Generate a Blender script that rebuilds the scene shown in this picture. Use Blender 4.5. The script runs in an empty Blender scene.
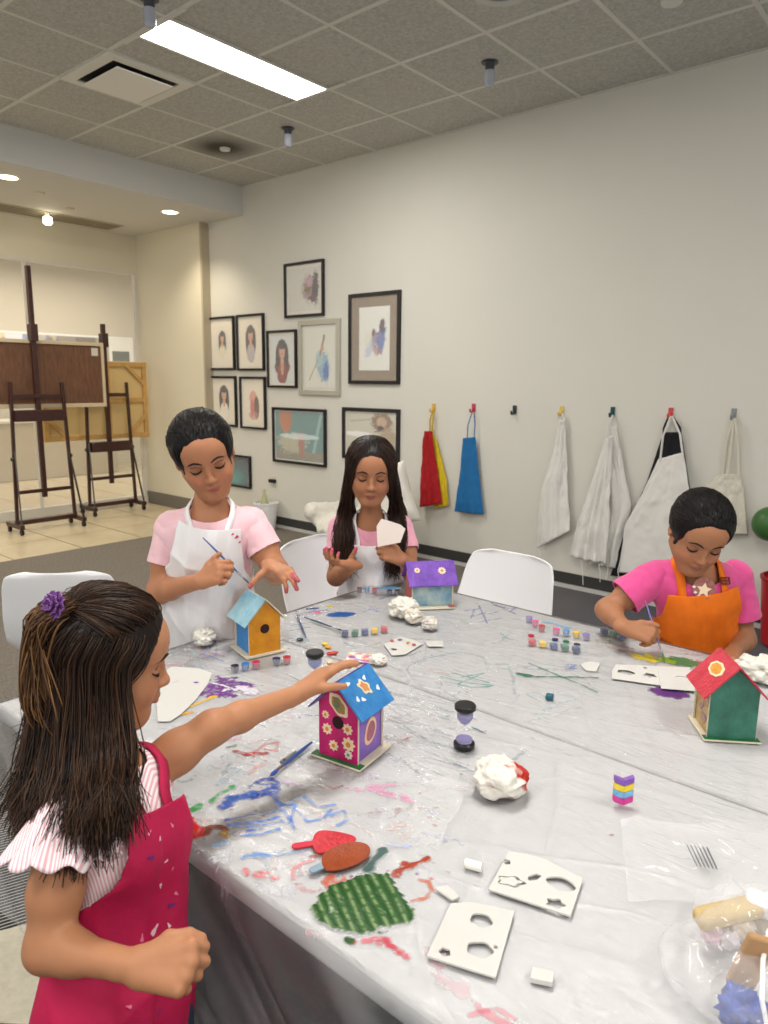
import bpy, bmesh, math, random
import numpy as np
from mathutils import Vector, Matrix
random.seed(7); RNG = np.random.default_rng(11)
SC = bpy.context.scene; COL = SC.collection
PI = math.pi
# ------------------------------------------------------------------ camera (solved from the ceiling grid)
F_PX, YAW, PITCH, ROLL, CAM_H = 712.2, -.708, .1814, .0105, 1.51
def cam_axes():
    cy, sy = math.cos(YAW), math.sin(YAW)
    f = np.array([sy*math.cos(PITCH), cy*math.cos(PITCH), -math.sin(PITCH)])
    r = np.array([cy, -sy, 0.]); u = np.cross(r, f)
    return r*math.cos(ROLL)+u*math.sin(ROLL), -r*math.sin(ROLL)+u*math.cos(ROLL), f
CR, CU, CF = cam_axes(); CP = np.array([0, 0, CAM_H])
def ray(x, y): return CF+CR*(x-384)/F_PX-CU*(y-512)/F_PX
def onz(x, y, z=.752): d = ray(x, y); return CP+d*(z-CAM_H)/d[2]
def ony(x, y, Y): d = ray(x, y); return CP+d*Y/d[1]
def onx(x, y, X): d = ray(x, y); return CP+d*X/d[0]
def atd(x, y, dep): return CP+ray(x, y)*dep
cam_d = bpy.data.cameras.new('camera'); cam = bpy.data.objects.new('camera', cam_d); COL.objects.link(cam)
cam_d.sensor_fit = 'VERTICAL'; cam_d.sensor_height = 24; cam_d.lens = 24*F_PX/1024; cam_d.clip_start = .02
M = Matrix.Identity(4)
for i in range(3):
    M[i][0] = CR[i]; M[i][1] = CU[i]; M[i][2] = -CF[i]; M[i][3] = CP[i]
cam.matrix_world = M; SC.camera = cam
cam_d.dof.use_dof = True; cam_d.dof.focus_distance = 1.5; cam_d.dof.aperture_fstop = 5.0
# ------------------------------------------------------------------ materials
def srgb(h):
    if isinstance(h, str):
        h = h.lstrip('#'); h = h if len(h) == 6 else ''.join(q*2 for q in h); c = [int(h[i:i+2], 16)/255 for i in (0, 2, 4)]
    else: c = [v/255 for v in h]
    return tuple((v/12.92 if v <= .04045 else ((v+.055)/1.055)**2.4) for v in c)
MATS = {}
def mat(name, col, rough=.6, metal=0, spec=.5, var=0, vscale=20, bump=0, bscale=60, alpha=1, trans=0, ior=1.45,
        attr=False, sheen=0, coat=0, col2=None, stretch=None, emis=None, estr=0, sss=0):
    if name in MATS: return MATS[name]
    m = bpy.data.materials.new(name); m.use_nodes = True; nt = m.node_tree; N = nt.nodes; L = nt.links
    b = N['Principled BSDF']; MATS[name] = m
    c = srgb(col) if not (isinstance(col, tuple) and max(col) <= 1.0) else col
    b.inputs['Base Color'].default_value = (*c, 1); b.inputs['Roughness'].default_value = rough
    b.inputs['Metallic'].default_value = metal; b.inputs['Specular IOR Level'].default_value = spec
    b.inputs['IOR'].default_value = ior; b.inputs['Alpha'].default_value = alpha
    b.inputs['Transmission Weight'].default_value = trans
    if sheen: b.inputs['Sheen Weight'].default_value = sheen
    if coat: b.inputs['Coat Weight'].default_value = coat; b.inputs['Coat Roughness'].default_value = .15
    if sss:
        b.inputs['Subsurface Weight'].default_value = sss; b.inputs['Subsurface Radius'].default_value = (.010, .004, .002)
        b.inputs['Subsurface Scale'].default_value = 1
    if emis is not None:
        b.inputs['Emission Color'].default_value = (*srgb(emis), 1); b.inputs['Emission Strength'].default_value = estr
    tc = N.new('ShaderNodeTexCoord'); src = tc.outputs['Object']
    if stretch:
        mp = N.new('ShaderNodeMapping'); mp.inputs['Scale'].default_value = stretch; L.new(src, mp.inputs['Vector']); src = mp.outputs['Vector']
    csrc = None
    if attr:
        a = N.new('ShaderNodeAttribute'); a.attribute_name = 'Col'; csrc = a.outputs['Color']; L.new(csrc, b.inputs['Base Color'])
    if var or col2 is not None:
        n = N.new('ShaderNodeTexNoise'); n.inputs['Scale'].default_value = vscale; n.inputs['Detail'].default_value = 6
        n.inputs['Roughness'].default_value = .6; L.new(src, n.inputs['Vector'])
        r = N.new('ShaderNodeMapRange'); r.inputs[1].default_value = .32; r.inputs[2].default_value = .68; L.new(n.outputs['Fac'], r.inputs[0])
        mx = N.new('ShaderNodeMix'); mx.data_type = 'RGBA'; L.new(r.outputs[0], mx.inputs[0])
        if col2 is not None:
            mx.inputs[6].default_value = (*c, 1); mx.inputs[7].default_value = (*srgb(col2), 1)
        else:
            if csrc:
                g = N.new('ShaderNodeMix'); g.data_type = 'RGBA'; g.blend_type = 'MULTIPLY'; g.inputs[0].default_value = 1
                L.new(csrc, g.inputs[6]); g.inputs[7].default_value = (1-var,)*3+(1,)
                L.new(csrc, mx.inputs[7]); L.new(g.outputs[2], mx.inputs[6])
            else:
                mx.inputs[6].default_value = (*[v*(1-var) for v in c], 1); mx.inputs[7].default_value = (*[min(1, v*(1+var*.6)) for v in c], 1)
        L.new(mx.outputs[2], b.inputs['Base Color'])
    if bump:
        n = N.new('ShaderNodeTexNoise'); n.inputs['Scale'].default_value = bscale; n.inputs['Detail'].default_value = 5; L.new(src, n.inputs['Vector'])
        bp = N.new('ShaderNodeBump'); bp.inputs['Strength'].default_value = bump; bp.inputs['Distance'].default_value = .01
        L.new(n.outputs['Fac'], bp.inputs['Height']); L.new(bp.outputs['Normal'], b.inputs['Normal'])
    return m
# ------------------------------------------------------------------ object helpers
def tag(o, label=None, cat=None, group=None, kind=None):
    if label: o['label'] = label
    if cat: o['category'] = cat
    if group: o['group'] = group
    if kind: o['kind'] = kind
    return o
def thing(name, label, cat, loc=(0, 0, 0), rz=0, group=None):
    o = bpy.data.objects.new(name, None); COL.objects.link(o); o.empty_display_size = .05
    o.location = loc; o.rotation_euler = (0, 0, rz); return tag(o, label, cat, group)
def copy_tree(o, parent=None):
    c = o.copy(); COL.objects.link(c); c.parent = parent
    for ch in list(o.children): copy_tree(ch, c)
    return c
def npmesh(name, V, Fq, m, parent=None, col=None, smooth=True, attrname='Col'):
    V = np.asarray(V, dtype=np.float32); me = bpy.data.meshes.new(name)
    Fq = np.asarray(Fq, dtype=np.int32); k = Fq.shape[1]
    me.vertices.add(len(V)); me.vertices.foreach_set('co', V.ravel())
    me.loops.add(Fq.size); me.loops.foreach_set('vertex_index', Fq.ravel())
    me.polygons.add(len(Fq)); me.polygons.foreach_set('loop_start', np.arange(0, Fq.size, k, dtype=np.int32))
    try: me.polygons.foreach_set('loop_total', np.full(len(Fq), k, dtype=np.int32))
    except Exception: pass
    me.update(calc_edges=True)
    if smooth: me.polygons.foreach_set('use_smooth', np.ones(len(Fq), dtype=bool))
    if col is not None:
        col = np.asarray(col, dtype=np.float32)
        if col.shape[1] == 3: col = np.concatenate([col, np.ones((len(col), 1), np.float32)], 1)
        a = me.color_attributes.new(attrname, 'FLOAT_COLOR', 'POINT'); a.data.foreach_set('color', col.ravel())
    me.validate(); me.update()
    if m is not None: me.materials.append(m)
    o = bpy.data.objects.new(name, me); COL.objects.link(o)
    if parent is not None: o.parent = parent
    return o
class MB:
    """collects simple solids, builds one mesh object"""
    def __init__(s): s.bm = bmesh.new(); s.k = 0
    def box(s, lo, hi, rot=None, at=None):
        lo = Vector(lo)-Vector((1, 1, 1))*s.k*8e-5; hi = Vector(hi)+Vector((1, 1, 1))*s.k*8e-5; s.k += 1
        P = [Vector((x, y, z)) for z in (lo.z, hi.z) for y in (lo.y, hi.y) for x in (lo.x, hi.x)]
        if rot is not None: P = [rot @ p for p in P]
        if at is not None: P = [p+Vector(at) for p in P]
        v = [s.bm.verts.new(p) for p in P]
        for f in ((0, 2, 3, 1), (4, 5, 7, 6), (0, 1, 5, 4), (2, 6, 7, 3), (0, 4, 6, 2), (1, 3, 7, 5)): s.bm.faces.new([v[i] for i in f])
        return s
    def bar(s, a, b, w, h=None, up=(0, 0, 1)):
        a = Vector(a); b = Vector(b); h = (h or w)+s.k*1.6e-4; w = w+s.k*1.6e-4; s.k += 1; d = (b-a); Lh = d.length; d.normalize(); up = Vector(up)
        if abs(d.dot(up)) > .98: up = Vector((1, 0, 0))
        x = d.cross(up).normalized(); z = x.cross(d)
        P = []
        for t in (a, b):
            for sx, sz in ((-1, -1), (1, -1), (1, 1), (-1, 1)): P.append(t+x*w/2*sx+z*h/2*sz)
        v = [s.bm.verts.new(p) for p in P]
        for f in ((0, 1, 2, 3), (7, 6, 5, 4), (0, 4, 5, 1), (1, 5, 6, 2), (2, 6, 7, 3), (3, 7, 4, 0)): s.bm.faces.new([v[i] for i in f])
        return s
    def tube(s, pts, r, n=10, closed=False):
        pts = [Vector(p) for p in pts]; m = len(pts); rr = r if isinstance(r, (list, tuple)) else [r]*m
        rings = []; pu = None
        for i, p in enumerate(pts):
            if closed: d = pts[(i+1) % m]-pts[i-1]
            else: d = pts[min(i+1, m-1)]-pts[max(i-1, 0)]
            d.normalize()
            if pu is None:
                up = Vector((0, 0, 1)) if abs(d.z) < .9 else Vector((1, 0, 0)); pu = (up-d*up.dot(d)).normalized()
            else: pu = (pu-d*pu.dot(d)).normalized()
            x = d.cross(pu)
            rings.append([s.bm.verts.new(p+(pu*math.cos(2*PI*k/n)+x*math.sin(2*PI*k/n))*rr[i]) for k in range(n)])
        for i in range(m if closed else m-1):
            a, b = rings[i], rings[(i+1) % m]
            for k in range(n): s.bm.faces.new((a[k], a[(k+1) % n], b[(k+1) % n], b[k]))
        if not closed:
            s.bm.faces.new(rings[0][::-1]); s.bm.faces.new(rings[-1])
        return s
    def lathe(s, prof, n=28, at=(0, 0, 0), cap=True):
        at = Vector(at); R = [[s.bm.verts.new(at+Vector((r*math.cos(2*PI*k/n), r*math.sin(2*PI*k/n), z))) for k in range(n)] for r, z in prof]
        for a, b in zip(R, R[1:]):
            for k in range(n): s.bm.faces.new((a[k], a[(k+1) % n], b[(k+1) % n], b[k]))
        if cap: s.bm.faces.new(R[0][::-1]); s.bm.faces.new(R[-1])
        return s
    def prism(s, poly, h, fr=None, z0=0):
        """poly in local xy, extruded z0..z0+h; fr: 4x4 frame"""
        fr = fr or Matrix.Identity(4)
        a = [s.bm.verts.new(fr @ Vector((x, y, z0))) for x, y in poly]; b = [s.bm.verts.new(fr @ Vector((x, y, z0+h))) for x, y in poly]
        n = len(poly); s.bm.faces.new(a[::-1]); s.bm.faces.new(b)
        for i in range(n): s.bm.faces.new((a[i], a[(i+1) % n], b[(i+1) % n], b[i]))
        return s
    def ico(s, c, r, sub=2):
        bmesh.ops.create_icosphere(s.bm, subdivisions=sub, radius=r, matrix=Matrix.Translation(c)); return s
    def build(s, name, m, parent=None, bevel=0, smooth=False, loc=None, angle=None):
        bmesh.ops.recalc_face_normals(s.bm, faces=s.bm.faces)
        me = bpy.data.meshes.new(name); s.bm.to_mesh(me); s.bm.free(); me.materials.append(m)
        o = bpy.data.objects.new(name, me); COL.objects.link(o)
        if parent is not None: o.parent = parent
        if loc is not None: o.location = loc
        if bevel:
            b = o.modifiers.new('bevel', 'BEVEL'); b.width = bevel; b.segments = 2; b.limit_method = 'ANGLE'
        if smooth or bevel:
            me.polygons.foreach_set('use_smooth', [True]*len(me.polygons))
            if hasattr(me, 'set_sharp_from_angle'): me.set_sharp_from_angle(angle=math.radians(angle or 35))
        return o
def frame(o, x, y, z):
    m = Matrix.Identity(4)
    for i in range(3): m[i][0], m[i][1], m[i][2], m[i][3] = x[i], y[i], z[i], o[i]
    return m
# ------------------------------------------------------------------ numpy noise
def _h(i, j, k, s):
    n = (i*374761393+j*668265263+k*2147483647+s*1274126177) & 0xffffffff
    n = ((n ^ (n >> 13))*1274126177) & 0xffffffff
    return ((n ^ (n >> 16)) & 0xffff)/65535.
def noise(P, s=0):
    P = np.asarray(P, dtype=np.float64); I = np.floor(P).astype(np.int64); f = P-I; f = f*f*(3-2*f); r = 0
    for a in (0, 1):
        for b in (0, 1):
            for c in (0, 1):
                w = (f[..., 0] if a else 1-f[..., 0])*(f[..., 1] if b else 1-f[..., 1])*(f[..., 2] if c else 1-f[..., 2])
                r = r+w*_h(I[..., 0]+a, I[..., 1]+b, I[..., 2]+c, s)
    return r*2-1
def fbm(P, o=3, s=0):
    r = 0; a = 1
    for i in range(o): r = r+a*noise(np.asarray(P)*2**i, s+i*17); a *= .5
    return r
# ------------------------------------------------------------------ signed-distance volumes and surface nets
class Vol:
    def __init__(s, lo, hi, h, z_fine=None, hz=None):
        s.x = np.arange(lo[0], hi[0], h, dtype=np.float32); s.y = np.arange(lo[1], hi[1], h, dtype=np.float32)
        if z_fine is not None: s.z = np.concatenate([np.arange(lo[2], z_fine, hz), np.arange(z_fine, hi[2], h)]).astype(np.float32)
        else: s.z = np.arange(lo[2], hi[2], h, dtype=np.float32)
        s.D = np.full((len(s.x), len(s.y), len(s.z)), .2, np.float32)
    def op(s, fn, lo, hi, k=.01, sub=False, pad=.0):
        m = k+.012+pad; sl = []; ax = []
        for a, l, h in ((s.x, lo[0], hi[0]), (s.y, lo[1], hi[1]), (s.z, lo[2], hi[2])):
            i0, i1 = np.searchsorted(a, l-m), np.searchsorted(a, h+m)
            if i1 <= i0: return s
            sl.append(slice(i0, i1)); ax.append(a[i0:i1])
        X, Y, Z = ax[0][:, None, None], ax[1][None, :, None], ax[2][None, None, :]
        d = fn(X, Y, Z); D = s.D[tuple(sl)]
        if sub:
            d = -d; h = np.maximum(k-np.abs(D-d), 0)/k; s.D[tuple(sl)] = np.maximum(D, d)+h*h*k*.25
        else:
            h = np.maximum(k-np.abs(D-d), 0)/k; s.D[tuple(sl)] = np.minimum(D, d)-h*h*k*.25
        return s
    def cap(s, a, b, ra, rb=None, k=.01, n=None, sq=1, off=0, sub=False, pad=0):
        """tapered capsule; n, sq: flatten by sq along unit n"""
        rb = ra if rb is None else rb; ra += off; rb += off
        a = np.array(a, float); b = np.array(b, float); ba = b-a; L2 = float(ba@ba)+1e-9; R = max(ra, rb)
        if n is not None: n = np.array(n, float); n /= np.linalg.norm(n)
        def fn(X, Y, Z):
            px, py, pz = X-a[0], Y-a[1], Z-a[2]
            h = np.clip((px*ba[0]+py*ba[1]+pz*ba[2])/L2, 0, 1)
            qx, qy, qz = px-ba[0]*h, py-ba[1]*h, pz-ba[2]*h
            q2 = qx*qx+qy*qy+qz*qz
            if n is not None:
                w = qx*n[0]+qy*n[1]+qz*n[2]; q2 = q2+w*w*(sq*sq-1)
            return np.sqrt(q2)-(ra+(rb-ra)*h)
        return s.op(fn, np.minimum(a, b)-R, np.maximum(a, b)+R, k, sub, pad)
    def ell(s, c, r, Mx=None, k=.01, off=0, sub=False):
        c = np.array(c, float); r = np.array(r, float)+off; Mx = np.eye(3) if Mx is None else Mx
        def fn(X, Y, Z):
            px, py, pz = X-c[0], Y-c[1], Z-c[2]
            u = [(px*Mx[0, i]+py*Mx[1, i]+pz*Mx[2, i]) for i in range(3)]
            k0 = np.sqrt(sum((u[i]/r[i])**2 for i in range(3))); k1 = np.sqrt(sum((u[i]/r[i]**2)**2 for i in range(3)))+1e-9
            return k0*(k0-1)/k1
        R = r.max(); return s.op(fn, c-R, c+R, k, sub)
    def mesh(s, smooth=1):
        return nets(s.x, s.y, s.z, s.D, smooth)
def nets(x, y, z, D, smooth=1):
    ins = D < 0; nx, ny, nz = D.shape
    c = np.zeros((nx-1, ny-1, nz-1), np.uint8)
    for i in (0, 1):
        for j in (0, 1):
            for k in (0, 1): c += ins[i:nx-1+i, j:ny-1+j, k:nz-1+k]
    I, J, K = np.nonzero((c > 0) & (c < 8)); n = len(I)
    flat = (I*(ny-1)+J)*(nz-1)+K
    acc = np.zeros((n, 3)); cnt = np.zeros(n)
    C = {}
    for i in (0, 1):
        for j in (0, 1):
            for k in (0, 1): C[i, j, k] = D[I+i, J+j, K+k]
    gx = [x[I], x[I+1]]; gy = [y[J], y[J+1]]; gz = [z[K], z[K+1]]
    keys = list(C)
    for a in keys:
        for ax in range(3):
            if a[ax] == 0:
                b = list(a); b[ax] = 1; b = tuple(b); da, db = C[a], C[b]; m = (da < 0) != (db < 0)
                t = np.where(m, da/np.where(m, da-db, 1), 0)
                pa = (gx[a[0]], gy[a[1]], gz[a[2]]); pb = (gx[b[0]], gy[b[1]], gz[b[2]])
                for q in range(3): acc[:, q] += np.where(m, pa[q]+(pb[q]-pa[q])*t, 0)
                cnt += m
    V = acc/np.maximum(cnt, 1)[:, None]
    look = lambda i, j, k: np.searchsorted(flat, (i*(ny-1)+j)*(nz-1)+k)
    Q = []
    for ax in range(3):
        a = ins[:-1] if ax == 0 else ins[:, :-1] if ax == 1 else ins[:, :, :-1]
        b = ins[1:] if ax == 0 else ins[:, 1:] if ax == 1 else ins[:, :, 1:]
        i, j, k = np.nonzero(a != b)
        o = [(i > 0) & (i < nx-1), (j > 0) & (j < ny-1), (k > 0) & (k < nz-1)]; o[ax][:] = True
        ok = o[0] & o[1] & o[2]; i, j, k = i[ok], j[ok], k[ok]; sg = a[i, j, k]
        if ax == 0: q = [look(i, j-1, k-1), look(i, j, k-1), look(i, j, k), look(i, j-1, k)]
        elif ax == 1: q = [look(i-1, j, k-1), look(i-1, j, k), look(i, j, k), look(i, j, k-1)]
        else: q = [look(i-1, j-1, k), look(i, j-1, k), look(i, j, k), look(i-1, j, k)]
        q = np.stack(q, 1); q[~sg] = q[~sg][:, ::-1]; Q.append(q)
    Q = np.concatenate(Q)
    for _ in range(smooth): V = lap(V, Q, .5)
    return V, Q
def lap(V, Q, w=.5):
    n = len(V); S = np.zeros((n, 3)); c = np.zeros(n)
    for i in range(4):
        for j in (1, 3):
            a = Q[:, i]; b = Q[:, (i+j) % 4]
            for q in range(3): S[:, q] += np.bincount(a, V[b, q], n)
            c += np.bincount(a, minlength=n)
    return V*(1-w)+S/np.maximum(c, 1)[:, None]*w
def normals(V, Q):
    nrm = np.cross(V[Q[:, 2]]-V[Q[:, 0]], V[Q[:, 3]]-V[Q[:, 1]]); N = np.zeros_like(V)
    for i in range(4):
        for q in range(3): N[:, q] += np.bincount(Q[:, i], nrm[:, q], len(V))
    return N/(np.linalg.norm(N, axis=1)[:, None]+1e-12)
def clip(V, Q, g):
    """keep the part of the surface where g < 0, with a clean edge"""
    ins = g < 0; keep = ins[Q].any(1); Qk = Q[keep]; n = len(V); S = np.zeros((n, 3)); c = np.zeros(n)
    for i in range(4):
        for j in (1, 3):
            a = Qk[:, i]; b = Qk[:, (i+j) % 4]; m = (~ins[a]) & ins[b]; a = a[m]; b = b[m]
            t = (g[a]/(g[a]-g[b]+1e-12))[:, None]; P = V[a]+(V[b]-V[a])*t
            for q in range(3): S[:, q] += np.bincount(a, P[:, q], n)
            c += np.bincount(a, minlength=n)
    V2 = V.copy(); mv = (~ins) & (c > 0); V2[mv] = S[mv]/c[mv][:, None]
    bad = (~ins) & (c == 0); Qk = Qk[~bad[Qk].any(1)]
    used = np.zeros(n, bool); used[Qk.ravel()] = True; idx = np.cumsum(used)-1
    return V2[used], idx[Qk], used
def decimate_unused(V, Q):
    used = np.zeros(len(V), bool); used[Q.ravel()] = True; idx = np.cumsum(used)-1; return V[used], idx[Q]
def strands(paths, radii, n=4):
    """paths (m,k,3), radii (m,k) -> tubes"""
    P = np.asarray(paths, float); m, k, _ = P.shape; T = np.gradient(P, axis=1); T /= np.linalg.norm(T, axis=2, keepdims=True)+1e-9
    up = np.array([.31, .17, .93]); A = np.cross(T, up); A /= np.linalg.norm(A, axis=2, keepdims=True)+1e-9; B = np.cross(T, A)
    V = []
    for i in range(n):
        c, s_ = math.cos(2*PI*i/n), math.sin(2*PI*i/n); V.append(P+(A*c+B*s_)*radii[..., None])
    V = np.stack(V, 2).reshape(-1, 3); base = (np.arange(m)[:, None]*k+np.arange(k-1)[None])*n; Q = []
    for i in range(n):
        j = (i+1) % n; Q.append(np.stack([base+i, base+j, base+n+j, base+n+i], -1).reshape(-1, 4))
    return V, np.concatenate(Q)
class Canvas:
    def __init__(s, nu, nv, col):
        s.c = np.ones((nv, nu, 3))*np.array(srgb(col)); s.U, s.V = np.meshgrid(np.linspace(0, 1, nu), np.linspace(0, 1, nv)); s.ar = 1
        s.P = np.stack([s.U*40, s.V*40, s.U*0], -1); s.n = fbm(s.P, 3, 5)
    def _mix(s, m, col): s.c = s.c*(1-m[..., None])+np.array(srgb(col))*m[..., None]; return s
    def ell(s, cx, cy, rx, ry, col, rot=0, soft=.12, a=1., rag=.1):
        x = s.U-cx; y = (s.V-cy); c, t = math.cos(rot), math.sin(rot); u = (x*c+y*t)/rx; v = (-x*t+y*c)/ry
        d = np.sqrt(u*u+v*v)+s.n*rag; return s._mix(np.clip((1-d)/soft+.5, 0, 1)*a, col)
    def rect(s, x0, y0, x1, y1, col, a=1.): return s._mix(((s.U > x0) & (s.U < x1) & (s.V > y0) & (s.V < y1))*a, col)
    def line(s, x0, y0, x1, y1, w, col, a=1.):
        dx, dy = x1-x0, y1-y0; t = np.clip(((s.U-x0)*dx+(s.V-y0)*dy)/(dx*dx+dy*dy+1e-9), 0, 1)
        d = np.hypot(s.U-x0-dx*t, s.V-y0-dy*t)/w+s.n*.25; return s._mix(np.clip((1-d)/.3+.5, 0, 1)*a, col)
    def build(s, name, o, ux, vy, m, parent=None):
        nv, nu, _ = s.c.shape; o = np.array(o, float); ux = np.array(ux, float); vy = np.array(vy, float)
        V = (o+s.U[..., None]*ux+s.V[..., None]*vy).reshape(-1, 3)
        i = (np.arange(nv-1)[:, None]*nu+np.arange(nu-1)[None]).ravel(); Q = np.stack([i, i+1, i+nu+1, i+nu], 1)
        return npmesh(name, V, Q, m, parent, s.c.reshape(-1, 3))
# ================================================================== THE ROOM
WY = 4.83; CZ = 3.41; LX = -6.05; GX = -7.9; LZ = 3.14; AX0 = -3.636; RY0 = 4.863; TS = .61
wallm = mat('wall_paint', '#dcdad0', .75, bump=.04, bscale=8, var=.02, vscale=1.5)
wallw = mat('lobby_paint', '#e3dcc6', .75, bump=.04, bscale=8)
ceilm = mat('ceiling_tile', '#c2c1ba', .95, var=.22, vscale=55, bump=.35, bscale=140)
gridm = mat('ceiling_grid', '#d8d7ce', .5)
darkb = mat('vinyl_base', '#3c3b3a', .5)
alu = mat('aluminium_strip', '#c9c8c4', .45)
white = mat('white_plastic', '#f2f2f2', .35)
black = mat('black_plastic', '#16161a', .4)
def struct(mb, name, m, **k): return tag(mb.build(name, m, **k), kind='structure')
# carpet with woven stripes
def carpet_mat():
    m = bpy.data.materials.new('carpet'); m.use_nodes = True; N = m.node_tree.nodes; L = m.node_tree.links; b = N['Principled BSDF']
    tc = N.new('ShaderNodeTexCoord'); mp = N.new('ShaderNodeMapping'); mp.inputs['Rotation'].default_value = (0, 0, .35); L.new(tc.outputs['Object'], mp.inputs['Vector'])
    wv = N.new('ShaderNodeTexWave'); wv.inputs['Scale'].default_value = 22; wv.inputs['Distortion'].default_value = .6; wv.inputs['Detail'].default_value = 1; L.new(mp.outputs['Vector'], wv.inputs['Vector'])
    cr = N.new('ShaderNodeValToRGB'); e = cr.color_ramp.elements; e[0].position = .80; e[0].color = (*srgb('#2e2d2c'), 1); e[1].position = .93; e[1].color = (*srgb('#b9b7b2'), 1); L.new(wv.outputs['Fac'], cr.inputs['Fac'])
    n = N.new('ShaderNodeTexNoise'); n.inputs['Scale'].default_value = 30; n.inputs['Detail'].default_value = 8; mp2 = N.new('ShaderNodeMapping'); mp2.inputs['Scale'].default_value = (1, 6, 1); L.new(tc.outputs['Object'], mp2.inputs['Vector']); L.new(mp2.outputs['Vector'], n.inputs['Vector'])
    c2 = N.new('ShaderNodeValToRGB'); e = c2.color_ramp.elements; e[0].position = .3; e[0].color = (*srgb('#5c564f'), 1); e[1].position = .7; e[1].color = (*srgb('#857d72'), 1); L.new(n.outputs['Fac'], c2.inputs['Fac'])
    sx = N.new('ShaderNodeSeparateXYZ'); L.new(tc.outputs['Object'], sx.inputs[0])
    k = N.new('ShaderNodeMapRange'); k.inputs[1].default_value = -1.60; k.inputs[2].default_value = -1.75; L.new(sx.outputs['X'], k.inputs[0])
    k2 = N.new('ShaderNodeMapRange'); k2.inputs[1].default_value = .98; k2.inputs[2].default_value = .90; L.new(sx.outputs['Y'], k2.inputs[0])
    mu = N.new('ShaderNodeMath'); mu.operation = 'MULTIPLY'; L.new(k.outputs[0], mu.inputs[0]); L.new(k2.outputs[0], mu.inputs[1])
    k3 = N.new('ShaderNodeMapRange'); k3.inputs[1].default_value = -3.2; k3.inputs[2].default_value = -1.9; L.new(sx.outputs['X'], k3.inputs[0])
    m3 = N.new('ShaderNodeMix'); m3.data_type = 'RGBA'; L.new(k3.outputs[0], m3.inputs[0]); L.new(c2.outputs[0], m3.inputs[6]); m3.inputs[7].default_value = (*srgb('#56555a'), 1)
    k4 = N.new('ShaderNodeMapRange'); k4.inputs[1].default_value = 2.3; k4.inputs[2].default_value = 1.9; L.new(sx.outputs['Y'], k4.inputs[0]); m4 = N.new('ShaderNodeMix'); m4.data_type = 'RGBA'; k5 = N.new('ShaderNodeMath'); k5.operation = 'MULTIPLY'; L.new(k4.outputs[0], k5.inputs[0]); L.new(k3.outputs[0], k5.inputs[1]); L.new(k5.outputs[0], m4.inputs[0]); L.new(m3.outputs[2], m4.inputs[6]); m4.inputs[7].default_value = (*srgb('#242326'), 1); c2 = m4  # shade under the tables put into the carpet as a darker colour
    mx = N.new('ShaderNodeMix'); mx.data_type = 'RGBA'; L.new(mu.outputs[0], mx.inputs[0]); L.new(c2.outputs[2], mx.inputs[6]); L.new(cr.outputs[0], mx.inputs[7])
    L.new(mx.outputs[2], b.inputs['Base Color']); b.inputs['Roughness'].default_value = .95
    return m
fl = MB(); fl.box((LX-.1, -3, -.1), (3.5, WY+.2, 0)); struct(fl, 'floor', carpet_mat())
def tile_mat():
    m = mat('lobby_tile', '#cdbf9f', .25, var=.1, vscale=2.5); N = m.node_tree.nodes; L = m.node_tree.links
    return m
fl = MB(); fl.box((-16, -3, -.1), (LX-.1, 8, -.002)); struct(fl, 'floor_tile', tile_mat())
fl = MB()
for i in range(16): fl.box((LX-.1-.6*i-.003, -3, -.002), (LX-.1-.6*i+.003, 8, -.0012))
for j in range(18): fl.box((-16, -3+.6*j-.003, -.002), (LX-.1, -3+.6*j+.003, -.0012))
struct(fl, 'floor_tile_joints', mat('tile_joint', '#a2967c', .8))
fl = MB(); c0 = onz(20, 965, 0)
fl.prism([(c0[0]-.25, c0[1]-.16), (c0[0]+.02, c0[1]-.2), (c0[0]+.3, c0[1]+.02), (c0[0]+.16, c0[1]+.12), (c0[0]-.02, c0[1]+.07), (c0[0]-.1, c0[1]+.13)], .002, z0=0)
struct(fl, 'floor_inlay', mat('carpet_inlay', '#cfc8b4', .9, var=.1, vscale=40))
# walls
wl = MB(); wl.box((GX-.1, WY, 0), (3.5, WY+.15, 3.7)); struct(wl, 'wall_right', wallm)
wl = MB(); wl.box((GX, WY-.1, 0), (-6.66, WY, LZ)); struct(wl, 'wall_pier', wallw)
wl = MB(); wl.box((-6.66, WY-.1, .0), (-6.63, WY-.0, LZ)); struct(wl, 'wall_pier_shade', mat('pier_shade', '#b9ad95', .6))  # pier's end face, its shadow strip put in as a darker colour
bb = MB(); bb.box((-6.63, WY-.014, .032), (3.4, WY, .115)); struct(bb, 'baseboard_right', darkb)
bb = MB(); bb.box((-6.63, WY-.022, 0), (3.4, WY, .03)); struct(bb, 'trim_1', alu)
bb = MB(); bb.box((GX, WY-.114, 0), (-6.65, WY-.1, .15)); struct(bb, 'baseboard_pier', mat('grey_base', '#77726a', .5))
# soffit over the lobby
sf = MB(); sf.box((-9.6, -3, LZ), (LX, WY, 3.75)); struct(sf, 'ceiling_soffit', mat('soffit_paint', '#d4d3cf', .75))
# shop window between lobby and the room beyond
hd = MB(); hd.box((GX-.1, -3, 2.74), (GX, WY-.1, LZ)); struct(hd, 'wall_header', wallw)
wf = MB(); wf.box((GX-.05, WY-.15, .1), (GX, WY-.1, 2.74)); wf.box((GX-.05, -3, 2.70), (GX, WY-.1, 2.74)); wf.box((GX-.06, -3, 0), (GX+.01, WY-.1, .1))
for yy in (3.42, 1.9, .4): wf.box((GX-.04, yy, .1), (GX-.01, yy+.03, 2.70))
wo = struct(wf, 'window_1', mat('window_frame_white', '#dedad0', .4))
gl = MB(); gl.box((GX-.03, -3, .1), (GX-.022, WY-.15, 2.70)); tag(gl.build('window_glass', mat('window_glass', '#ffffff', .02, alpha=.12, spec=.6)), kind='structure').parent = wo
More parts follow.
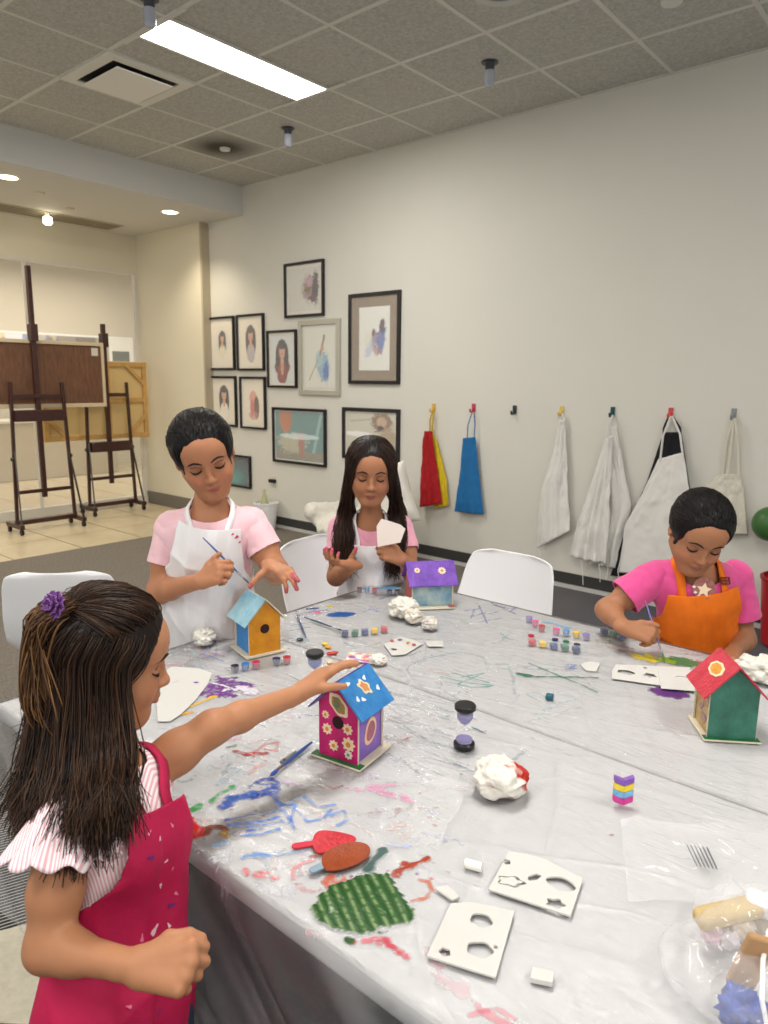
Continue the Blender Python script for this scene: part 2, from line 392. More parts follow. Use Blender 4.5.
# the room beyond
wl = MB(); wl.box((-12.2, -3, -.1), (-12, 10, 4)); wl.box((-12.2, 9.9, -.1), (GX-.1, 10, 4)); wl.box((-12.2,-3,3.3),(-9.6,10,3.4)); struct(wl, 'wall_left', mat('beyond_paint', '#cdc5b2', .8))
cv = Canvas(240, 30, '#d8cfc0'); cv.n *= .3
for a, b_, c in ((0, .1, '#7384a8'), (.1, .2, '#e9cfa8'), (.2, .3, '#dfe4ec'), (.3, .36, '#8a9cc4'), (.36, .5, '#b9b4ac'), (.5, .62, '#8f8a80'), (.62, .75, '#6f6d66'), (.75, .84, '#a39b8e'), (.84, 1, '#eeeee6')): cv.rect(a, 0, b_, 1, c)
for i in range(12): cv.ell(random.random()*.8, random.random(), .02, .3, random.choice(['#5a6f9e', '#c9b58e', '#6b6256', '#e8e4da']), a=.7)
cv.rect(.86, .1, .98, .5, '#4b5a58')
A = onx(-30, 347, -11.9); B = onx(132, 322, -11.9); zlo = onx(60, 362, -11.9)[2]
hh = 2.2-zlo
dp = thing('display_board', 'long strip of blue, peach and grey display panels on the far wall beyond the glass', 'display board', (-11.96, A[1], zlo))
fb = MB(); fb.box((-.03, -.03, -.03), (0, B[1]-A[1]+.03, hh+.03)); fb.build('backing', white, dp)
cv.build('display_print', (.004, 0, 0), (0, B[1]-A[1], 0), (0, 0, hh), mat('print', '#ffffff', .5, attr=True), dp)
# low counter beyond the glass
ct = thing('counter', 'low pale counter beyond the glass behind the easels', 'counter', (-11.2, 3.4, 0))
MB().box((-.3, -1.6, 0), (.3, 2.6, .85)).build('body', mat('counter_body', '#b9ae97', .6), ct, bevel=.01)
MB().box((-.34, -1.65, .85), (.34, 2.65, .89)).build('worktop', mat('counter_top', '#d7d2c4', .4), ct, bevel=.006)
# ceiling
cl = MB(); cl.box((LX, -3, CZ), (3.5, WY+.1, CZ+.05)); struct(cl, 'ceiling', ceilm)
gb = MB()
for i in range(-4, 12):
    x = AX0+TS*i
    if x < LX: continue
    gb.box((x-.012, -3, CZ-.004), (x+.012, WY, CZ))
for j in range(1, 13): y = RY0-TS*j; gb.box((LX, y-.012, CZ-.004), (3.5, y+.012, CZ))
gb.box((LX, WY-.02, CZ-.004), (3.5, WY, CZ)); gb.box((LX, -3, CZ-.004), (LX+.02, WY, CZ))
struct(gb, 'ceiling_grid', gridm)
# recessed lamp fixtures: the one in view and its off-frame sisters
lampm = mat('lamp_diffuser', '#ffffff', .5, emis='#fff8ee', estr=9)
def fixture(x, y, label):
    t = thing('ceiling_light', label, 'ceiling light', (x, y, CZ), group='recessed ceiling lights')
    m = MB(); m.box((-.305, -.62, -.012), (.305, -.59, -.002)); m.box((-.305, .59, -.012), (.305, .62, -.002)); 
    m.box((-.165,-.6,-.014),(-.145,.6,-.002)); m.box((.145,-.6,-.014),(.165,.6,-.002))
    m.build('lamp_frame', gridm, t, bevel=.002)
    MB().box((-.145, -.595, -.010), (.145, .595, -.004)).build('diffuser', lampm, t)
    ld = bpy.data.lights.new('ceiling_lamp', 'AREA'); ld.shape = 'RECTANGLE'; ld.size = .28; ld.size_y = 1.18; ld.energy = LAMP_W; ld.color = (1, .965, .92)
    lo = bpy.data.objects.new('ceiling_lamp', ld); COL.objects.link(lo); lo.location = (x, y, CZ-.02)
LAMP_W = 30
fixture(AX0-.145, RY0-TS*3, 'long recessed ceiling light glowing white beside the air vent')
for x, y in ((-1.05, 1.4), (1.4, 1.4), (-1.05, -1.2), (-3.8, -.6), (1.4, -1.2)):
    fixture(x, y, 'recessed ceiling light over the near half of the room')
# vent
vx, vy = AX0-TS*1.5, RY0-TS*3.5
t = thing('air_vent', 'square ceiling air vent with a dropped white centre plate', 'air vent', (vx, vy, CZ))
m = MB(); 
for s in (-1, 1): m.box((s*.265-.035, -.3, -.016), (s*.265+.035, .3, -.002)); m.box((-.3, s*.265-.035, -.0155), (.3, s*.265+.035, -.002))
m.build('vent_frame', mat('vent_white', '#e4e3da', .5), t, bevel=.003)
MB().box((-.235, -.235, -.006), (.235, .235, -.002)).build('duct_shade_sheet', mat('duct_shade', '#1c1c1a', .8, var=.6, vscale=12), t)  # solid dark sheet standing in for the shade inside the duct
MB().box((-.215, -.20, -.040), (.215, .19, -.032)).build('centre_plate', mat('vent_plate', '#f2f0e8', .5), t, bevel=.003)
for sx in (-1, 1):
    for sy in (-1, 1): MB().bar((sx*.15, sy*.15, -.034), (sx*.15, sy*.15, -.004), .01).build('plate_bracket', mat('steel', '#9a9a98', .35, metal=1), t)
# stained tile
sx_, sy_ = AX0-TS*3+.3-.02, RY0-TS*2+.3
cvs = Canvas(60, 60, '#c2c1ba'); cvs.n *= .6; cvs.ell(.5, .5, .42, .4, '#4e4a40', soft=1.2, a=.9); cvs.ell(.5, .5, .2, .2, '#3c382f', soft=1, a=.6)
so = cvs.build('stained_ceiling_tile', (sx_-.29, sy_-.29, CZ-.0025), (.58, 0, 0), (0, .58, 0), mat('stained_tile', '#ffffff', .95, attr=True, var=.15, vscale=60))
tag(so, 'ceiling tile with a round dark brown dust stain near the soffit', 'ceiling tile')
# small ceiling fittings
def spot(px, py, label):
    p = onz(px, py, CZ); t = thing('ceiling_spotlight', label, 'spotlight', (p[0], p[1], CZ), group=None)
    MB().lathe([(.05, -.006), (.05, -.002)]).build('mount', mat('spot_grey', '#4c4e58', .4), t)
    MB().lathe([(.026, -.05), (.03, -.006)]).build('stem', mat('spot_grey', '#4c4e58', .4), t, smooth=True)
    MB().lathe([(.018, -.135), (.03, -.12), (.032, -.05)]).build('lens', mat('spot_lens', '#b7bccb', .15, spec=.8), t, smooth=True)
spot(490, 62, 'small grey ceiling spotlight with a pale lens above the white wall')
spot(288, 128, 'small grey ceiling spotlight beyond the long ceiling light')
spot(149, -2, 'small ceiling spotlight at the top edge before the long ceiling light')
p = onz(502, -12, CZ)
t = thing('ceiling_speaker', 'round ceiling speaker with a wide pale ring at the top edge', 'speaker', (p[0], p[1], CZ))
MB().lathe([(.155, -.012), (.165, -.004), (.165, -.002)], 40, cap=False).lathe([(.11, -.002), (.115, -.012), (.155, -.012)], 40, cap=False).build('speaker_ring', mat('speaker_white', '#c9c9c2', .5), t, smooth=True)
MB().lathe([(.112, -.006), (.112, -.002)], 40).build('speaker_grille', mat('speaker_grille', '#8f8f8a', .7), t)
for (px, py, r, lb) in ((672, -1, .05, 'white round smoke detector disc above the white wall'), (225, 148, .04, 'tiny white round ceiling disc near the stained tile')):
    p = onz(px, py, CZ); o = MB().lathe([(r, -.02), (r*1.1, -.006), (r*1.1, -.002)]).build('smoke_detector', mat('detector', '#dddcd6', .5), None, smooth=True, loc=(p[0], p[1], CZ)); tag(o, lb, 'smoke detector')
# lobby ceiling: downlights, slot diffuser, track head
for k, (px, py) in enumerate(((8, 177), (170, 212))):
    p = onz(px, py, LZ); t = thing('downlight', ('round recessed downlight in the lobby soffit at the left edge', 'round recessed downlight in the lobby soffit nearest the wall')[k], 'downlight', (p[0], p[1], LZ), group='lobby downlights')
    MB().lathe([(.075, -.004), (.095, -.006), (.097, -.001)], 32, cap=False).build('trim_ring', white, t, smooth=True)
    MB().lathe([(.075, -.004), (.075, -.002)], 32).build('lens', mat('downlight_glow', '#fff', .5, emis='#ffe9c0', estr=7), t)
    ld = bpy.data.lights.new('downlight_lamp', 'SPOT'); ld.energy = 45; ld.spot_size = 2.1; ld.spot_blend = .8; ld.color = (1, .87, .68); ld.shadow_soft_size = .08
    lo = bpy.data.objects.new('downlight_lamp', ld); COL.objects.link(lo); lo.location = (p[0], p[1], LZ-.03)
a = onz(-20, 203, LZ); b = onz(122, 226, LZ)
t = thing('slot_diffuser', 'long narrow air slot in the lobby soffit', 'air vent', (a[0], a[1], LZ))
m = MB(); Ld = b[1]-a[1]
m.box((-.17, 0, -.008), (.17, Ld, -.001)); m.build('slot_plate', mat('slot_plate', '#b3ab97', .5), t)
m = MB()
for k in (-1.5, -.5, .5, 1.5): m.box((k*.075-.016, .02, -.0105), (k*.075+.016, Ld-.02, -.0085))
m.build('slot', mat('slot_dark', '#6c6554', .6), t)
p = onz(47, 212, LZ)
t = thing('track_spotlight', 'small glowing spotlight hanging under the lobby soffit', 'spotlight', (p[0], p[1], LZ))
MB().lathe([(.02, -.05), (.02, -.001)]).build('stem', white, t, smooth=True)
MB().lathe([(.028, -.12), (.045, -.1), (.04, -.05), (.02, -.045)]).build('lamp_head', mat('spot_glow', '#fff', .4, emis='#fff0cc', estr=7), t, smooth=True)
for px, py in ((40, 193), (70, 208)):
    p = onz(px, py, LZ); o = MB().lathe([(.04, -.012), (.045, -.001)]).build('sprinkler_cover', mat('cover', '#cfc7b2', .5), None, loc=(p[0], p[1], LZ)); tag(o, 'small round cover in the lobby soffit beside the air slot', 'sprinkler cover', 'lobby sprinkler covers')
# ------------------------------------------------------------------ framed pictures
artm = mat('artwork_paper', '#ffffff', .6, attr=True)
glassm = mat('picture_glass', '#ffffff', .03, alpha=.10, spec=.7)
def picture(px0, px1, name, label, framem, fw, matw, matm, paint, paper='#ece4d2', group='framed pictures on the white wall'):
    a0 = ony(px0[0], px0[1], WY-.01); a1 = ony(px1[0], px1[1], WY-.01); x0, x1 = a0[0], a1[0]; z1, z0 = a0[2], a1[2]
    w, h = x1-x0, z1-z0; t = thing(name, label, 'picture', ((x0+x1)/2, WY, z0), group=group)
    m = MB(); d = .028
    m.box((-w/2, -d, 0), (-w/2+fw, 0, h)); m.box((w/2-fw, -d, 0), (w/2, 0, h)); m.box((-w/2+fw, -d, 0), (w/2-fw, 0, fw)); m.box((-w/2+fw, -d, h-fw), (w/2-fw, 0, h))
    m.build('frame', framem, t, bevel=.002)
    MB().box((-w/2+fw, -.008, fw), (w/2-fw, -.004, h-fw)).build('mat_board', matm, t)
    iw, ih = w-2*fw-2*matw, h-2*fw-2*matw; c = Canvas(70, int(70*ih/iw), paper); c.n *= .8; paint(c)
    c.build('artwork', (-iw/2, -.0095, fw+matw), (iw, 0, 0), (0, 0, ih), artm, t)
    MB().box((-w/2+fw, -.019, fw), (w/2-fw, -.017, h-fw)).build('glass', glassm, t)
blackf = mat('black_frame', '#1d1a1c', .35); silverf = mat('silver_frame', '#bdbbad', .4, metal=.3)
matw_ = mat('mat_white', '#e9e3d6', .8); matb = mat('mat_tan', '#8c7658', .8, var=.15, vscale=60); matg = mat('mat_grey', '#d9d6cc', .8)
def figure(hair, skin, dress, x=.5, y=.5, s=1., long=True, blob=None):
    def f(c):
        if blob: c.ell(x, y+.02, .3*s, .3*s, blob, a=.35, soft=.6)
        if long: c.ell(x-.08*s, y-.04*s, .1*s, .27*s, hair, rot=.15); c.ell(x+.08*s, y-.04*s, .1*s, .27*s, hair, rot=-.15)
        c.ell(x, y+.16*s, .14*s, .13*s, hair); c.ell(x, y-.18*s, .15*s, .16*s, dress); c.ell(x, y-.02*s, .05*s, .08*s, skin); c.ell(x, y+.12*s, .085*s, .1*s, skin)
        c.ell(x, y+.2*s, .1*s, .05*s, hair); c.ell(x, y+.085*s, .025*s, .01*s, '#a84c44', a=.7)
    return f
picture((209.3, 317.7), (235.5, 370), 'framed_drawing', 'small framed portrait with a pale blue glow, top left of the four', blackf, .022, .02, matw_, figure('#3a3028', '#d9a585', '#e8dcc0', blob='#a8c8d0'))
picture((236.6, 315.2), (265, 370.5), 'framed_drawing', 'small black framed portrait of a long-haired woman in grey, top right of the four', blackf, .022, .02, matw_, figure('#453a34', '#d3a088', '#b9b0b4', s=1.25))
picture((211, 376), (237.5, 427), 'framed_drawing', 'small framed portrait of a figure in white, bottom left of the four', blackf, .022, .02, matw_, figure('#201c1c', '#d9a888', '#efe8da', s=1.3))
picture((240, 376.6), (266.6, 430), 'framed_drawing', 'small framed drawing of red-pink and brown shapes, bottom right of the four', blackf, .022, .02, matw_, lambda c: (c.ell(.5, .62, .18, .16, '#e2a08e'), c.ell(.66, .4, .13, .26, '#6b4a3a'), c.ell(.45, .38, .1, .2, '#d66a68'), c.ell(.5, .22, .22, .1, '#c9867c', a=.7)))
picture((267.2, 331), (297.3, 388), 'framed_drawing', 'black framed portrait of a long-haired woman in a dark red dress', blackf, .022, .025, matw_, lambda c: (c.ell(.5, .33, .34, .16, '#8a2822'), figure('#2a2426', '#d8a183', '#8a2822', s=1.5, y=.48)(c), c.ell(.5, .3, .07, .14, '#c99a72')), '#d8dcd8')
picture((284.6, 264.4), (324.4, 315.5), 'framed_drawing', 'black framed sketch of a purple-brown bouquet, highest picture on the wall', blackf, .024, .03, matw_, lambda c: (c.ell(.68, .52, .24, .3, '#9a7080', rag=.4, a=.8), c.ell(.6, .5, .1, .12, '#7c6a3c', rag=.5), c.ell(.85, .5, .1, .36, '#3a3238', rag=.4), c.ell(.78, .28, .14, .08, '#6b3a3e', rag=.5), c.ell(.66, .66, .1, .1, '#c9a0b0', rag=.5)), '#d9d7cc')
picture((299, 321), (340.6, 395.7), 'framed_drawing', 'pale silver framed sketch of a dancer in a blue dress', silverf, .045, .03, matg, lambda c: (c.ell(.62, .36, .2, .27, '#8fb0c8', rot=.4, rag=.4), c.ell(.72, .26, .1, .14, '#4a78b8', rag=.5), c.ell(.5, .48, .12, .12, '#a8c4cc', rag=.4), c.line(.52, .55, .66, .86, .03, '#a08058'), c.ell(.6, .66, .05, .05, '#c9a07a'), c.line(.15, .12, .45, .46, .012, '#b08a78')), '#dfe0d2')
picture((349.4, 294.7), (399.8, 384.5), 'framed_drawing', 'large black framed watercolour of blue figures with a wide tan mat', blackf, .03, .09, matb, lambda c: (c.ell(.72, .5, .13, .25, '#6a80b8', rot=-.3, rag=.4), c.ell(.76, .7, .08, .12, '#5a3f48', rag=.3), c.ell(.52, .5, .12, .16, '#7d6a90', rot=-.5, rag=.5, a=.8), c.ell(.48, .6, .05, .06, '#7a5448'), c.ell(.35, .35, .18, .1, '#a8b8d8', rot=.7, rag=.5, a=.6), c.ell(.6, .3, .12, .07, '#b87868', rag=.4, a=.7), c.ell(.3, .5, .14, .14, '#dfe0c0', a=.5)), '#e8e8e0')
picture((272.8, 407), (326.5, 467.6), 'framed_painting', 'black framed teal painting with orange curtain, low on the wall between the two girls', blackf, .026, .012, matw_, lambda c: (c.rect(0, 0, 1, .2, '#8f8a78'), c.rect(0, .2, 1, 1, '#5f9090'), c.ell(.22, .85, .13, .3, '#c07848'), c.ell(.35, .35, .3, .2, '#c9c0a0', rag=.4, a=.8), c.ell(.55, .35, .06, .3, '#b07868', rag=.4), c.line(.8, .2, .95, .95, .03, '#a8ccc8', a=.6), c.ell(.5, .5, .4, .06, '#e8f4f4', a=.7)), '#6a9a98')
picture((343, 407), (399.4, 463.7), 'framed_painting', 'black framed pale painting of a brown face, behind the long-haired girl', blackf, .032, .012, matw_, lambda c: (c.ell(.72, .78, .2, .24, '#8c6a4c', rag=.3), c.ell(.72, .8, .1, .12, '#c9a888'), c.ell(.7, .66, .06, .06, '#2c2220'), c.ell(.85, .4, .16, .3, '#b09878', rag=.4), c.line(.1, .8, .5, .85, .02, '#b8b4a0'), c.ell(.25, .5, .3, .06, '#ffffff', a=.8)), '#cfccb8')
picture((205, 451), (251.5, 489), 'framed_painting', 'dark blue and teal picture in a black frame low behind the girl with the brush', blackf, .02, .004, blackf, lambda c: (c.ell(.55, .35, .4, .4, '#1c6c74', soft=1, rag=.1), c.ell(.5, .2, .3, .3, '#2f9c90', soft=1)), '#14283c')
# ------------------------------------------------------------------ hooks and what hangs there
HK = [(434, 408, '#d8b040'), (474, 408, '#c84058'), (515, 410, '#2c3c3c'), (562, 411, '#dcc060'), (613, 412, '#1c4a50'), (671, 413, '#d04a50'), (734, 414, '#8d9294')]
nmc = ['mustard', 'crimson', 'dark green', 'pale yellow', 'teal', 'red', 'grey']; hookp = []
for (px, py, c), nm in zip(HK, nmc):
    p = ony(px, py, WY); hookp.append(p); m = MB()
    m.box((-.015, -.012, -.03), (.015, 0, .035)); m.tube([(0, -.01, .0), (0, -.03, -.03), (0, -.05, -.03), (0, -.058, -.005)], .008, 8)
    o = m.build('wall_hook', mat('hook_'+nm, c, .35), None, bevel=.002, loc=(p[0], WY, p[2])); tag(o, nm+' plastic hook on the white wall, '+('left empty' if nm == 'dark green' else 'holding hung cloth'), 'hook', 'coloured wall hooks')
def cloth(name, L, R_, m, parent=None, off=.03, amp=.02, nf=3, seed=0, thick=.004, sag=0, nu=46, nv=60, col=None):
    Lp = np.array([ony(x, y, WY-off)[[0, 2]] for x, y in L]); Rp = np.array([ony(x, y, WY-off)[[0, 2]] for x, y in R_])
    def along(P, v):
        d = np.concatenate([[0], np.cumsum(np.hypot(*np.diff(P, axis=0).T))]); d /= d[-1]; return np.stack([np.interp(v, d, P[:, i]) for i in (0, 1)], -1)
    v = np.linspace(0, 1, nv); A = along(Lp, v); B = along(Rp, v); u = np.linspace(0, 1, nu)
    XZ = A[:, None]*(1-u)[None, :, None]+B[:, None]*u[None, :, None]; U, Vv = np.meshgrid(u, v)
    ph = fbm(np.stack([U*1.3, Vv*1.2, U*0+seed], -1), 2, seed)
    f = (.5+.5*np.sin(2*PI*(U*nf+ph*.5)))*amp*(.25+.75*Vv)+fbm(np.stack([U*6, Vv*8, U*0], -1), 3, seed+3)*amp*.35
    Y = WY-off-.004-np.abs(f)-.01*np.sin(PI*U); Z = XZ[..., 1]-sag*np.sin(PI*U)*Vv
    V = np.stack([XZ[..., 0], Y, Z], -1).reshape(-1, 3)
    i = (np.arange(nv-1)[:, None]*nu+np.arange(nu-1)[None]).ravel(); Q = np.stack([i, i+nu, i+nu+1, i+1], 1)
    o = npmesh(name, V, Q, m, parent); s = o.modifiers.new('thick', 'SOLIDIFY'); s.thickness = thick; s.offset = 1; return o
def strap(P, m, parent, w=.014, name='strap', off=.035):
    pts = [ony(x, y, WY-off) for x, y in P]; return MB().tube(pts, w/2, 8).build(name, m, parent, smooth=True)
cw = mat('white_cotton', '#e6e4de', .85, bump=.1, bscale=90, sheen=.2); cream = mat('cream_canvas', '#d9d4c4', .9, bump=.15, bscale=140)
def hung(name, label, group='aprons hanging on the wall hooks', cat='apron'): return thing(name, label, cat, (0, 0, 0), group=group)
t = hung('apron', 'yellow apron hanging behind the red one on the mustard hook'); ym = mat('yellow_cloth', '#dcc020', .85, var=.1)
cloth('panel', [(432, 440), (434, 470), (436, 508)], [(436, 436), (447, 478), (450, 505)], ym, t, off=.02, amp=.015, seed=1); strap([(434, 412), (432, 428), (434, 441)], ym, t, off=.03)
t = hung('apron', 'dark red apron hanging in front of the yellow one'); rm = mat('red_cloth', '#a8141c', .85, var=.12)
cloth('panel', [(425, 431), (422, 470), (421, 507)], [(433, 431), (437, 465), (444, 503)], rm, t, off=.055, amp=.02, seed=2); strap([(433, 411), (430, 420), (430, 433)], mat('mustard_strap', '#c9a040', .8), t, off=.06)
t = hung('apron', 'small blue apron hanging from the crimson hook'); bm_ = mat('blue_cloth', '#1c6ca8', .8, var=.08)
cloth('panel', [(464, 438), (461, 470), (456, 511)], [(476, 437), (479, 470), (484, 514)], bm_, t, off=.03, amp=.012, nf=1.5, seed=3); strap([(472, 413), (468, 425), (467, 441)], bm_, t, .008, off=.045); strap([(474, 413), (475, 425), (474, 441)], bm_, t, .008, off=.045)
t = hung('apron', 'white apron hanging askew from the pale yellow hook'); 
cloth('panel', [(561, 420), (553, 455), (542, 490), (538, 548)], [(565, 420), (568, 462), (569, 500), (572, 530)], cw, t, off=.03, amp=.03, nf=2.3, seed=4); strap([(562, 413), (564, 418), (563, 428)], cw, t)
strap([(540, 500), (537, 530), (540, 556)], cw, t, .006, 'tie', .07)
t = hung('apron', 'white apron hanging at the back of the teal hook, its right side showing')
cloth('panel', [(609, 428), (604, 470), (598, 520), (588, 562)], [(617, 426), (624, 465), (632, 505), (620, 568)], cw, t, off=.02, amp=.03, nf=2.5, seed=5); strap([(613, 415), (610, 425), (612, 440)], cw, t)
t = hung('apron', 'white apron hanging on the left front of the teal hook with long ties')
cloth('panel', [(605, 440), (593, 480), (578, 525), (571, 556)], [(613, 435), (612, 480), (611, 520), (608, 563)], cw, t, off=.065, amp=.03, nf=3, seed=6); strap([(613, 415), (607, 428), (606, 445)], cw, t, off=.07)
for q in ((580, 556, 583, 585), (598, 560, 600, 582), (608, 555, 606, 580)): strap([(q[0], q[1]), ((q[0]+q[2])/2+1, (q[1]+q[3])/2), (q[2], q[3])], cw, t, .006, 'tie', .08)
t = hung('apron', 'black apron hanging behind the white one on the red hook'); bk = mat('black_cloth', '#17171b', .85)
cloth('panel', [(664, 432), (648, 480), (628, 525), (612, 575)], [(682, 432), (689, 480), (697, 525), (700, 578)], bk, t, off=.02, amp=.015, nf=2, seed=7); strap([(669, 416), (664, 428), (663, 440)], bk, t, .016); strap([(672, 416), (680, 428), (681, 440)], bk, t, .016)
t = hung('apron', 'wide white apron hanging in front of the black one on the red hook')
cloth('panel', [(659, 459), (642, 495), (626, 526), (620, 572)], [(684, 452), (690, 490), (694, 525), (700, 575)], cw, t, off=.06, amp=.018, nf=2.2, seed=8); strap([(671, 416), (663, 436), (660, 462)], cw, t, off=.075); strap([(672, 416), (680, 434), (683, 456)], cw, t, off=.075)
strap([(624, 545), (618, 570), (620, 590)], cw, t, .006, 'tie', .09)
t = hung('tote_bag', 'cream canvas tote bag hanging from the grey hook', None, 'bag')
cloth('bag_body', [(722, 474), (708, 482), (702, 500), (700, 530)], [(740, 474), (744, 490), (746, 510), (748, 534)], cream, t, off=.03, amp=.02, nf=1.6, seed=9)
for q in ([(733, 418), (726, 445), (722, 478)], [(735, 418), (738, 445), (739, 477)], [(734, 418), (731, 450), (728, 477)]): strap(q, cream, t, .016, 'handle', .04)
# green and red things at the right edge
p = ony(770, 522, WY-.05); o = MB().ico((0, 0, 0), .105, 4).build('balloon', mat('green_balloon', '#3c6a34', .4), None, smooth=True, loc=(p[0]+.02, WY-.12, p[2])); tag(o, 'dark green round ball against the wall at the right edge', 'ball')
p = onz(790, 640, 0); p[1] = WY-.26; p[0] += .02; t = thing('bin', 'red plastic bin on the floor at the right edge', 'bin', (p[0], p[1], 0))
MB().lathe([(.13, 0), (.15, .02), (.18, .4), (.17, .4), (.14, .03)], 32).build('bin_body', mat('red_plastic', '#b01c24', .35), t, smooth=True)
MB().lathe([(.17, .395), (.188, .4), (.188, .415), (.17, .42)], 32, cap=False).build('rim', mat('red_rim', '#98141c', .35), t, smooth=True)
# ------------------------------------------------------------------ easels and canvases
em = mat('easel_wood', '#3c1c18', .35, var=.25, vscale=18, coat=.3); metal = mat('castor_metal', '#55504c', .35, metal=1)
def easel(x, yc, w, zm, label, tz=1.09):
    t = thing('easel', label, 'easel', (x, yc, 0))
    m = MB(); m.box((-.03, -.022, .33), (.012, .022, zm)); m.build('mast', em, t, bevel=.004)
    for s in (-1, 1):
        m = MB(); m.bar((0, s*w*.47, .08), (0, s*w*.40, 1.47), .03, .03); m.build('side_post', em, t, bevel=.003)
        m = MB(); m.bar((-.17, s*w*.5, .08), (.17, s*w*.5, .08), .04, .045); m.build('foot', em, t, bevel=.003)
        m = MB(); m.bar((.15, s*w*.5, .1), (0, s*w*.42, .85), .014, .014); m.build('brace', metal, t)
        for q in (-.14, .14):
            m = MB(); m.tube([(q, s*w*.5-.012, .028), (q, s*w*.5+.012, .028)], .028, 16); m.bar((q, s*w*.5, .03), (q, s*w*.5, .065), .012); m.build('castor', black, t, smooth=True)
        MB().ico((.0, s*(w*.43+.02), .73), .022, 2).build('knob', metal, t, smooth=True)
    MB().bar((0, -w*.5, .1), (0, w*.5, .1), .035, .045).build('cross_rail', em, t, bevel=.003)
    MB().bar((0, -w*.44, .40), (0, w*.44, .40), .03, .035).build('cross_rail', em, t, bevel=.003)
    MB().bar((.005, -w*.40, 1.33), (.005, w*.40, 1.33), .028, .04).build('cross_rail', em, t, bevel=.003)
    MB().box((-.03, -w*.40, tz), (.06, w*.40, tz+.11)).build('canvas_tray', em, t, bevel=.005)
    MB().box((-.05, -.035, 1.86 if zm > 2.3 else zm-.25), (.04, .035, 2.02 if zm > 2.3 else zm-.1)).build('top_clamp', em, t, bevel=.005)
    return t
ea = onx(45, 500, -7.2)
easel(-7.2, 3.16, .62, 2.56, 'tall dark wooden studio easel nearest the left edge, mast above the brown board')
easel(-7.62, 4.11, .60, 2.10, 'shorter dark wooden studio easel holding the pale stretched canvas', .70)
bt = thing('canvas_board', 'wide canvas turned round with brown wooden back, resting on the tall easel', 'canvas', (-7.245, 0, 0))
A = onx(-40, 343, -7.26); B = onx(102, 345, -7.26); zt, zb = 1.86, 1.235
MB().box((-.018, 2.30, zb), (0, B[1]-.02, zt)).build('back_board', mat('brown_board', '#74503a', .6, col2='#5a3c2a', vscale=12, stretch=(1, 3, .6)), bt)
m = MB(); y0, y1 = 2.28, B[1]
m.box((-.035, y0, zt-.02), (.012, y1, zt+.015)); m.box((-.035, y0, zb-.02), (.012, y1, zb+.02)); m.box((-.035, y1-.03, zb), (.012, y1, zt)); m.box((-.035, y0, zb), (.012, y0+.03, zt)); m.build('board_frame', mat('pale_edge', '#c9b89a', .6), bt, bevel=.002)
MB().box((0, y1-.13, zt-.12), (.002, y1-.06, zt-.04)).build('paper_label', mat('label_paper', '#c9c4ba', .7), bt)
ct = thing('stretched_canvas', 'large pale canvas back with wooden stretcher bars behind the shorter easel', 'canvas', (-7.70, 0, 0))
y0, y1, z0, z1 = 3.42, 4.66, .83, 1.70
MB().box((-.03, y0, z0), (-.022, y1, z1)).build('canvas_cloth', mat('raw_canvas', '#d9bd84', .85, bump=.2, bscale=200), ct)
pine = mat('pine_bar', '#c99f5e', .6, var=.15, vscale=15)
m = MB()
for a, b in (((y0, z0+.03), (y1, z0+.03)), ((y0, z1-.03), (y1, z1-.03)), ((y0+.03, z0), (y0+.03, z1)), ((y1-.03, z0), (y1-.03, z1)), ((y0, (z0+z1)/2), (y1, (z0+z1)/2)), ((y0+.75, z0), (y0+.75, z1))): m.bar((-.008, a[0], a[1]), (-.008, b[0], b[1]), .05, .024, up=(1, 0, 0))
m.build('stretcher_bar', pine, ct, bevel=.002)
for sy, yy in ((1, y0), (-1, y1)):
    for sz, zz in ((1, z0), (-1, z1)): MB().bar((.0, yy+sy*.03, zz+sz*.26), (.0, yy+sy*.26, zz+sz*.03), .04, .014, up=(1, 0, 0)).build('corner_brace', pine, ct, bevel=.002)
# ------------------------------------------------------------------ seats along the wall
fuzz = mat('fleece', '#e2ddd0', .95, bump=.8, bscale=90, sheen=.6)
ac = thing('lounge_chair', 'white fleece-covered lounge chair against the wall behind the long-haired girl', 'chair', (-3.87, 4.22, 0))
v = Vol((-.55, -.5, .1), (.55, .5, .95), .016)
v.ell((0, 0, .34), (.36, .36, .12), k=.05); v.cap((-.30, .1, .42), (-.33, -.2, .44), .08, k=.06); v.cap((-.1, .25, .55), (.15, .25, .55), .13, .13, k=.08); v.cap((.30, .1, .42), (.3, -.2, .42), .08, k=.06)
V_, Q_ = v.mesh(2); V_ += normals(V_, Q_)*(fbm(V_*22, 3, 2)*.012)[:, None]; npmesh('fleece_cover', V_, Q_, fuzz, ac)
for sx in (-1, 1):
    for sy in (-1, 1): MB().tube([(sx*.26, sy*.26, .0), (sx*.2, sy*.2, .3)], .014, 10).build('leg', black, ac, smooth=True)
def pillow(c, w, h, d, rot, m, name, label, cat):
    n = 40; u = np.linspace(-1, 1, n); U, Vv = np.meshgrid(u, u); prof = np.sqrt(np.clip((1-U**4)*(1-Vv**4), 0, 1))**.8; k = 1-.09*(1-np.abs(U))*(np.abs(Vv)**3); k2 = 1-.09*(1-np.abs(Vv))*(np.abs(U)**3)
    V = []; 
    for s in (1, -1): V.append(np.stack([U*w/2*k2, s*d/2*prof, Vv*h/2*k], -1).reshape(-1, 3))
    V = np.concatenate(V); i = (np.arange(n-1)[:, None]*n+np.arange(n-1)[None]).ravel(); Q = np.stack([i, i+1, i+n+1, i+n], 1); Q = np.concatenate([Q[:, ::-1], Q+n*n])
    V += fbm(V*14, 2, 4)[:, None]*np.array([0, .008, 0])
    o = npmesh(name, V, Q, m); o.rotation_euler = rot; o.location = c; return tag(o, label, cat)
p = ony(404, 492, 4.25)
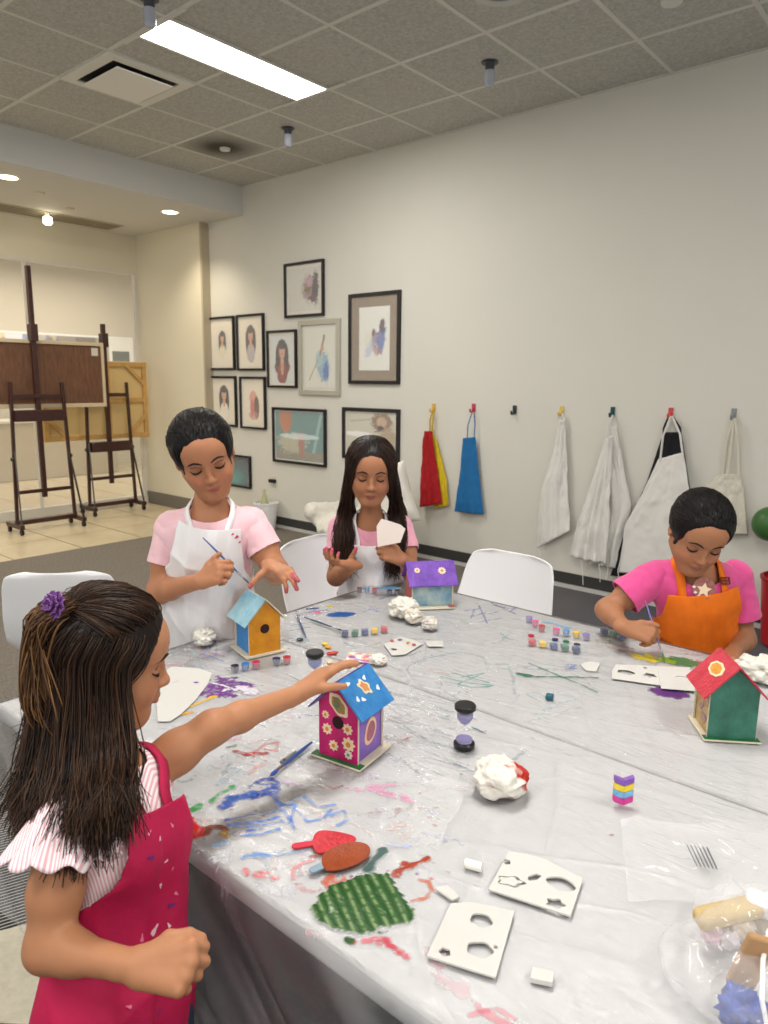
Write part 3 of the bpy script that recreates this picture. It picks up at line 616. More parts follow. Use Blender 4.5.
pillow((p[0]+.05, 3.99, p[2]-.01), .42, .46, .15, (-.1, -.35, .35), mat('cushion_cotton', '#e6e1d6', .9, sheen=.3), 'cushion', 'white square cushion standing on the lounge chair', 'cushion')
# waste bin, bottle, socket below the low pictures
p = onz(267, 525, 0); p = np.array([-5.45, 4.62, 0])
p = ony(266, 510, 4.66); t = thing('waste_bin', 'small white bin on the floor under the low pictures', 'bin', (p[0], 4.66, 0))
MB().lathe([(.09, 0), (.12, .27), (.112, .27), (.085, .02)], 28).build('bin_body', white, t, smooth=True); MB().lathe([(.112, .265), (.126, .27), (.126, .285), (.112, .285)], 28, cap=False).build('rim', white, t, smooth=True)
o = MB().lathe([(.035, 0.02), (.045, .06), (.045, .24), (.016, .34), (.016, .38)], 20).build('bottle', mat('clear_bottle', '#cfcf9c', .1, alpha=.55), None, smooth=True, loc=(p[0]-.02, 4.66, .03)); tag(o, 'clear yellowish bottle standing in the small white bin', 'bottle')
p = ony(275, 481, WY); t = thing('wall_socket', 'wall socket with a dark plug under the low pictures', 'socket', (p[0], WY, p[2]))
MB().box((-.04, -.008, -.06), (.04, 0, .06)).build('socket_plate', mat('socket_white', '#dcd9ce', .4), t, bevel=.003); MB().box((-.05, -.05, -.015), (.03, -.008, .02)).build('plug', black, t, bevel=.004)
# ================================================================== TABLES AND THE PLASTIC SHEET
TX0, TX1, TY0, TY1, TZ = -1.72, .14, .60, 2.085, .75; ST = .7535       # ST: top of the plastic sheet
tblm = mat('table_laminate', '#dadadb', .4); legm = mat('table_leg', '#3c3d40', .35, metal=.6)
for k, (y0, y1) in enumerate(((TY0+.004, 1.339), (1.347, TY1-.004))):
    t = thing('folding_table', ('white folding table under the plastic sheet, on the side nearest the camera', 'white folding table under the plastic sheet, on the side towards the aprons')[k], 'table', (0, 0, 0))
    MB().box((TX0+.004, y0, TZ-.042), (TX1-.004, y1, TZ)).build('tabletop', tblm, t, bevel=.006)
    for x in (TX0+.22, TX1-.22):
        for y in (y0+.08, y1-.08):
            MB().tube([(x, y, .0), (x, y, TZ-.04)], .014, 12).build('leg', legm, t, smooth=True)
        MB().tube([(x, y0+.08, .32), (x, y1-.08, .32)], .010, 10).build('cross_bar', legm, t, smooth=True)
# sheet: one surface, fine on top, draped over the three sides
def axis(a, b, h, dl, dr):
    L = np.arange(-dl, -.004, .014) if dl else np.array([]); mid = np.arange(0, b-a, h); mid = np.append(mid, b-a)
    Rr = (b-a)+np.arange(.014, dr, .014) if dr else np.array([]); return np.concatenate([a+L, a+mid, a+Rr])
sx = axis(TX0, TX1, .0027, .22, .02); sy = axis(TY0, TY1, .0025, .50, .22)
SX, SY = np.meshgrid(sx, sy)
cx = np.clip(SX, TX0-.004, TX1+.004); cy = np.clip(SY, TY0-.004, TY1+.004); ex = np.abs(SX-cx); ey = np.abs(SY-cy)
drop = np.hypot(ex, ey)
P0 = np.stack([SX, SY, SX*0], -1)
# wrinkles: ridged, running in several directions
def ridge(P, s): return 1-np.abs(noise(P, s))
def rot2(P, a, sx_, sy_): c, q = math.cos(a), math.sin(a); return np.stack([(P[..., 0]*c+P[..., 1]*q)*sx_, (-P[..., 0]*q+P[..., 1]*c)*sy_, P[..., 2]*0], -1)
wob = fbm(P0*3.1, 2, 9)[..., None]*np.array([.05, .05, 0]); Pw = P0+wob
r1 = ridge(rot2(Pw, .35, 2.2, 16), 1)**10; r2 = ridge(rot2(Pw, -1.0, 2.5, 14), 2)**10; r3 = ridge(rot2(Pw, 1.25, 3, 22), 3)**8; r4 = ridge(Pw*7, 4)**8
mk = np.clip(fbm(P0*2.1, 2, 31)+.35, 0, 1)
wr = (r1*.9+r2*.7+r3*.5*mk+r4*.45*mk)
hgt = wr*.0017+fbm(P0*60, 2, 12)*.00025+np.clip(fbm(P0*4, 2, 15), 0, 1)*.0016
top = drop < 1e-4
ux = np.where(drop > 1e-5, np.sign(SX-cx)*ex/np.maximum(drop, 1e-6), 0); uy = np.where(drop > 1e-5, np.sign(SY-cy)*ey/np.maximum(drop, 1e-6), 0)
out = .006+np.clip(drop, 0, .5)*.05+(fbm(np.stack([SX*5+SY*5, drop*1.5, SX*0], -1), 3, 21)*.030)*np.clip(drop*6, 0, 1)
edge = np.clip(np.minimum.reduce([SX-TX0, TX1-SX, SY-TY0, TY1-SY])/.02, 0, 1)
VX = cx+ux*np.maximum(out, .004)*np.clip(drop*40, 0, 1); VY = cy+uy*np.maximum(out, .004)*np.clip(drop*40, 0, 1)
VZ = np.where(top, TZ+.0012+hgt*(.3+.7*edge), TZ+.001-drop)
# ---- paint on the sheet
PC = np.ones(SX.shape+(3,))*np.array(srgb('#ededef')); PA = np.zeros(SX.shape)
brush_n = fbm(P0*70, 3, 40); fine_n = fbm(P0*220, 2, 44)
def region(pts, m):
    pts = np.array(pts); x0, y0 = pts.min(0)-m; x1, y1 = pts.max(0)+m
    i0, i1 = np.searchsorted(sx, x0), np.searchsorted(sx, x1); j0, j1 = np.searchsorted(sy, y0), np.searchsorted(sy, y1); return slice(j0, j1), slice(i0, i1)
def lay(sl, m, col, a=1., relief=0):
    c = np.array(srgb(col))**1.18; m = np.clip(m, 0, 1)*a; PC[sl] = PC[sl]*(1-m[..., None])+c*m[..., None]; PA[sl] = np.maximum(PA[sl], m)
    if relief: VZ[sl] += m*relief
def stroke(pts, w, col, a=1., dry=.5, relief=.0004, px=True):
    """a brush stroke through photo-measured points on the sheet; w in metres"""
    P = [onz(*p)[:2] for p in pts] if px else pts; P = np.array(P); sl = region(P, w*1.5)
    X, Y = SX[sl], SY[sl]
    if X.size == 0: return
    best = np.full(X.shape, 9.); 
    for (x0, y0), (x1, y1) in zip(P[:-1], P[1:]):
        dx, dy = x1-x0, y1-y0; t = np.clip(((X-x0)*dx+(Y-y0)*dy)/(dx*dx+dy*dy+1e-9), 0, 1); best = np.minimum(best, np.hypot(X-x0-dx*t, Y-y0-dy*t))
    d = best/(w/2)+brush_n[sl]*.35; m = np.clip((1-d)/.30, 0, 1)*np.clip(1.32-dry*(.5+fine_n[sl]*1.2+brush_n[sl]*.6), 0, 1)
    lay(sl, m, col, a, relief)
def blob(c, rx, ry, col, a=1., rot=0, rag=.25, relief=.0005, holes=0.):
    q = onz(*c)[:2]; sl = region([q], max(rx, ry)*1.4); x = SX[sl]-q[0]; y = SY[sl]-q[1]; co, si = math.cos(rot), math.sin(rot)
    d = np.hypot((x*co+y*si)/rx, (-x*si+y*co)/ry)+brush_n[sl]*rag; m = np.clip((1-d)/.12, 0, 1)
    if holes: m = m*np.clip(1.3-holes*np.clip(fine_n[sl]+brush_n[sl]+.2, 0, 1)*2, 0, 1)
    lay(sl, m, col, a, relief)
Z6 = lambda x, y: (160+x/2.743, 720+y/2.743)
Z4 = lambda x, y: (150+x/2.844, 640+y/2.844)
Z5 = lambda x, y: (400+x/2.087, 600+y/2.087)
Z1 = lambda x, y: (290+x/4.8, 570+y/4.8)
Z2 = lambda x, y: (510+x/4.518, 600+y/4.518)
def S(Z, pts, w, col, **k): stroke([Z(*p) for p in pts], w, col, **k)
rr = random.Random(5)
# faint tints and old smears everywhere children have worked
for i in range(110):
    x = rr.uniform(150, 560); y = rr.uniform(620, 880) if x < 430 else rr.uniform(640, 780)
    c = rr.choice(['#d58fae', '#9aa8d8', '#7d86c0', '#caa0d0', '#8fb8c0', '#d8a08f', '#c06a86', '#8aa098', '#5a78b8', '#7a8c9c']); L_ = rr.uniform(12, 60); th = rr.uniform(-.6, .9)
    pts = [(x, y)]; 
    for k in range(3): th += rr.uniform(-.7, .7); pts.append((pts[-1][0]+L_/3*math.cos(th), pts[-1][1]+L_/3*math.sin(th)*.6))
    stroke(pts, rr.uniform(.003, .009), c, a=rr.uniform(.25, .75), dry=1.0, relief=0)
for i in range(26):
    x = rr.uniform(160, 420); y = rr.uniform(640, 900); blob((x, y), rr.uniform(.012, .04), rr.uniform(.008, .02), rr.choice(['#e0b8c8', '#c9cfe8', '#e8c8b8', '#d0b8dc']), a=.35, rot=rr.uniform(0, 3), rag=.8, relief=0, holes=1)
for i in range(70):
    x = rr.uniform(170, 470); y = rr.uniform(640, 900); blob((x, y), .003, .0025, rr.choice(['#a83040', '#4a68b0', '#2c6a60', '#c05a30', '#7a3a8c', '#31426a']), a=.9, rag=.3)
# purple patch with white scratches
blob((221, 688), .085, .062, '#7d4a94', rot=.75, rag=.35, holes=.35); blob((245, 690), .035, .018, '#e6e2ea', a=.9, rot=.5, rag=.9)
S(Z4, [(150, 118), (200, 128), (240, 140)], .007, '#ece8f0'); 
for p in ([(30, 70), (140, 78)], [(70, 95), (110, 60), (150, 40)], [(110, 20), (210, 46)], [(150, 50), (230, 30)]): S(Z4, p, .01, rr.choice(['#b08ac8', '#c06a9a', '#8ab0dc', '#b04a7a']), a=.8, dry=.8)
S(Z4, [(90, 70), (150, 85), (120, 30), (60, 45)], .006, '#5a9ab0', a=.8); S(Z4, [(180, 10), (150, 40), (210, 60)], .006, '#6a94d0', a=.8)
stroke([(172, 712), (196, 704), (215, 697)], .014, '#e0b838', dry=.6); stroke([(176, 716), (190, 712)], .02, '#d8a82c', dry=.6)
# pinks, yellow, browns on the near left
for p in ([(20, 110), (130, 70)], [(10, 90), (110, 85), (160, 70)], [(30, 130), (90, 100)], [(130, 60), (210, 50)]): S(Z6, p, .022, '#d879a4', a=.7, dry=1.)
S(Z6, [(60, 95), (120, 88)], .014, '#c86a98', a=.8, dry=.9); blob(Z6(40, 130), .019, .017, '#f0c21c', rag=.12, relief=.001)
S(Z6, [(205, 85), (240, 95), (290, 92)], .014, '#a8342c'); S(Z6, [(260, 88), (290, 65), (322, 62), (318, 85), (290, 80)], .008, '#c05a48', a=.85); S(Z6, [(245, 142), (290, 115)], .014, '#d88070', a=.7, dry=.9)
S(Z6, [(90, 248), (110, 235)], .016, '#3f9a56'); S(Z6, [(140, 225), (160, 205), (200, 182)], .013, '#48a062'); S(Z6, [(185, 75), (205, 72)], .010, '#5a7a5c')
for p in ([(165, 165), (215, 140)], [(170, 150), (190, 125), (240, 150)], [(160, 175), (200, 160)]): S(Z6, p, .012, '#6f9cb4', a=.7, dry=.9)
# the blue scribbles
for p, w_, c in (([(172, 238), (215, 212), (262, 208), (300, 190)], .022, '#1f55ac'), ([(175, 222), (230, 200), (280, 205)], .02, '#2a62b4'), ([(248, 180), (285, 162), (318, 165), (326, 190), (300, 205), (250, 215)], .013, '#16469c'), ([(265, 175), (310, 175), (322, 205)], .010, '#1c4fa6'),
                 ([(310, 205), (335, 245), (355, 270), (368, 300)], .011, '#4472bc'), ([(330, 235), (372, 232), (352, 285), (330, 275)], .008, '#4a7cc4'), ([(355, 225), (395, 208), (430, 240), (480, 232)], .007, '#6a94d0'), ([(375, 250), (405, 280), (450, 270), (470, 245)], .007, '#5a86c8'), ([(470, 262), (505, 250), (512, 278), (486, 290)], .007, '#6a94d0'),
                 ([(180, 275), (250, 262), (330, 250)], .008, '#3a68b4'), ([(190, 288), (260, 282), (325, 268)], .012, '#3e74c0'), ([(200, 296), (270, 292), (330, 280)], .006, '#4a7cc4'), ([(225, 318), (280, 312), (325, 300)], .008, '#5a8ccc'), ([(235, 305), (280, 300)], .006, '#3a68b4'),
                 ([(225, 378), (260, 368), (300, 372)], .009, '#5a94d0'), ([(150, 345), (180, 335)], .008, '#7aaede'), ([(280, 378), (360, 365), (425, 350)], .004, '#7aa0c8'), ([(240, 370), (300, 385), (290, 400)], .006, '#6a9cd0')):
    S(Z6, p, w_, c, a=.95, dry=.55)
# red block and brown curl at the near edge, reds, oranges
S(Z6, [(55, 262), (80, 285), (108, 315)], .036, '#c8281c', dry=.1, relief=.0025); S(Z6, [(130, 315), (140, 298), (165, 295), (182, 305)], .016, '#8c4a34', dry=.2, relief=.003); S(Z6, [(172, 312), (182, 318)], .018, '#b08a2c', dry=.2, relief=.003)
S(Z6, [(235, 415), (270, 425), (325, 432)], .018, '#d8545c', a=.85, dry=.9); S(Z6, [(240, 430), (290, 412), (310, 440)], .010, '#cc4450', a=.8, dry=.9)
S(Z6, [(365, 435), (362, 410), (390, 392), (420, 385)], .008, '#d07078', a=.8); S(Z6, [(375, 450), (400, 470), (430, 468)], .012, '#d88088', a=.7, dry=.9); S(Z6, [(415, 375), (440, 372)], .010, '#a0503c')
S(Z6, [(642, 420), (690, 402), (735, 382)], .012, '#a84422', dry=.3, relief=.002); S(Z6, [(645, 425), (670, 400)], .018, '#a84422', dry=.4); S(Z6, [(690, 495), (730, 488), (748, 465), (735, 442), (712, 438)], .008, '#c86a3c', a=.9)
blob(Z6(500, 447), .028, .018, '#cc6238', a=.9, rot=.5, rag=.6, holes=.6); S(Z6, [(470, 450), (520, 470)], .014, '#d87a50', a=.8)
S(Z6, [(570, 412), (590, 385), (612, 362)], .018, '#55706c', dry=.2, relief=.002)
for p in ([(520, 188), (600, 192), (680, 212)], [(570, 182), (670, 178)], [(600, 200), (690, 225)]): S(Z6, p, .012, '#dc86b4', a=.75, dry=.9)
for p in ([(545, 265), (575, 255), (602, 252)], [(640, 246), (700, 244), (760, 240)], [(650, 255), (690, 238)]): S(Z6, p, .006, '#a86a54', a=.7, dry=1.)
for p in ([(630, 290), (680, 290)], [(628, 302), (690, 300)], [(640, 315), (690, 310)], [(660, 330), (680, 325)]): S(Z6, p, .006, '#dca090', a=.7, dry=1.)
S(Z6, [(455, 180), (475, 188), (500, 180)], .004, '#a84438'); S(Z6, [(650, 65), (690, 45)], .004, '#b04848')
# thick green brushed patch
gr = [onz(*Z6(*q))[:2] for q in ((415, 508), (458, 462), (560, 425), (622, 418), (704, 530), (690, 560), (520, 588), (430, 555))]
gr = np.array(gr); sl = region(gr, .01); X, Y = SX[sl], SY[sl]; ins = np.zeros(X.shape, bool); wx = X+brush_n[sl]*.004; wy = Y+fine_n[sl]*.003
for i in range(len(gr)):
    (x0, y0), (x1, y1) = gr[i], gr[(i+1) % len(gr)]
    cnd = ((y0 > wy) != (y1 > wy)) & (wx < (x1-x0)*(wy-y0)/(y1-y0+1e-12)+x0); ins ^= cnd
a0, a1 = onz(*Z6(560, 430))[:2], onz(*Z6(620, 560))[:2]; dv = (a1-a0)/np.linalg.norm(a1-a0); s_ = X*(-dv[1])+Y*dv[0]; l_ = X*dv[0]+Y*dv[1]
st = np.sin(s_*2*PI/.0155+noise(np.stack([l_*20, s_*30, s_*0], -1), 8)*1.6)
lay(sl, ins*1., '#3f6c38', 1, .0016); lay(sl, ins*np.clip(st*1.3-.55, 0, 1)*np.clip(.7+fine_n[sl], 0, 1), '#b9c79c', .75); lay(sl, ins*np.clip(-st-.1, 0, 1), '#27502a', .8, .0012)
blob(Z6(520, 606), .012, .009, '#35602f'); S(Z6, [(600, 582), (625, 580)], .006, '#35602f')
for p in ([(540, 612), (590, 600), (625, 602)], [(600, 610), (640, 622), (675, 650)], [(620, 600), (650, 640)]): S(Z6, p, .011, '#cc4a60', a=.85, dry=.8)
S(Z6, [(395, 575), (420, 588), (442, 592)], .010, '#c8485c', a=.8, dry=.8); blob((452, 985), .035, .012, '#e0a8b4', a=.5, rag=.6, relief=0); blob((495, 1018), .03, .008, '#d86a7c', a=.7, rag=.6)
stroke([(470, 1015), (495, 1008), (515, 1018)], .008, '#d86a80', a=.7); blob((436, 958), .02, .012, '#e4b0bc', a=.5, rag=.7, relief=0)
# the far left workplace
blob(Z1(245, 213), .052, .028, '#2f6cb0', rot=.85, rag=.15, relief=.001); blob(Z1(468, 85), .055, .022, '#6aa6cc', rot=.85, rag=.2, relief=.001)
for p, c in (([(370, 190), (440, 182)], '#5a7cc0'), ([(380, 175), (420, 200)], '#7a98cc'), ([(210, 165), (330, 160)], '#b0a0c8'), ([(30, 215), (110, 200), (190, 190)], '#8a70b8'), ([(30, 200), (45, 230)], '#5a5aa0'), ([(0, 290), (90, 275)], '#9cc8dc'), ([(10, 265), (70, 255)], '#a8d0e0'), ([(350, 200), (400, 180)], '#b0b8dc'), ([(300, 100), (420, 120)], '#a8a0cc'), ([(420, 140), (500, 120)], '#7a90c0')): S(Z1, p, .012, c, a=.75, dry=.9)
blob(Z1(135, 205), .018, .012, '#e07aa8', rag=.4); blob(Z1(190, 175), .012, .010, '#e0cc50', rag=.3); blob(Z1(50, 330), .03, .02, '#a0d0dc', a=.5, rag=.6, relief=0)
for p, w_ in (([(560, 480), (580, 450), (640, 425), (740, 408)], .005), ([(560, 480), (600, 530), (640, 560)], .006), ([(440, 440), (560, 500)], .003)): S(Z1, p, w_, '#9aa4a4', a=.8, dry=.6)
# grey-blue scribbles around the small houses
for i in range(34):
    x = rr.uniform(375, 440); y = rr.uniform(680, 760); L_ = rr.uniform(20, 60); th = rr.uniform(.25, .65)
    stroke([(x, y), (x+L_*.5*math.cos(th), y+L_*.5*math.sin(th)+rr.uniform(-3, 3)), (x+L_*math.cos(th), y+L_*math.sin(th))], rr.uniform(.002, .005), rr.choice(['#5a7a8c', '#7a94a0', '#4a6880', '#8aa0b0', '#6a8a8c']), a=.7, dry=.6, relief=0)
for p in ([(85, 160), (140, 172), (195, 178)], [(95, 170), (150, 182), (190, 180)], [(110, 152), (185, 172)], [(130, 160), (175, 152), (120, 175)]): S(Z5, p, .006, '#4a9a8c', a=.9, dry=.5)
S(Z5, [(30, 140), (60, 118), (120, 108), (175, 118), (185, 145)], .005, '#a8bcbc', a=.8); S(Z5, [(178, 133), (225, 133), (236, 160), (240, 195)], .007, '#8c9aa4', a=.8, dry=.7); S(Z5, [(15, 160), (25, 200), (110, 235)], .005, '#a0aeb4', a=.7)
S(Z5, [(245, 155), (262, 160), (330, 161), (412, 163)], .008, '#2c7c66', dry=.2, relief=.001); S(Z5, [(270, 132), (340, 162), (380, 178), (412, 194)], .006, '#2c8068', dry=.2, relief=.001); S(Z5, [(245, 153), (285, 160)], .012, '#246c58', dry=.3)
S(Z5, [(345, 142), (352, 134), (368, 136), (346, 146), (368, 144)], .005, '#4a78b8'); S(Z5, [(300, 45), (325, 50), (352, 58)], .018, '#7ab0d4', a=.9); S(Z5, [(150, 265), (178, 278)], .006, '#4a6880')
for p in ([(135, 22), (165, 18)], [(150, 34), (178, 26)], [(170, 45), (208, 38)], [(155, 20), (148, 38)], [(195, 10), (230, 18), (250, 14)], [(185, 28), (205, 24)], [(230, 25), (245, 12)], [(165, 12), (182, 48)], [(190, 5), (240, 28)]): S(Z5, p, .007, rr.choice(['#4a5aa0', '#3a4a8c', '#7a78c0']), a=.85, dry=.5)
for p in ([(210, 68), (225, 80)], [(125, 42), (145, 50)], [(215, 78), (245, 84)]): S(Z5, p, .006, '#7ab4a8', a=.8)
# in front of the girl in orange
blob(Z5(510, 120), .036, .03, '#dccb38', rag=.4, rot=.3); S(Z5, [(485, 112), (540, 128)], .02, '#cfc02c', a=.9); blob(Z5(585, 130), .058, .034, '#4f8c62', rot=.2, rag=.3, relief=.001); blob(Z5(553, 126), .03, .022, '#8cae34', rag=.4)
for p, c in (([(410, 85), (440, 80)], '#b8c86a'), ([(420, 92), (450, 98)], '#c8c8a0'), ([(445, 100), (490, 105)], '#c8a8c0'), ([(600, 112), (650, 118)], '#c0a0a8'), ([(620, 125), (640, 140)], '#d8487a')): S(Z5, p, .018, c, a=.7, dry=.8)
blob(Z5(563, 193), .050, .036, '#6f4688', rot=.3, rag=.15, relief=.0012)
blob((612, 835), .003, .002, '#b05070')
al = np.where(top, .10+.10*np.clip(wr, 0, 1), .10+.22*np.clip(fbm(np.stack([SX*12+SY*12, drop*3, SX*0], -1), 3, 77), 0, 1)); al = np.maximum(al, PA)
colr = np.concatenate([PC.reshape(-1, 3), al.reshape(-1, 1)], 1)
sm = bpy.data.materials.new('plastic_film'); sm.use_nodes = True; N = sm.node_tree.nodes; L = sm.node_tree.links; N.remove(N['Principled BSDF']); mo = N['Material Output']
at = N.new('ShaderNodeAttribute'); at.attribute_name = 'Col'
tc = N.new('ShaderNodeTexCoord'); n1 = N.new('ShaderNodeTexNoise'); n1.inputs['Scale'].default_value = 30; n1.inputs['Detail'].default_value = 7; n1.inputs['Distortion'].default_value = 2.2
mp = N.new('ShaderNodeMapping'); mp.inputs['Rotation'].default_value = (0, 0, .6); mp.inputs['Scale'].default_value = (.45, 1.5, 1); L.new(tc.outputs['Object'], mp.inputs[0]); L.new(mp.outputs[0], n1.inputs['Vector'])
bp = N.new('ShaderNodeBump'); bp.inputs['Strength'].default_value = .5; bp.inputs['Distance'].default_value = .008; L.new(n1.outputs['Fac'], bp.inputs['Height'])
df = N.new('ShaderNodeBsdfDiffuse'); L.new(at.outputs['Color'], df.inputs['Color']); tr = N.new('ShaderNodeBsdfTransparent'); m1 = N.new('ShaderNodeMixShader'); L.new(at.outputs['Alpha'], m1.inputs[0]); L.new(tr.outputs[0], m1.inputs[1]); L.new(df.outputs[0], m1.inputs[2])
gs = N.new('ShaderNodeBsdfAnisotropic') if hasattr(bpy.types, 'ShaderNodeBsdfAnisotropic') else N.new('ShaderNodeBsdfGlossy'); gs.inputs['Roughness'].default_value = .16; L.new(bp.outputs[0], gs.inputs['Normal'])
fn = N.new('ShaderNodeFresnel'); fn.inputs['IOR'].default_value = 1.5; L.new(bp.outputs[0], fn.inputs['Normal']); m2 = N.new('ShaderNodeMixShader'); L.new(fn.outputs[0], m2.inputs[0]); L.new(m1.outputs[0], m2.inputs[1]); L.new(gs.outputs[0], m2.inputs[2]); L.new(m2.outputs[0], mo.inputs[0])
nx, ny = len(sx), len(sy); i = (np.arange(ny-1)[:, None]*nx+np.arange(nx-1)[None]).ravel(); Q = np.stack([i, i+1, i+nx+1, i+nx], 1)
Vs = np.stack([VX, VY, VZ], -1).reshape(-1, 3)
o = npmesh('plastic_tablecloth', Vs, Q, sm, None, colr); tag(o, 'clear wrinkled plastic sheet smeared with paint, spread over the two white tables', 'tablecloth')
def table_h(x, y):
    i = min(max(np.searchsorted(sx, x), 1), nx-1); j = min(max(np.searchsorted(sy, y), 1), ny-1); return float(VZ[j, i])
# ================================================================== WHITE SHELL CHAIRS
shellm = mat('white_shell', '#f0f1f3', .32, coat=.3)
beech = mat('beech_leg', '#b98d5c', .5, var=.15, vscale=20)
def chair_proto(label, loc, rz):
    t = thing('shell_chair', label, 'chair', loc, rz, 'white moulded chairs around the tables')
    # profile in the local y-z plane (front is -y)
    prof = np.array([(-.235, .415), (-.225, .44), (-.19, .445), (-.1, .43), (0, .42), (.09, .425), (.15, .45), (.19, .50), (.215, .57), (.235, .65), (.25, .73), (.26, .79), (.262, .815)])
    n = len(prof); tt = np.linspace(0, 1, n); tf = np.linspace(0, 1, 44); py = np.interp(tf, tt, prof[:, 0]); pz = np.interp(tf, tt, prof[:, 1])
    for _ in range(2): py[1:-1] = (py[:-2]+2*py[1:-1]+py[2:])/4; pz[1:-1] = (pz[:-2]+2*pz[1:-1]+pz[2:])/4
    hw = np.interp(tf, [0, .05, .2, .45, .55, .7, .85, .93, .97, 1], [.19, .215, .225, .235, .235, .225, .205, .185, .155, .10])
    curl = np.interp(tf, [0, .15, .5, .8, 1], [.015, .03, .065, .045, .02]); u = np.linspace(-1, 1, 31)
    T_ = np.stack([np.gradient(py), np.gradient(pz)], -1); T_ /= np.linalg.norm(T_, axis=1, keepdims=True); Nn = np.stack([-T_[:, 1], T_[:, 0]], -1)
    V = np.zeros((44, 31, 3)); k = np.abs(u)**2.4
    V[..., 0] = hw[:, None]*u[None]; V[..., 1] = py[:, None]+Nn[:, 0:1]*curl[:, None]*k; V[..., 2] = pz[:, None]+Nn[:, 1:2]*curl[:, None]*k
    i = (np.arange(43)[:, None]*31+np.arange(30)[None]).ravel(); Q = np.stack([i, i+1, i+32, i+31], 1)
    o = npmesh('seat_shell', V.reshape(-1, 3), Q, shellm, t); s = o.modifiers.new('t', 'SOLIDIFY'); s.thickness = .008; s.offset = 0; sb = o.modifiers.new('s', 'SUBSURF'); sb.levels = 1; sb.render_levels = 1
    for sx_ in (-1, 1):
        for sy_ in (-1, 1): MB().tube([(sx_*.21, sy_*.2, 0), (sx_*.10, sy_*.11, .41)], [.010, .016], 12).build('leg', beech, t, smooth=True)
    m = MB()
    for q in ((-1, 1), (1, 1)): m.tube([(q[0]*.10, -.11, .40), (-q[0]*.10, .11, .40)], .007, 8)
    m.tube([(-.11, -.11, .40), (.11, -.11, .40)], .007, 8); m.build('under_frame', black, t, smooth=True)
    return t
def place_chair(px, py, z, rz, label, proto=None):
    p = onz(px, py, z); d = Vector((math.sin(rz), -math.cos(rz)))*.26  # back-top centre to origin
    loc = (p[0]+d.x, p[1]+d.y, 0)
    if proto is None: return chair_proto(label, loc, rz)
    c = copy_tree(proto); c.location = loc; c.rotation_euler = (0, 0, rz); c['label'] = label; return c
ch = place_chair(515, 556, .80, 0, 'white moulded chair at the far side between the purple-roofed house and the girl in orange')
place_chair(303, 541, .80, PI/2+.1, 'white moulded chair between the two girls in white aprons', ch)
place_chair(55, 577, .80, -2.30, 'white moulded chair behind the girl in the magenta apron', ch)
# ================================================================== PAINTED LITTLE HOUSES
def paintm(name, c1, c2, sc=30, rough=.45): return mat(name, c1, rough, col2=c2, vscale=sc, bump=.25, bscale=120)
edgew = mat('bare_board_edge', '#d9cfb8', .7, var=.1)
def flower(parent, fr, x, z, r, petal, centre, n=8, name='flower_sticker', h=.0016):
    pl = []
    for k in range(n*6): a = 2*PI*k/(n*6); q = r*(.84+.16*math.cos(n*a)); pl.append((x+q*math.cos(a), z+q*math.sin(a)))
    o = MB().prism(pl, h, fr).build(name, petal, parent)
    MB().prism([(x+r*.36*math.cos(k*PI/6), z+r*.36*math.sin(k*PI/6)) for k in range(12)], h+.0006, fr).build('flower_centre', centre, o)
    MB().prism([(x+r*.72*math.cos(k*PI/12), z+r*.72*math.sin(k*PI/12)) for k in range(24)], h*.5+.0007, fr).build('flower_ring', petal, o)
    return o
def sticker(parent, fr, pts, m1, m2, sc=.72, name='sticker', h=.0015):
    o = MB().prism(pts, h, fr).build(name, m1, parent); c = (sum(p[0] for p in pts)/len(pts), sum(p[1] for p in pts)/len(pts))
    MB().prism([(c[0]+(p[0]-c[0])*sc, c[1]+(p[1]-c[1])*sc) for p in pts], h+.0007, fr).build('sticker_inner', m2, o); return o
def oval(cx, cz, rx, rz, n=24, rot=0, wav=0, k=6):
    P = []
    for i in range(n): a = 2*PI*i/n; q = 1+wav*math.cos(k*a); x, z = rx*q*math.cos(a), rz*q*math.sin(a); P.append((cx+x*math.cos(rot)-z*math.sin(rot), cz+x*math.sin(rot)+z*math.cos(rot)))
    return P
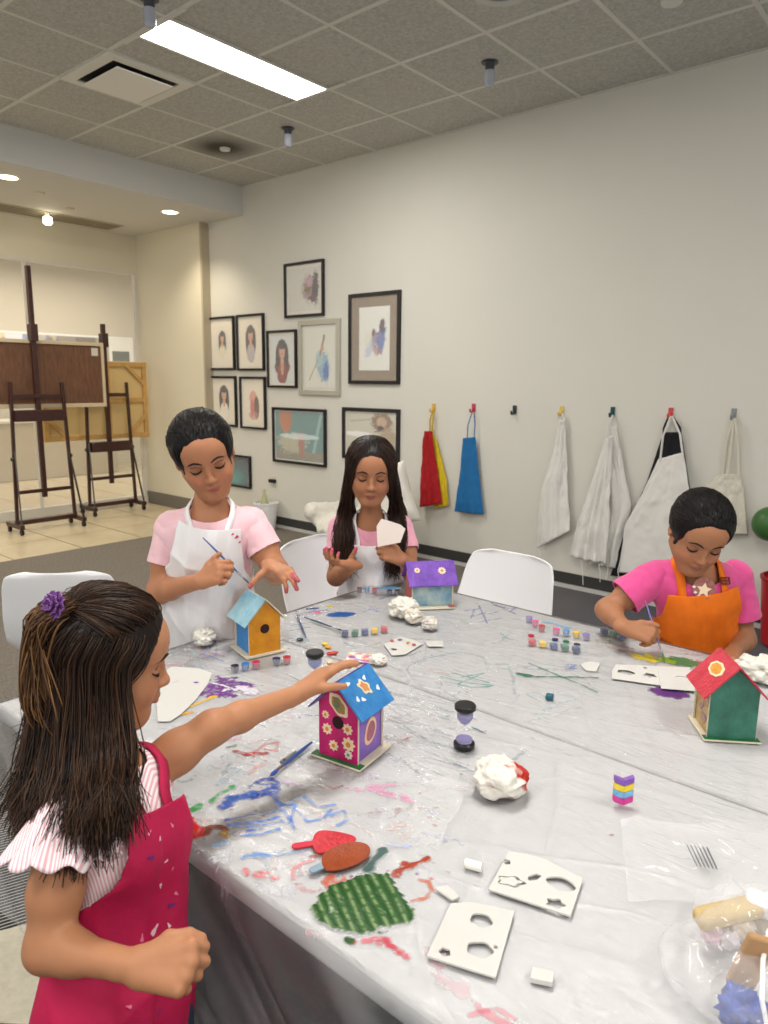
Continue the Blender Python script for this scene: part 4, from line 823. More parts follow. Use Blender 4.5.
def house(label, loc, rz, mats, hole=True, W=.094, D=.098, EH=.120, AH=.168, base=.122, sc=1.):
    """front looks along local -y"""
    t = thing('birdhouse', label, 'birdhouse', loc, rz); t.scale = (sc, sc, sc); th = .003; z0 = .005
    MB().box((-base/2, -base/2, 0), (base/2, base/2, .004)).build('base_plate', mats['base'], t, bevel=.0006)
    MB().box((-base/2+.001, -base/2+.001, .004), (base/2-.001, -base/2+.02, .0052)).build('base_front_paint', mats['base_front'], t)
    pent = [(-W/2, z0), (W/2, z0), (W/2, EH), (0, AH), (-W/2, EH)]
    frF = frame((0, -D/2, 0), (1, 0, 0), (0, 0, 1), (0, -1, 0)); frB = frame((0, D/2, 0), (-1, 0, 0), (0, 0, 1), (0, 1, 0))
    MB().prism(pent, th, frF, -th).build('front_wall', mats['front'], t, bevel=.0004)
    MB().prism(pent, th, frB, -th).build('back_wall', mats['back'], t, bevel=.0004)
    for s, k in ((-1, 'left'), (1, 'right')): MB().box((min(s*W/2, s*W/2-s*th)-s*.004, -D/2+th, z0), (max(s*W/2, s*W/2-s*th)-s*.004, D/2-th, EH-.001)).build('side_wall', mats[k], t)
    for s, k in ((-1, 'left'), (1, 'right')):
        for yy in (-D/2+.001, D/2-.005): MB().box((s*(W/2-.001)-.002, yy, z0), (s*(W/2-.001)+.002, yy+.004, EH)).build('corner_strip', edgew, t)
    sl = (AH-EH)/(W/2); L_ = .017; xo = W/2+L_; zo = AH-sl*xo
    for s, k in ((-1, 'roof_left'), (1, 'roof_right')):
        n = Vector((s*sl, 0, 1)).normalized(); a = Vector((0, 0, AH+.002)); b = Vector((s*xo, 0, zo+.002)); u = (b-a).normalized()
        fr = frame(a, u, (0, 1, 0), n) ; ln = (b-a).length
        MB().prism([(0, -D/2-.012), (ln, -D/2-.012), (ln, D/2+.012), (0, D/2+.012)], .0035, fr).build('roof_panel', mats[k], t, bevel=.0004)
    if hole: MB().prism(oval(0, EH*.70, .0135, .0135), .0008, frF).build('entrance_hole_disc', mats.get('hole', mat('hole_shade', '#2c0c10', .8)), t)  # dark disc on the wall, its colour stands in for shade in the hole
    t['_fr'] = 0
    del t['_fr']
    def roof_fr(s):
        n = Vector((s*sl, 0, 1)).normalized(); u = Vector((s*1, 0, -sl)).normalized(); return frame(Vector((0, 0, AH+.002))+n*.0035, u, (0, 1, 0), n)
    frL = frame((-W/2+.004, 0, 0), (0, -1, 0), (0, 0, 1), (-1, 0, 0)); frR = frame((W/2-.004, 0, 0), (0, 1, 0), (0, 0, 1), (1, 0, 0))
    return t, frF, frB, frL, frR, roof_fr
C_ = paintm
cream_s = mat('sticker_cream', '#ecd8b4', .6); orange_s = C_('sticker_orange', '#dc7a30', '#c8a03c', 60); peach = mat('sticker_peach', '#f0c4a0', .6)
# pink house, front face A-B
A = onz(312, 756, ST); B = onz(358, 772, ST); Cc = onz(388, 745, ST); ang = math.atan2(B[1]-A[1], B[0]-A[0]); mid = (A+B)/2; nrm = Vector((-math.sin(ang), math.cos(ang), 0)); c = Vector(mid)+nrm*.061
pinkm = C_('pink_paint', '#d01870', '#b01060', 35); purp = C_('lilac_paint', '#8c6cc0', '#7a58b0', 30)
t, fF, fB, fL, fR, rf = house('small painted birdhouse with magenta flowered front, lilac side and bright blue roof', (c.x, c.y, ST), ang,
    dict(base=edgew, base_front=C_('green_paint', '#1c5a34', '#24703c'), front=pinkm, back=pinkm, left=purp, right=purp, roof_left=C_('dark_blue_roof', '#2c3a7c', '#6a4a9a', 30), roof_right=C_('blue_roof', '#2a74b8', '#3f8cc8', 40)))
for x, z, r in ((-.030, .094, .009), (-.026, .064, .0125), (.024, .076, .0125), (-.010, .032, .0120), (.026, .044, .0160)): flower(t, fF, x, z, r, cream_s, orange_s)
flower(t, fF, .026, .022, .010, mat('sticker_white', '#e8e4dc', .6), mat('sticker_green', '#88a048', .6))
sticker(t, fF, oval(.002, .122, .028, .017, rot=-.8, wav=.06), cream_s, C_('sticker_bird', '#c88c34', '#5c7a5c', 70), name='bird_sticker')
sticker(t, fR, oval(.004, .056, .020, .029, rot=-.35, wav=.05, k=3), peach, C_('sticker_rose', '#9a5468', '#b06a78', 60), name='bird_sticker')
sticker(t, rf(1), oval(.036, .004, .018, .013, rot=.5, wav=.2, k=5), cream_s, C_('sticker_bird2', '#d07a6a', '#c8a048', 90), .66, name='bird_sticker')
for q in ((.014, -.032), (.052, .038), (.05, -.034), (.056, -.02), (.02, .02)): MB().prism(oval(q[0], q[1], .006, .004, 12, rr.random()*3, .25, 3), .0008, rf(1)).build('white_fleck', mat('fleck', '#e4ecf0', .6), t)
# yellow / blue house: front right, left side blue
A = onz(250, 657, ST); B = onz(282, 653, ST); ang = math.atan2(B[1]-A[1], B[0]-A[0])+.24; mid = (A+B)/2; nrm = Vector((-math.sin(ang), math.cos(ang), 0))
c = Vector(mid)+nrm*.055
t, fF, fB, fL, fR, rf = house('small birdhouse with orange-yellow front, blue side and pale blue roof', (c.x, c.y, ST), ang,
    dict(base=edgew, base_front=edgew, front=C_('yellow_paint', '#dc9a14', '#c87c10', 25), back=C_('yellow_paint', '#dc9a14', '#c87c10', 25), left=C_('blue_side', '#2a7cc0', '#3f8ccc', 30), right=C_('blue_side', '#2a7cc0', '#3f8ccc', 30), roof_left=C_('pale_roof', '#a8ccd0', '#7ab4d0', 22), roof_right=C_('cream_roof', '#e0d8bc', '#cfd8c8', 30)), W=.094, D=.100, EH=.108, AH=.158, base=.120)
flower(t, rf(1), .02, -.01, .013, cream_s, C_('sticker_red', '#c8303c', '#e07a60', 60))
# purple-roofed house: long slope towards the camera
A = onz(409, 609, ST); B = onz(456, 607, ST); ang = math.atan2(B[1]-A[1], B[0]-A[0]); mid = (A+B)/2; nrm = Vector((-math.sin(ang), math.cos(ang), 0)); c = Vector(mid)+nrm*.058
# its right-hand side (local +x) faces the camera
purpr = C_('purple_roof', '#5a2c98', '#7a4ab8', 25); skyp = C_('pale_sky_side', '#b8c8c4', '#4a8cb0', 16)
t, fF, fB, fL, fR, rf = house('small birdhouse with bright purple roof and pale blue side, in front of the long-haired girl', (c.x, c.y, ST), ang+PI/2,
    dict(base=edgew, base_front=C_('red_brown', '#a0403c', '#c06a5c'), front=C_('red_brown', '#a0403c', '#c06a5c'), back=C_('red_brown', '#a0403c', '#c06a5c'), left=skyp, right=skyp, roof_left=purpr, roof_right=purpr), D=.146, W=.104, EH=.094, AH=.146, base=.150)
f = flower(t, rf(-1), .040, -.036, .015, cream_s, mat('daisy_centre', '#d8843c', .6), 10); flower(t, rf(-1), .036, .050, .011, cream_s, mat('daisy_centre', '#d8843c', .6), 10)
# green house with red roof: back gable faces the camera
A = onz(707, 739, ST); B = onz(757, 745, ST); ang = math.atan2(B[1]-A[1], B[0]-A[0])+.14; mid = (A+B)/2; nrm = Vector((-math.sin(ang), math.cos(ang), 0)); c = Vector(mid)+nrm*.055
redr = C_('red_roof', '#b81c34', '#cc3c4c', 35); grn = C_('dark_green_wall', '#24564a', '#3c7c68', 18); gold = C_('gold_side', '#a07c28', '#c8b488', 35)
t, fF, fB, fL, fR, rf = house('small birdhouse with dark green gable and red roof at the right edge of the table', (c.x, c.y, ST), ang,
    dict(base=edgew, base_front=C_('green_paint', '#1c5a34', '#24703c'), front=grn, back=grn, left=gold, right=grn, roof_left=redr, roof_right=redr), hole=False, base=.118, W=.100, EH=.112, AH=.166)
sticker(t, rf(-1) , oval(.036, -.004, .017, .032, 32, 0, .05, 8), cream_s, C_('sticker_gold', '#cc7c24', '#e0a838', 60), name='oval_sticker')
for q in ((.01, .03), (-.012, .055), (.02, .075)): MB().prism(oval(q[0], q[1], .014, .012, 14, .4, .2, 3), .0012, fL).build('side_sticker', C_('violet_sticker', '#7c5aa0', '#c8a048', 60), t)
# ================================================================== SMALL THINGS ON THE TABLE
blk = mat('timer_black', '#141417', .35); glas = mat('timer_glass', '#ffffff', .03, alpha=.22, spec=.8)
def timer(px, py, sand, label, s=1.):
    p = onz(px, py, ST); t = thing('sand_timer', label, 'sand timer', (p[0], p[1], ST+.0005), rr.random(), 'sand timers on the table'); t.scale = (s, s, s)
    R, H = .0225, .096
    MB().lathe([(R-.002, 0), (R, .002), (R, .010), (R-.003, .013), (.004, .013)], 32).build('base_cap', blk, t, smooth=True)
    MB().lathe([(.004, H-.013), (R-.003, H-.013), (R, H-.010), (R, H-.002), (R-.002, H)], 32).build('top_cap', blk, t, smooth=True)
    pr = [(.017, .013), (.018, .022), (.017, .032), (.010, .042), (.0025, .048), (.010, .054), (.017, .064), (.018, .074), (.017, H-.013)]
    MB().lathe(pr, 28, cap=False).build('glass_bulb', glas, t, smooth=True)
    MB().lathe([(.0162, .0135), (.017, .020), (.010, .024), (.001, .028)], 24).build('lower_sand', sand, t, smooth=True)
    MB().lathe([(.001, .050), (.009, .056), (.0162, .066), (.0165, .076), (.0165, .0765)], 24).build('upper_sand', sand, t, smooth=True)
timer(464, 747, mat('lilac_sand', '#6a5ab0', .8, var=.1), 'black-capped sand timer with violet sand, alone in the middle of the sheet')
timer(315, 688, mat('blue_sand', '#5a70b0', .8, var=.1), 'black-capped sand timer with blue sand, beyond the pink house')
def pot(p, c, nm, open_=True, r=.0115, sq=False, label='', group='small paint pots', yaw=0):
    t = thing('paint_pot', label, 'paint pot', (p[0], p[1], ST), yaw, group)
    clear = mat('pot_plastic', '#e8ecf0', .12, alpha=.18, spec=.7); pm = mat('pot_'+nm, c, .25)
    if sq:
        MB().box((-r, -r, 0), (r, r, .020)).build('cup', clear, t, bevel=.003); MB().box((-r*.86, -r*.86, .002), (r*.86, r*.86, .017)).build('paint', pm, t, bevel=.003)
    else:
        MB().lathe([(r*.8, 0), (r, .018), (r*.93, .018), (r*.75, .002)], 20, cap=True).build('cup', clear, t, smooth=True); MB().lathe([(r*.75, .002), (r*.90, .0185), (r*.4, .0192)], 20).build('paint', pm, t, smooth=True)
    return t
cn = {'black': '#1c1c2c', 'blue': '#2f6fb0', 'crimson': '#c01c48', 'navy': '#1c2c6c', 'red': '#c4202c', 'green': '#1c6c48', 'yellow': '#e8c010', 'indigo': '#2c3c84', 'pink': '#dc5c9c', 'lilac': '#8c78b8', 'skyblue': '#5c94cc', 'maroon': '#6c1c2c'}
def row(L, where, sq=False, r=.0115, yaw=.7):
    for px, py, nm in L: pot(onz(px, py, ST), cn[nm], nm, r=r, sq=sq, yaw=yaw, label='small open pot of %s paint %s' % (nm, where), group='paint pots '+where)
row([(235, 672, 'black'), (245.5, 670, 'blue'), (256, 668, 'crimson')], 'in the front left strip below the yellow house')
row([(276.5, 664.5, 'navy'), (287, 663, 'red')], 'in the short strip below the yellow house')
row([(345, 636, 'navy'), (355, 635.5, 'green'), (365, 634.5, 'indigo'), (374.5, 633.5, 'yellow'), (384, 632, 'red')], 'in the strip beyond the sand timer', sq=True)
row([(359.5, 592.5, 'maroon'), (367, 592.5, 'skyblue'), (374.5, 593, 'crimson'), (389.5, 595, 'navy'), (397, 595, 'black')], 'in the strip before the long-haired girl', r=.010)
row([(532, 645, 'red'), (542.5, 647, 'yellow'), (553.5, 649, 'indigo'), (564.5, 650.5, 'green'), (576, 652.5, 'navy')], 'in the nearer square strip on the right', sq=True)
row([(529, 622, 'lilac'), (535, 626, 'pink'), (541.5, 631, 'red'), (556, 634, 'pink'), (566, 635.5, 'skyblue'), (576, 637.5, 'yellow'), (586, 639.5, 'lilac')], 'in the farther row on the right', r=.0115)
row([(604, 634, 'navy'), (613.5, 636.5, 'green'), (622, 639.5, 'navy')], 'by the hand of the girl in orange', sq=True)
for (px, py, nm) in ((531, 636, 'red'), (555, 640, 'navy'), (566, 642, 'green'), (577, 645, 'black'), (300, 640, 'black'), (330, 654, 'red')):
    p = onz(px, py, ST); o = MB().lathe([(.009, 0), (.010, .003), (.008, .004)], 16).build('pot_lid', mat('pot_'+nm, cn[nm], .25), None, smooth=True, loc=(p[0], p[1], ST)); tag(o, 'tiny %s paint-covered lid lying among the paint pots' % nm, 'lid', 'loose pot lids')
p = onz(549.5, 699, ST); o = MB().box((-.009, -.009, 0), (.009, .009, .012)).build('tiny_block', mat('teal_block', '#1f5f6c', .4), None, bevel=.002, loc=(p[0], p[1], ST)); o.rotation_euler.z = .3; tag(o, 'tiny dark teal block alone on the clean plastic', 'block')
# brushes
def brush(a, b, label, tip, zs=(.006, .006), th=.0032, hc='#2c4c8c', world=False):
    A = np.array(a) if world else onz(a[0], a[1], ST+zs[0]); B = np.array(b) if world else onz(b[0], b[1], ST+zs[1]); A = Vector(A); B = Vector(B); d = (B-A).normalized(); L_ = (B-A).length
    t = thing('paint_brush', label, 'paint brush', A[:]); q = [Vector((0, 0, 0)), d*L_*.3, d*L_*.72]
    MB().tube([q[0], q[1], q[2]], [th*.5, th, th*.8], 10).build('handle', mat('brush_'+hc[1:], hc, .3, coat=.4), t, smooth=True)
    MB().tube([d*L_*.72, d*L_*.86], th*.85, 10).build('ferrule', mat('ferrule', '#b8bcc4', .25, metal=1), t, smooth=True)
    MB().tube([d*L_*.86, d*L_*.94, d*L_], [th*.9, th*.95, th*.2], 8).build('bristles', mat('tip_'+tip[1:], tip, .6), t, smooth=True)
brush((312, 742), (270, 776), 'blue-handled paint brush lying on the blue scribbles by the pink house', '#16469c', th=.0042)
brush((296, 751), (280, 763), 'grey stub of a brush lying beside the blue brush', '#6a7068', hc='#8c8c80', th=.004)
brush((306, 637), (297, 615), 'dark blue brush pointing away, left of the blue painted oval', '#4a4a7c')
brush((304, 617), (344, 631), 'dark brush lying across towards the small paint pots', '#3c3c4c', hc='#34486c')
brush((319, 608), (306, 609), 'short dark brush tip lying above the crossed brushes', '#1c2c5c')
for k, (a, b) in enumerate((((311, 641), (310, 634)), ((317, 644), (315, 636)))):
    pp = onz(a[0], a[1], ST+.02)
# crumpled tissues
tism = mat('tissue', '#efece4', .9, sheen=.2); 
def crumple(px, py, r, label, colf=None, sq=(1, 1, .7), seed=0, m=None, amp=.35, name='crumpled_tissue', cat='tissue', sub=5):
    bm = bmesh.new(); bmesh.ops.create_icosphere(bm, subdivisions=sub, radius=1); V = np.array([v.co[:] for v in bm.verts]); Fc = np.array([[v.index for v in f.verts] for f in bm.faces]); bm.free()
    n = 1-np.abs(noise(V*2.1+seed*7, seed)); n2 = 1-np.abs(noise(V*4.3+seed*3, seed+5)); n3 = noise(V*9+seed, seed+8)
    k = 1+amp*((n-.7)*1.6+(n2-.7)*.8)+n3*.06*amp/.35; V2 = V*k[:, None]*r*np.array(sq); zmin = V2[:, 2].min(); V2[:, 2] -= zmin
    V2[:, 2] = np.maximum(V2[:, 2]-.12*r, 0); col = np.ones((len(V), 3))*np.array(srgb('#dfdcd3'))
    if colf is not None: col = colf(V, V2/r, col)
    p = onz(px, py, ST+r*.4); o = npmesh(name, V2, Fc, m or mat('tissue_c', '#ffffff', .85, attr=True), None, col); o.location = (p[0], p[1], ST+.001); return tag(o, label, cat)
def redtip(V, P, col):
    d = V@np.array(CR)*.9+V[:, 2]*.25; m = np.clip((d-.62)*7+noise(V*5, 3)*1.2, 0, 1); col = col*(1-m[:, None])+np.array(srgb('#b8281c'))*m[:, None]
    m = np.clip(fbm(V*3+2, 3, 3)*3-1.5, 0, 1)[:, None]*.8; return col*(1-m)+np.array(srgb('#b86a5c'))*m
def pale(c, k=1.5, a=.6, s=1):
    def f(V, P, col): m = np.clip(fbm(V*3+s, 3, s)*3-k, 0, 1)[:, None]*a; return col*(1-m)+np.array(srgb(c))*m
    return f
crumple(500, 783, .05, 'large crumpled white tissue with a red-painted tip and pinkish smears', redtip, (1.0, 1.0, .66), 3, amp=.2)
crumple(403, 612, .042, 'largest crumpled white tissue beside the purple-roofed house', pale('#e8dcc0', 1.6, .4), (1, 1.1, .7), 6, amp=.42)
crumple(430, 627, .022, 'small crumpled tissue with pink specks, right of the largest one', pale('#c07a90', 1.5, .7, 4), (1, 1, .9), 8, amp=.4)
crumple(414, 620, .026, 'cream crumpled tissue pressed against the largest one', pale('#e0d0a8', 1., .6, 5), (1, 1, .8), 9, amp=.4)
crumple(204, 641, .03, 'crumpled tissue with grey ink specks before the standing girl with the brush', pale('#7078a0', 1.6, .6, 7), (1, 1, .75), 11, amp=.38)
crumple(378, 661, .02, 'tiny pale crumpled tissue behind the blue roof of the pink house', pale('#d8a0b0', 1.2, .5, 9), (1.2, 1, .6), 12, amp=.36)
crumple(765, 672, .05, 'crumpled white tissue at the right edge behind the red-roofed house', None, (1.3, 1.1, .6), 14, amp=.35)
# folded multicoloured zigzag
p = onz(622, 806, ST); t = thing('paper_zigzag', 'small folded zigzag in purple, yellow, blue and pink standing on the plastic', 'craft piece', (p[0], p[1], ST), .70)
for k, (c, c2) in enumerate((('#c8308c', '#dc4ca0'), ('#5c98d0', '#8cc0e4'), ('#e8c820', '#f0d84c'), ('#7c50a8', '#9068bc'))):
    m = MB(); z = .004+k*.0125
    for s in (-1, 1): m.prism([(0, 0), (s*.0175, .007), (s*.0175, .019), (0, .012)][::s], .010, frame((0, 0, z), (1, 0, 0), (0, 0, 1), (0, -1, 0)), -.005)
    m.build('zigzag_band', mat('zig_%d' % k, c, .6, col2=c2, vscale=80), t, bevel=.001)
# card offcuts with punched shapes
cardm = mat('white_card', '#cecdc8', .7, bump=.06, bscale=60); cards = mat('card_shadow_edge', '#c8c6be', .8)
def sheet(corners, holes, label, th=.003, z=ST, m=None, name='card_offcut', cat='card'):
    """board with real openings: outline minus polygons, triangulated"""
    P = [onz(*c, z)[:2] for c in corners]; c0 = np.mean(P, 0); bm = bmesh.new(); loops = [[(p[0]-c0[0], p[1]-c0[1]) for p in P]]
    for h in holes: loops.append([(q[0]-c0[0], q[1]-c0[1]) for q in h])
    ed = []
    for lp in loops:
        vs = [bm.verts.new((x, y, 0)) for x, y in lp]; ed += [bm.edges.new((vs[i], vs[(i+1) % len(vs)])) for i in range(len(vs))]
    r_ = bmesh.ops.triangle_fill(bm, edges=ed, use_beauty=True, use_dissolve=False)
    ex = bmesh.ops.extrude_face_region(bm, geom=bm.faces[:]); bmesh.ops.translate(bm, verts=[g for g in ex['geom'] if isinstance(g, bmesh.types.BMVert)], vec=(0, 0, th))
    bmesh.ops.recalc_face_normals(bm, faces=bm.faces); me = bpy.data.meshes.new(name); bm.to_mesh(me); bm.free(); me.materials.append(m or cardm)
    o = bpy.data.objects.new(name, me); COL.objects.link(o); o.location = (c0[0], c0[1], z+.0008); return tag(o, label, cat, None)
def shp(px, py, rx, ry, n=28, rot=0, wav=.0, k=5, z=ST):
    c = onz(px, py, z); return oval(c[0], c[1], rx, ry, n, rot, wav, k)
Z8 = lambda x, y: (420+x/3.84, 830+y/3.84)
z3 = ST+.0022
sheet([Z8(262, 235), Z8(340, 90), Z8(400, 100), Z8(470, 115), Z8(625, 195), Z8(578, 338)], [shp(*Z8(332, 130), .007, .006, wav=.1, z=z3), shp(*Z8(350, 205), .020, .012, rot=.5, wav=.16, z=z3), shp(*Z8(438, 190), .006, .012, rot=-.4, wav=.1, z=z3), shp(*Z8(540, 215), .022, .015, rot=.2, wav=.05, k=4, z=z3), shp(*Z8(520, 290), .013, .010, rot=.4, wav=.2, z=z3)], 'white card offcut with punched openings, the one farther from the near table corner', z=z3)
sheet([Z8(25, 492), Z8(118, 290), Z8(200, 285), Z8(362, 320), Z8(290, 575)], [shp(*Z8(235, 355), .016, .013, rot=.3, wav=.04, z=z3), shp(*Z8(230, 468), .018, .014, rot=.5, wav=.06, z=z3), shp(*Z8(290, 458), .003, .003, z=z3), shp(*Z8(95, 478), .008, .007, wav=.1, z=z3)], 'white card offcut with two round openings, nearest the near table edge', z=z3)
c0 = onz(*Z8(345, 200), z3+.004)
o = MB().prism([(c0[0]*0+x, y) for x, y in oval(0, 0, .016, .009, 24, .6, .22, 5)], .002).build('card_star', cardm, None, bevel=.0005, loc=(c0[0], c0[1], ST+.0065)); tag(o, 'loose white punched star shape lying on the farther card offcut', 'card piece')
c0 = onz(*Z8(205, 155)); o = MB().tube([(-.013, -.004, .0075), (.013, .004, .0075)], .0075, 14).build('chalk_stub', mat('chalk', '#efede6', .8), None, smooth=True, loc=(c0[0], c0[1], ST)); tag(o, 'short white roll lying left of the farther card offcut', 'chalk')
c0 = onz(*Z8(105, 250)); o = MB().prism([(-.02, -.006), (.016, -.010), (.02, .004), (-.008, .012)], .004).build('card_scrap', cardm, None, bevel=.001, loc=(c0[0], c0[1], ST+.001)); tag(o, 'small white card scrap above the nearest offcut', 'card scrap')
c0 = onz(*Z8(465, 580)); o = MB().prism([(-.014, -.009), (.014, -.010), (.016, .009), (-.012, .010)], .008).build('card_scrap', cardm, None, bevel=.001, loc=(c0[0], c0[1], ST+.001)); o.rotation_euler.z = .5; tag(o, 'small white folded card scrap right of the nearest offcut', 'card scrap')
z3 = ST+.001
_sheet = sheet
def sheet(c, h, l, th=.0012, *a, **k): return _sheet(c, h, l, th, *a, **k)
sheet([(612, 671), (616, 665), (690, 668), (688, 690), (612, 679)], [shp(626, 673, .022, .017, rot=.4, wav=.06, z=z3), shp(650, 676, .015, .014, wav=.2, z=z3), shp(666, 682, .008, .007, wav=.1, z=z3), shp(645, 668.5, .006, .005, z=z3)], 'white punched card offcut lying before the girl in orange', z=z3)
sheet([(658, 671), (699, 671), (699, 692), (661, 689)], [shp(683, 679, .018, .014, rot=.3, z=z3+.002)], 'white card with one oval opening, beside the purple painted oval', z=z3+.002)
sheet([(384, 645), (400, 637), (423, 644), (405, 655), (392, 656)], [shp(394, 650, .010, .007, z=z3)], 'small sticker sheet with an oval opening beyond the pink house', z=z3)
sheet([(580, 665), (590, 662), (600, 664), (596, 672), (586, 671)], [], 'small torn white card scrap behind the green painted cross', z=z3, name='card_scrap', cat='card scrap')
sheet([(425, 642), (443, 641), (443, 647), (428, 647)], [], 'narrow white card scrap right of the sticker sheet', z=z3, name='card_scrap', cat='card scrap')
for k, (px, py, c, nm) in enumerate(((392, 641, '#c86a70', 'rose'), (400, 640, '#8c68a8', 'violet'), (408, 643, '#c89038', 'ochre'), (414, 645, '#b04838', 'red'))):
    q = onz(px, py, ST+.005); o = MB().prism(oval(0, 0, .007, .005, 16, k, .1, 5), .0012).build('sticker', mat('st_'+nm, c, .6), None, loc=(q[0], q[1], ST+.0062)); tag(o, 'tiny %s sticker on the small sticker sheet' % nm, 'sticker', 'stickers on the small sheet')
# leaning sticker sheet behind the blue roof
q = onz(359, 666, ST); 
cs = Canvas(60, 40, '#e4d8d0'); 
for k in range(26): cs.ell(rr.random(), rr.random(), .1, .13, rr.choice(['#7c4a98', '#c04858', '#dc8c40', '#a888c8', '#e8e0d8', '#c86a8c']), rr.random()*3, rag=.5)
o = cs.build('sticker_sheet', (-.05, 0, 0), (.1, .04, 0), (-.012, .03, .012), artm); s_ = o.modifiers.new('t', 'SOLIDIFY'); s_.thickness = .0015; o.location = (q[0], q[1], ST+.004); tag(o, 'purple and orange sticker sheet lying behind the blue roof', 'sticker sheet')
for k, (px, py, c, nm) in enumerate(((328, 646, '#e4a02c', 'orange'), (334, 652, '#c83c2c', 'red'), (330, 661, '#e8c8a0', 'peach'), (325, 643, '#e8d048', 'yellow'))):
    q = onz(px, py, ST+.005); o = MB().prism(oval(0, 0, .011, .008, 18, k, .15, 6), .004).build('foam_flower', mat('ff_'+nm, c, .5), None, bevel=.001, loc=(q[0], q[1], ST+.001)); tag(o, '%s foam shape lying right of the blue sand timer' % nm, 'foam shape', 'foam shapes by the blue sand timer')
# painted popsicle shapes
def popsicle(fr_pts, stick, c1, c2, sc_, label, z):
    t = thing('wooden_popsicle', label, 'craft piece', (0, 0, 0)); P = [onz(*Z6(*q), z)[:2] for q in fr_pts]; P = [tuple(p) for p in P]
    # round the outline
    for _ in range(2):
        R_ = []
        for a, b in zip(P, P[1:]+P[:1]): R_ += [(a[0]*.75+b[0]*.25, a[1]*.75+b[1]*.25), (a[0]*.25+b[0]*.75, a[1]*.25+b[1]*.75)]
        P = R_
    MB().prism(P, .0035, None, z).build('ice_shape', C_('pop_'+c1[1:], c1, c2, 40, .3), t, bevel=.0008)
    A, B = onz(*Z6(*stick[0]), z), onz(*Z6(*stick[1]), z); th = math.atan2(B[1]-A[1], B[0]-A[0]); w_ = .0065
    SP = [(A[0]+w_*math.cos(th-PI/2), A[1]+w_*math.sin(th-PI/2))]+[(B[0]+w_*math.cos(th-PI/2+k*PI/10), B[1]+w_*math.sin(th-PI/2+k*PI/10)) for k in range(11)]+[(A[0]+w_*math.cos(th+PI/2), A[1]+w_*math.sin(th+PI/2))]
    MB().prism(SP, .003, None, z).build('stick', mat('stick_'+sc_[1:], sc_, .5), t, bevel=.0005)
popsicle([(418, 322), (440, 304), (500, 312), (545, 326), (525, 345), (470, 358), (440, 372), (418, 358)], ((425, 340), (372, 348)), '#c81c30', '#b01020', '#c42038', 'flat red painted wooden ice-lolly shape with a red stick', ST+.0015)
popsicle([(442, 388), (450, 366), (490, 345), (545, 336), (580, 350), (572, 382), (530, 404), (470, 418), (446, 410)], ((450, 400), (420, 413)), '#8c3c1c', '#a04a20', '#8ca4b4', 'flat brown painted wooden ice-lolly shape with a grey-blue stick', ST+.0055)
# white paper sheet under the left arm
o = sheet([(158, 722), (156, 700), (162, 674), (172, 667), (200, 669), (212, 674), (208, 684), (196, 700), (182, 714), (170, 722)], [], 'blank white rounded paper on the table beside the purple patch', .001, ST, cardm, 'paper_sheet', 'paper')
# clear plastic packaging and the bag at the near right
film = mat('clear_film', '#ffffff', .08, alpha=.16, spec=1.); film2 = mat('clear_film_bag', '#f4f4f6', .1, alpha=.2, spec=1.)
def filmsheet(corners, label, name, amp=.008, seed=0, n=70):
    P = [onz(*c, ST+.004) for c in corners]; u = np.linspace(0, 1, n); U, Vv = np.meshgrid(u, u)
    X = (P[0][:2]*((1-U)*(1-Vv))[..., None]+P[1][:2]*(U*(1-Vv))[..., None]+P[2][:2]*(U*Vv)[..., None]+P[3][:2]*((1-U)*Vv)[..., None])
    q = np.stack([X[..., 0]*9, X[..., 1]*9, U*0], -1); q = q+fbm(q*.7, 2, seed+2)[..., None]*.6; Zz = ST+.003+amp*(1-np.abs(noise(q, seed)))**3+amp*.6*(1-np.abs(noise(q*2.3, seed+1)))**5
    V = np.concatenate([X, Zz[..., None]], -1).reshape(-1, 3); i = (np.arange(n-1)[:, None]*n+np.arange(n-1)[None]).ravel(); Q = np.stack([i, i+1, i+n+1, i+n], 1)
    return tag(npmesh(name, V, Q, film), label, 'packaging')
pk = filmsheet([(628, 905), (620, 822), (790, 838), (790, 905)], 'clear crinkled plastic packet with a printed line block near the right edge', 'plastic_packet', .012, 4)
q0 = onz(690, 846, ST+.012); m = MB()
for k in range(6): 
    a = onz(687+k*4, 845+k*.5, ST+.014); b = onz(697+k*4, 866+k*.6, ST+.014); m.bar(a, b, .0012, .0006)
m.build('printed_lines', mat('print_grey', '#6c6c70', .7), pk)
filmsheet([(405, 835), (424, 778), (470, 790), (438, 850)], 'small clear crumpled film scrap left of the red-tipped tissue', 'film_scrap', .014, 9, 40)
# bag of craft bits, bottom right
c = onz(778, 955, ST+.05)
v = Vol((-.16, -.16, -.01), (.16, .16, .16), .0055); v.ell((.01, -.02, .035), (.105, .11, .040), k=.02); v.ell((-.04, .075, .03), (.075, .055, .030), Mx=None, k=.05); v.ell((.05, .04, .055), (.065, .07, .045), k=.05); v.ell((-.06, -.05, .02), (.06, .05, .02), k=.05)
V_, Q_ = v.mesh(1); V_ = V_+normals(V_, Q_)*((1-np.abs(fbm(V_*19, 3, 6)))[:, None]*.026-.014); V_[:, 2] = np.maximum(V_[:, 2], .001)
bag = npmesh('plastic_bag', V_, Q_, film2); bag.location = (c[0], c[1], ST); tag(bag, 'clear plastic bag stuffed with craft bits at the bottom right corner', 'bag')
def slab(px, py, z, dims, rot, m, name, label, cat):
    p = onz(px, py, ST+z); o = MB().box([-d/2 for d in dims], [d/2 for d in dims]).build(name, m, None, bevel=min(dims)*.3, loc=p); o.rotation_euler = rot; return tag(o, label, cat)
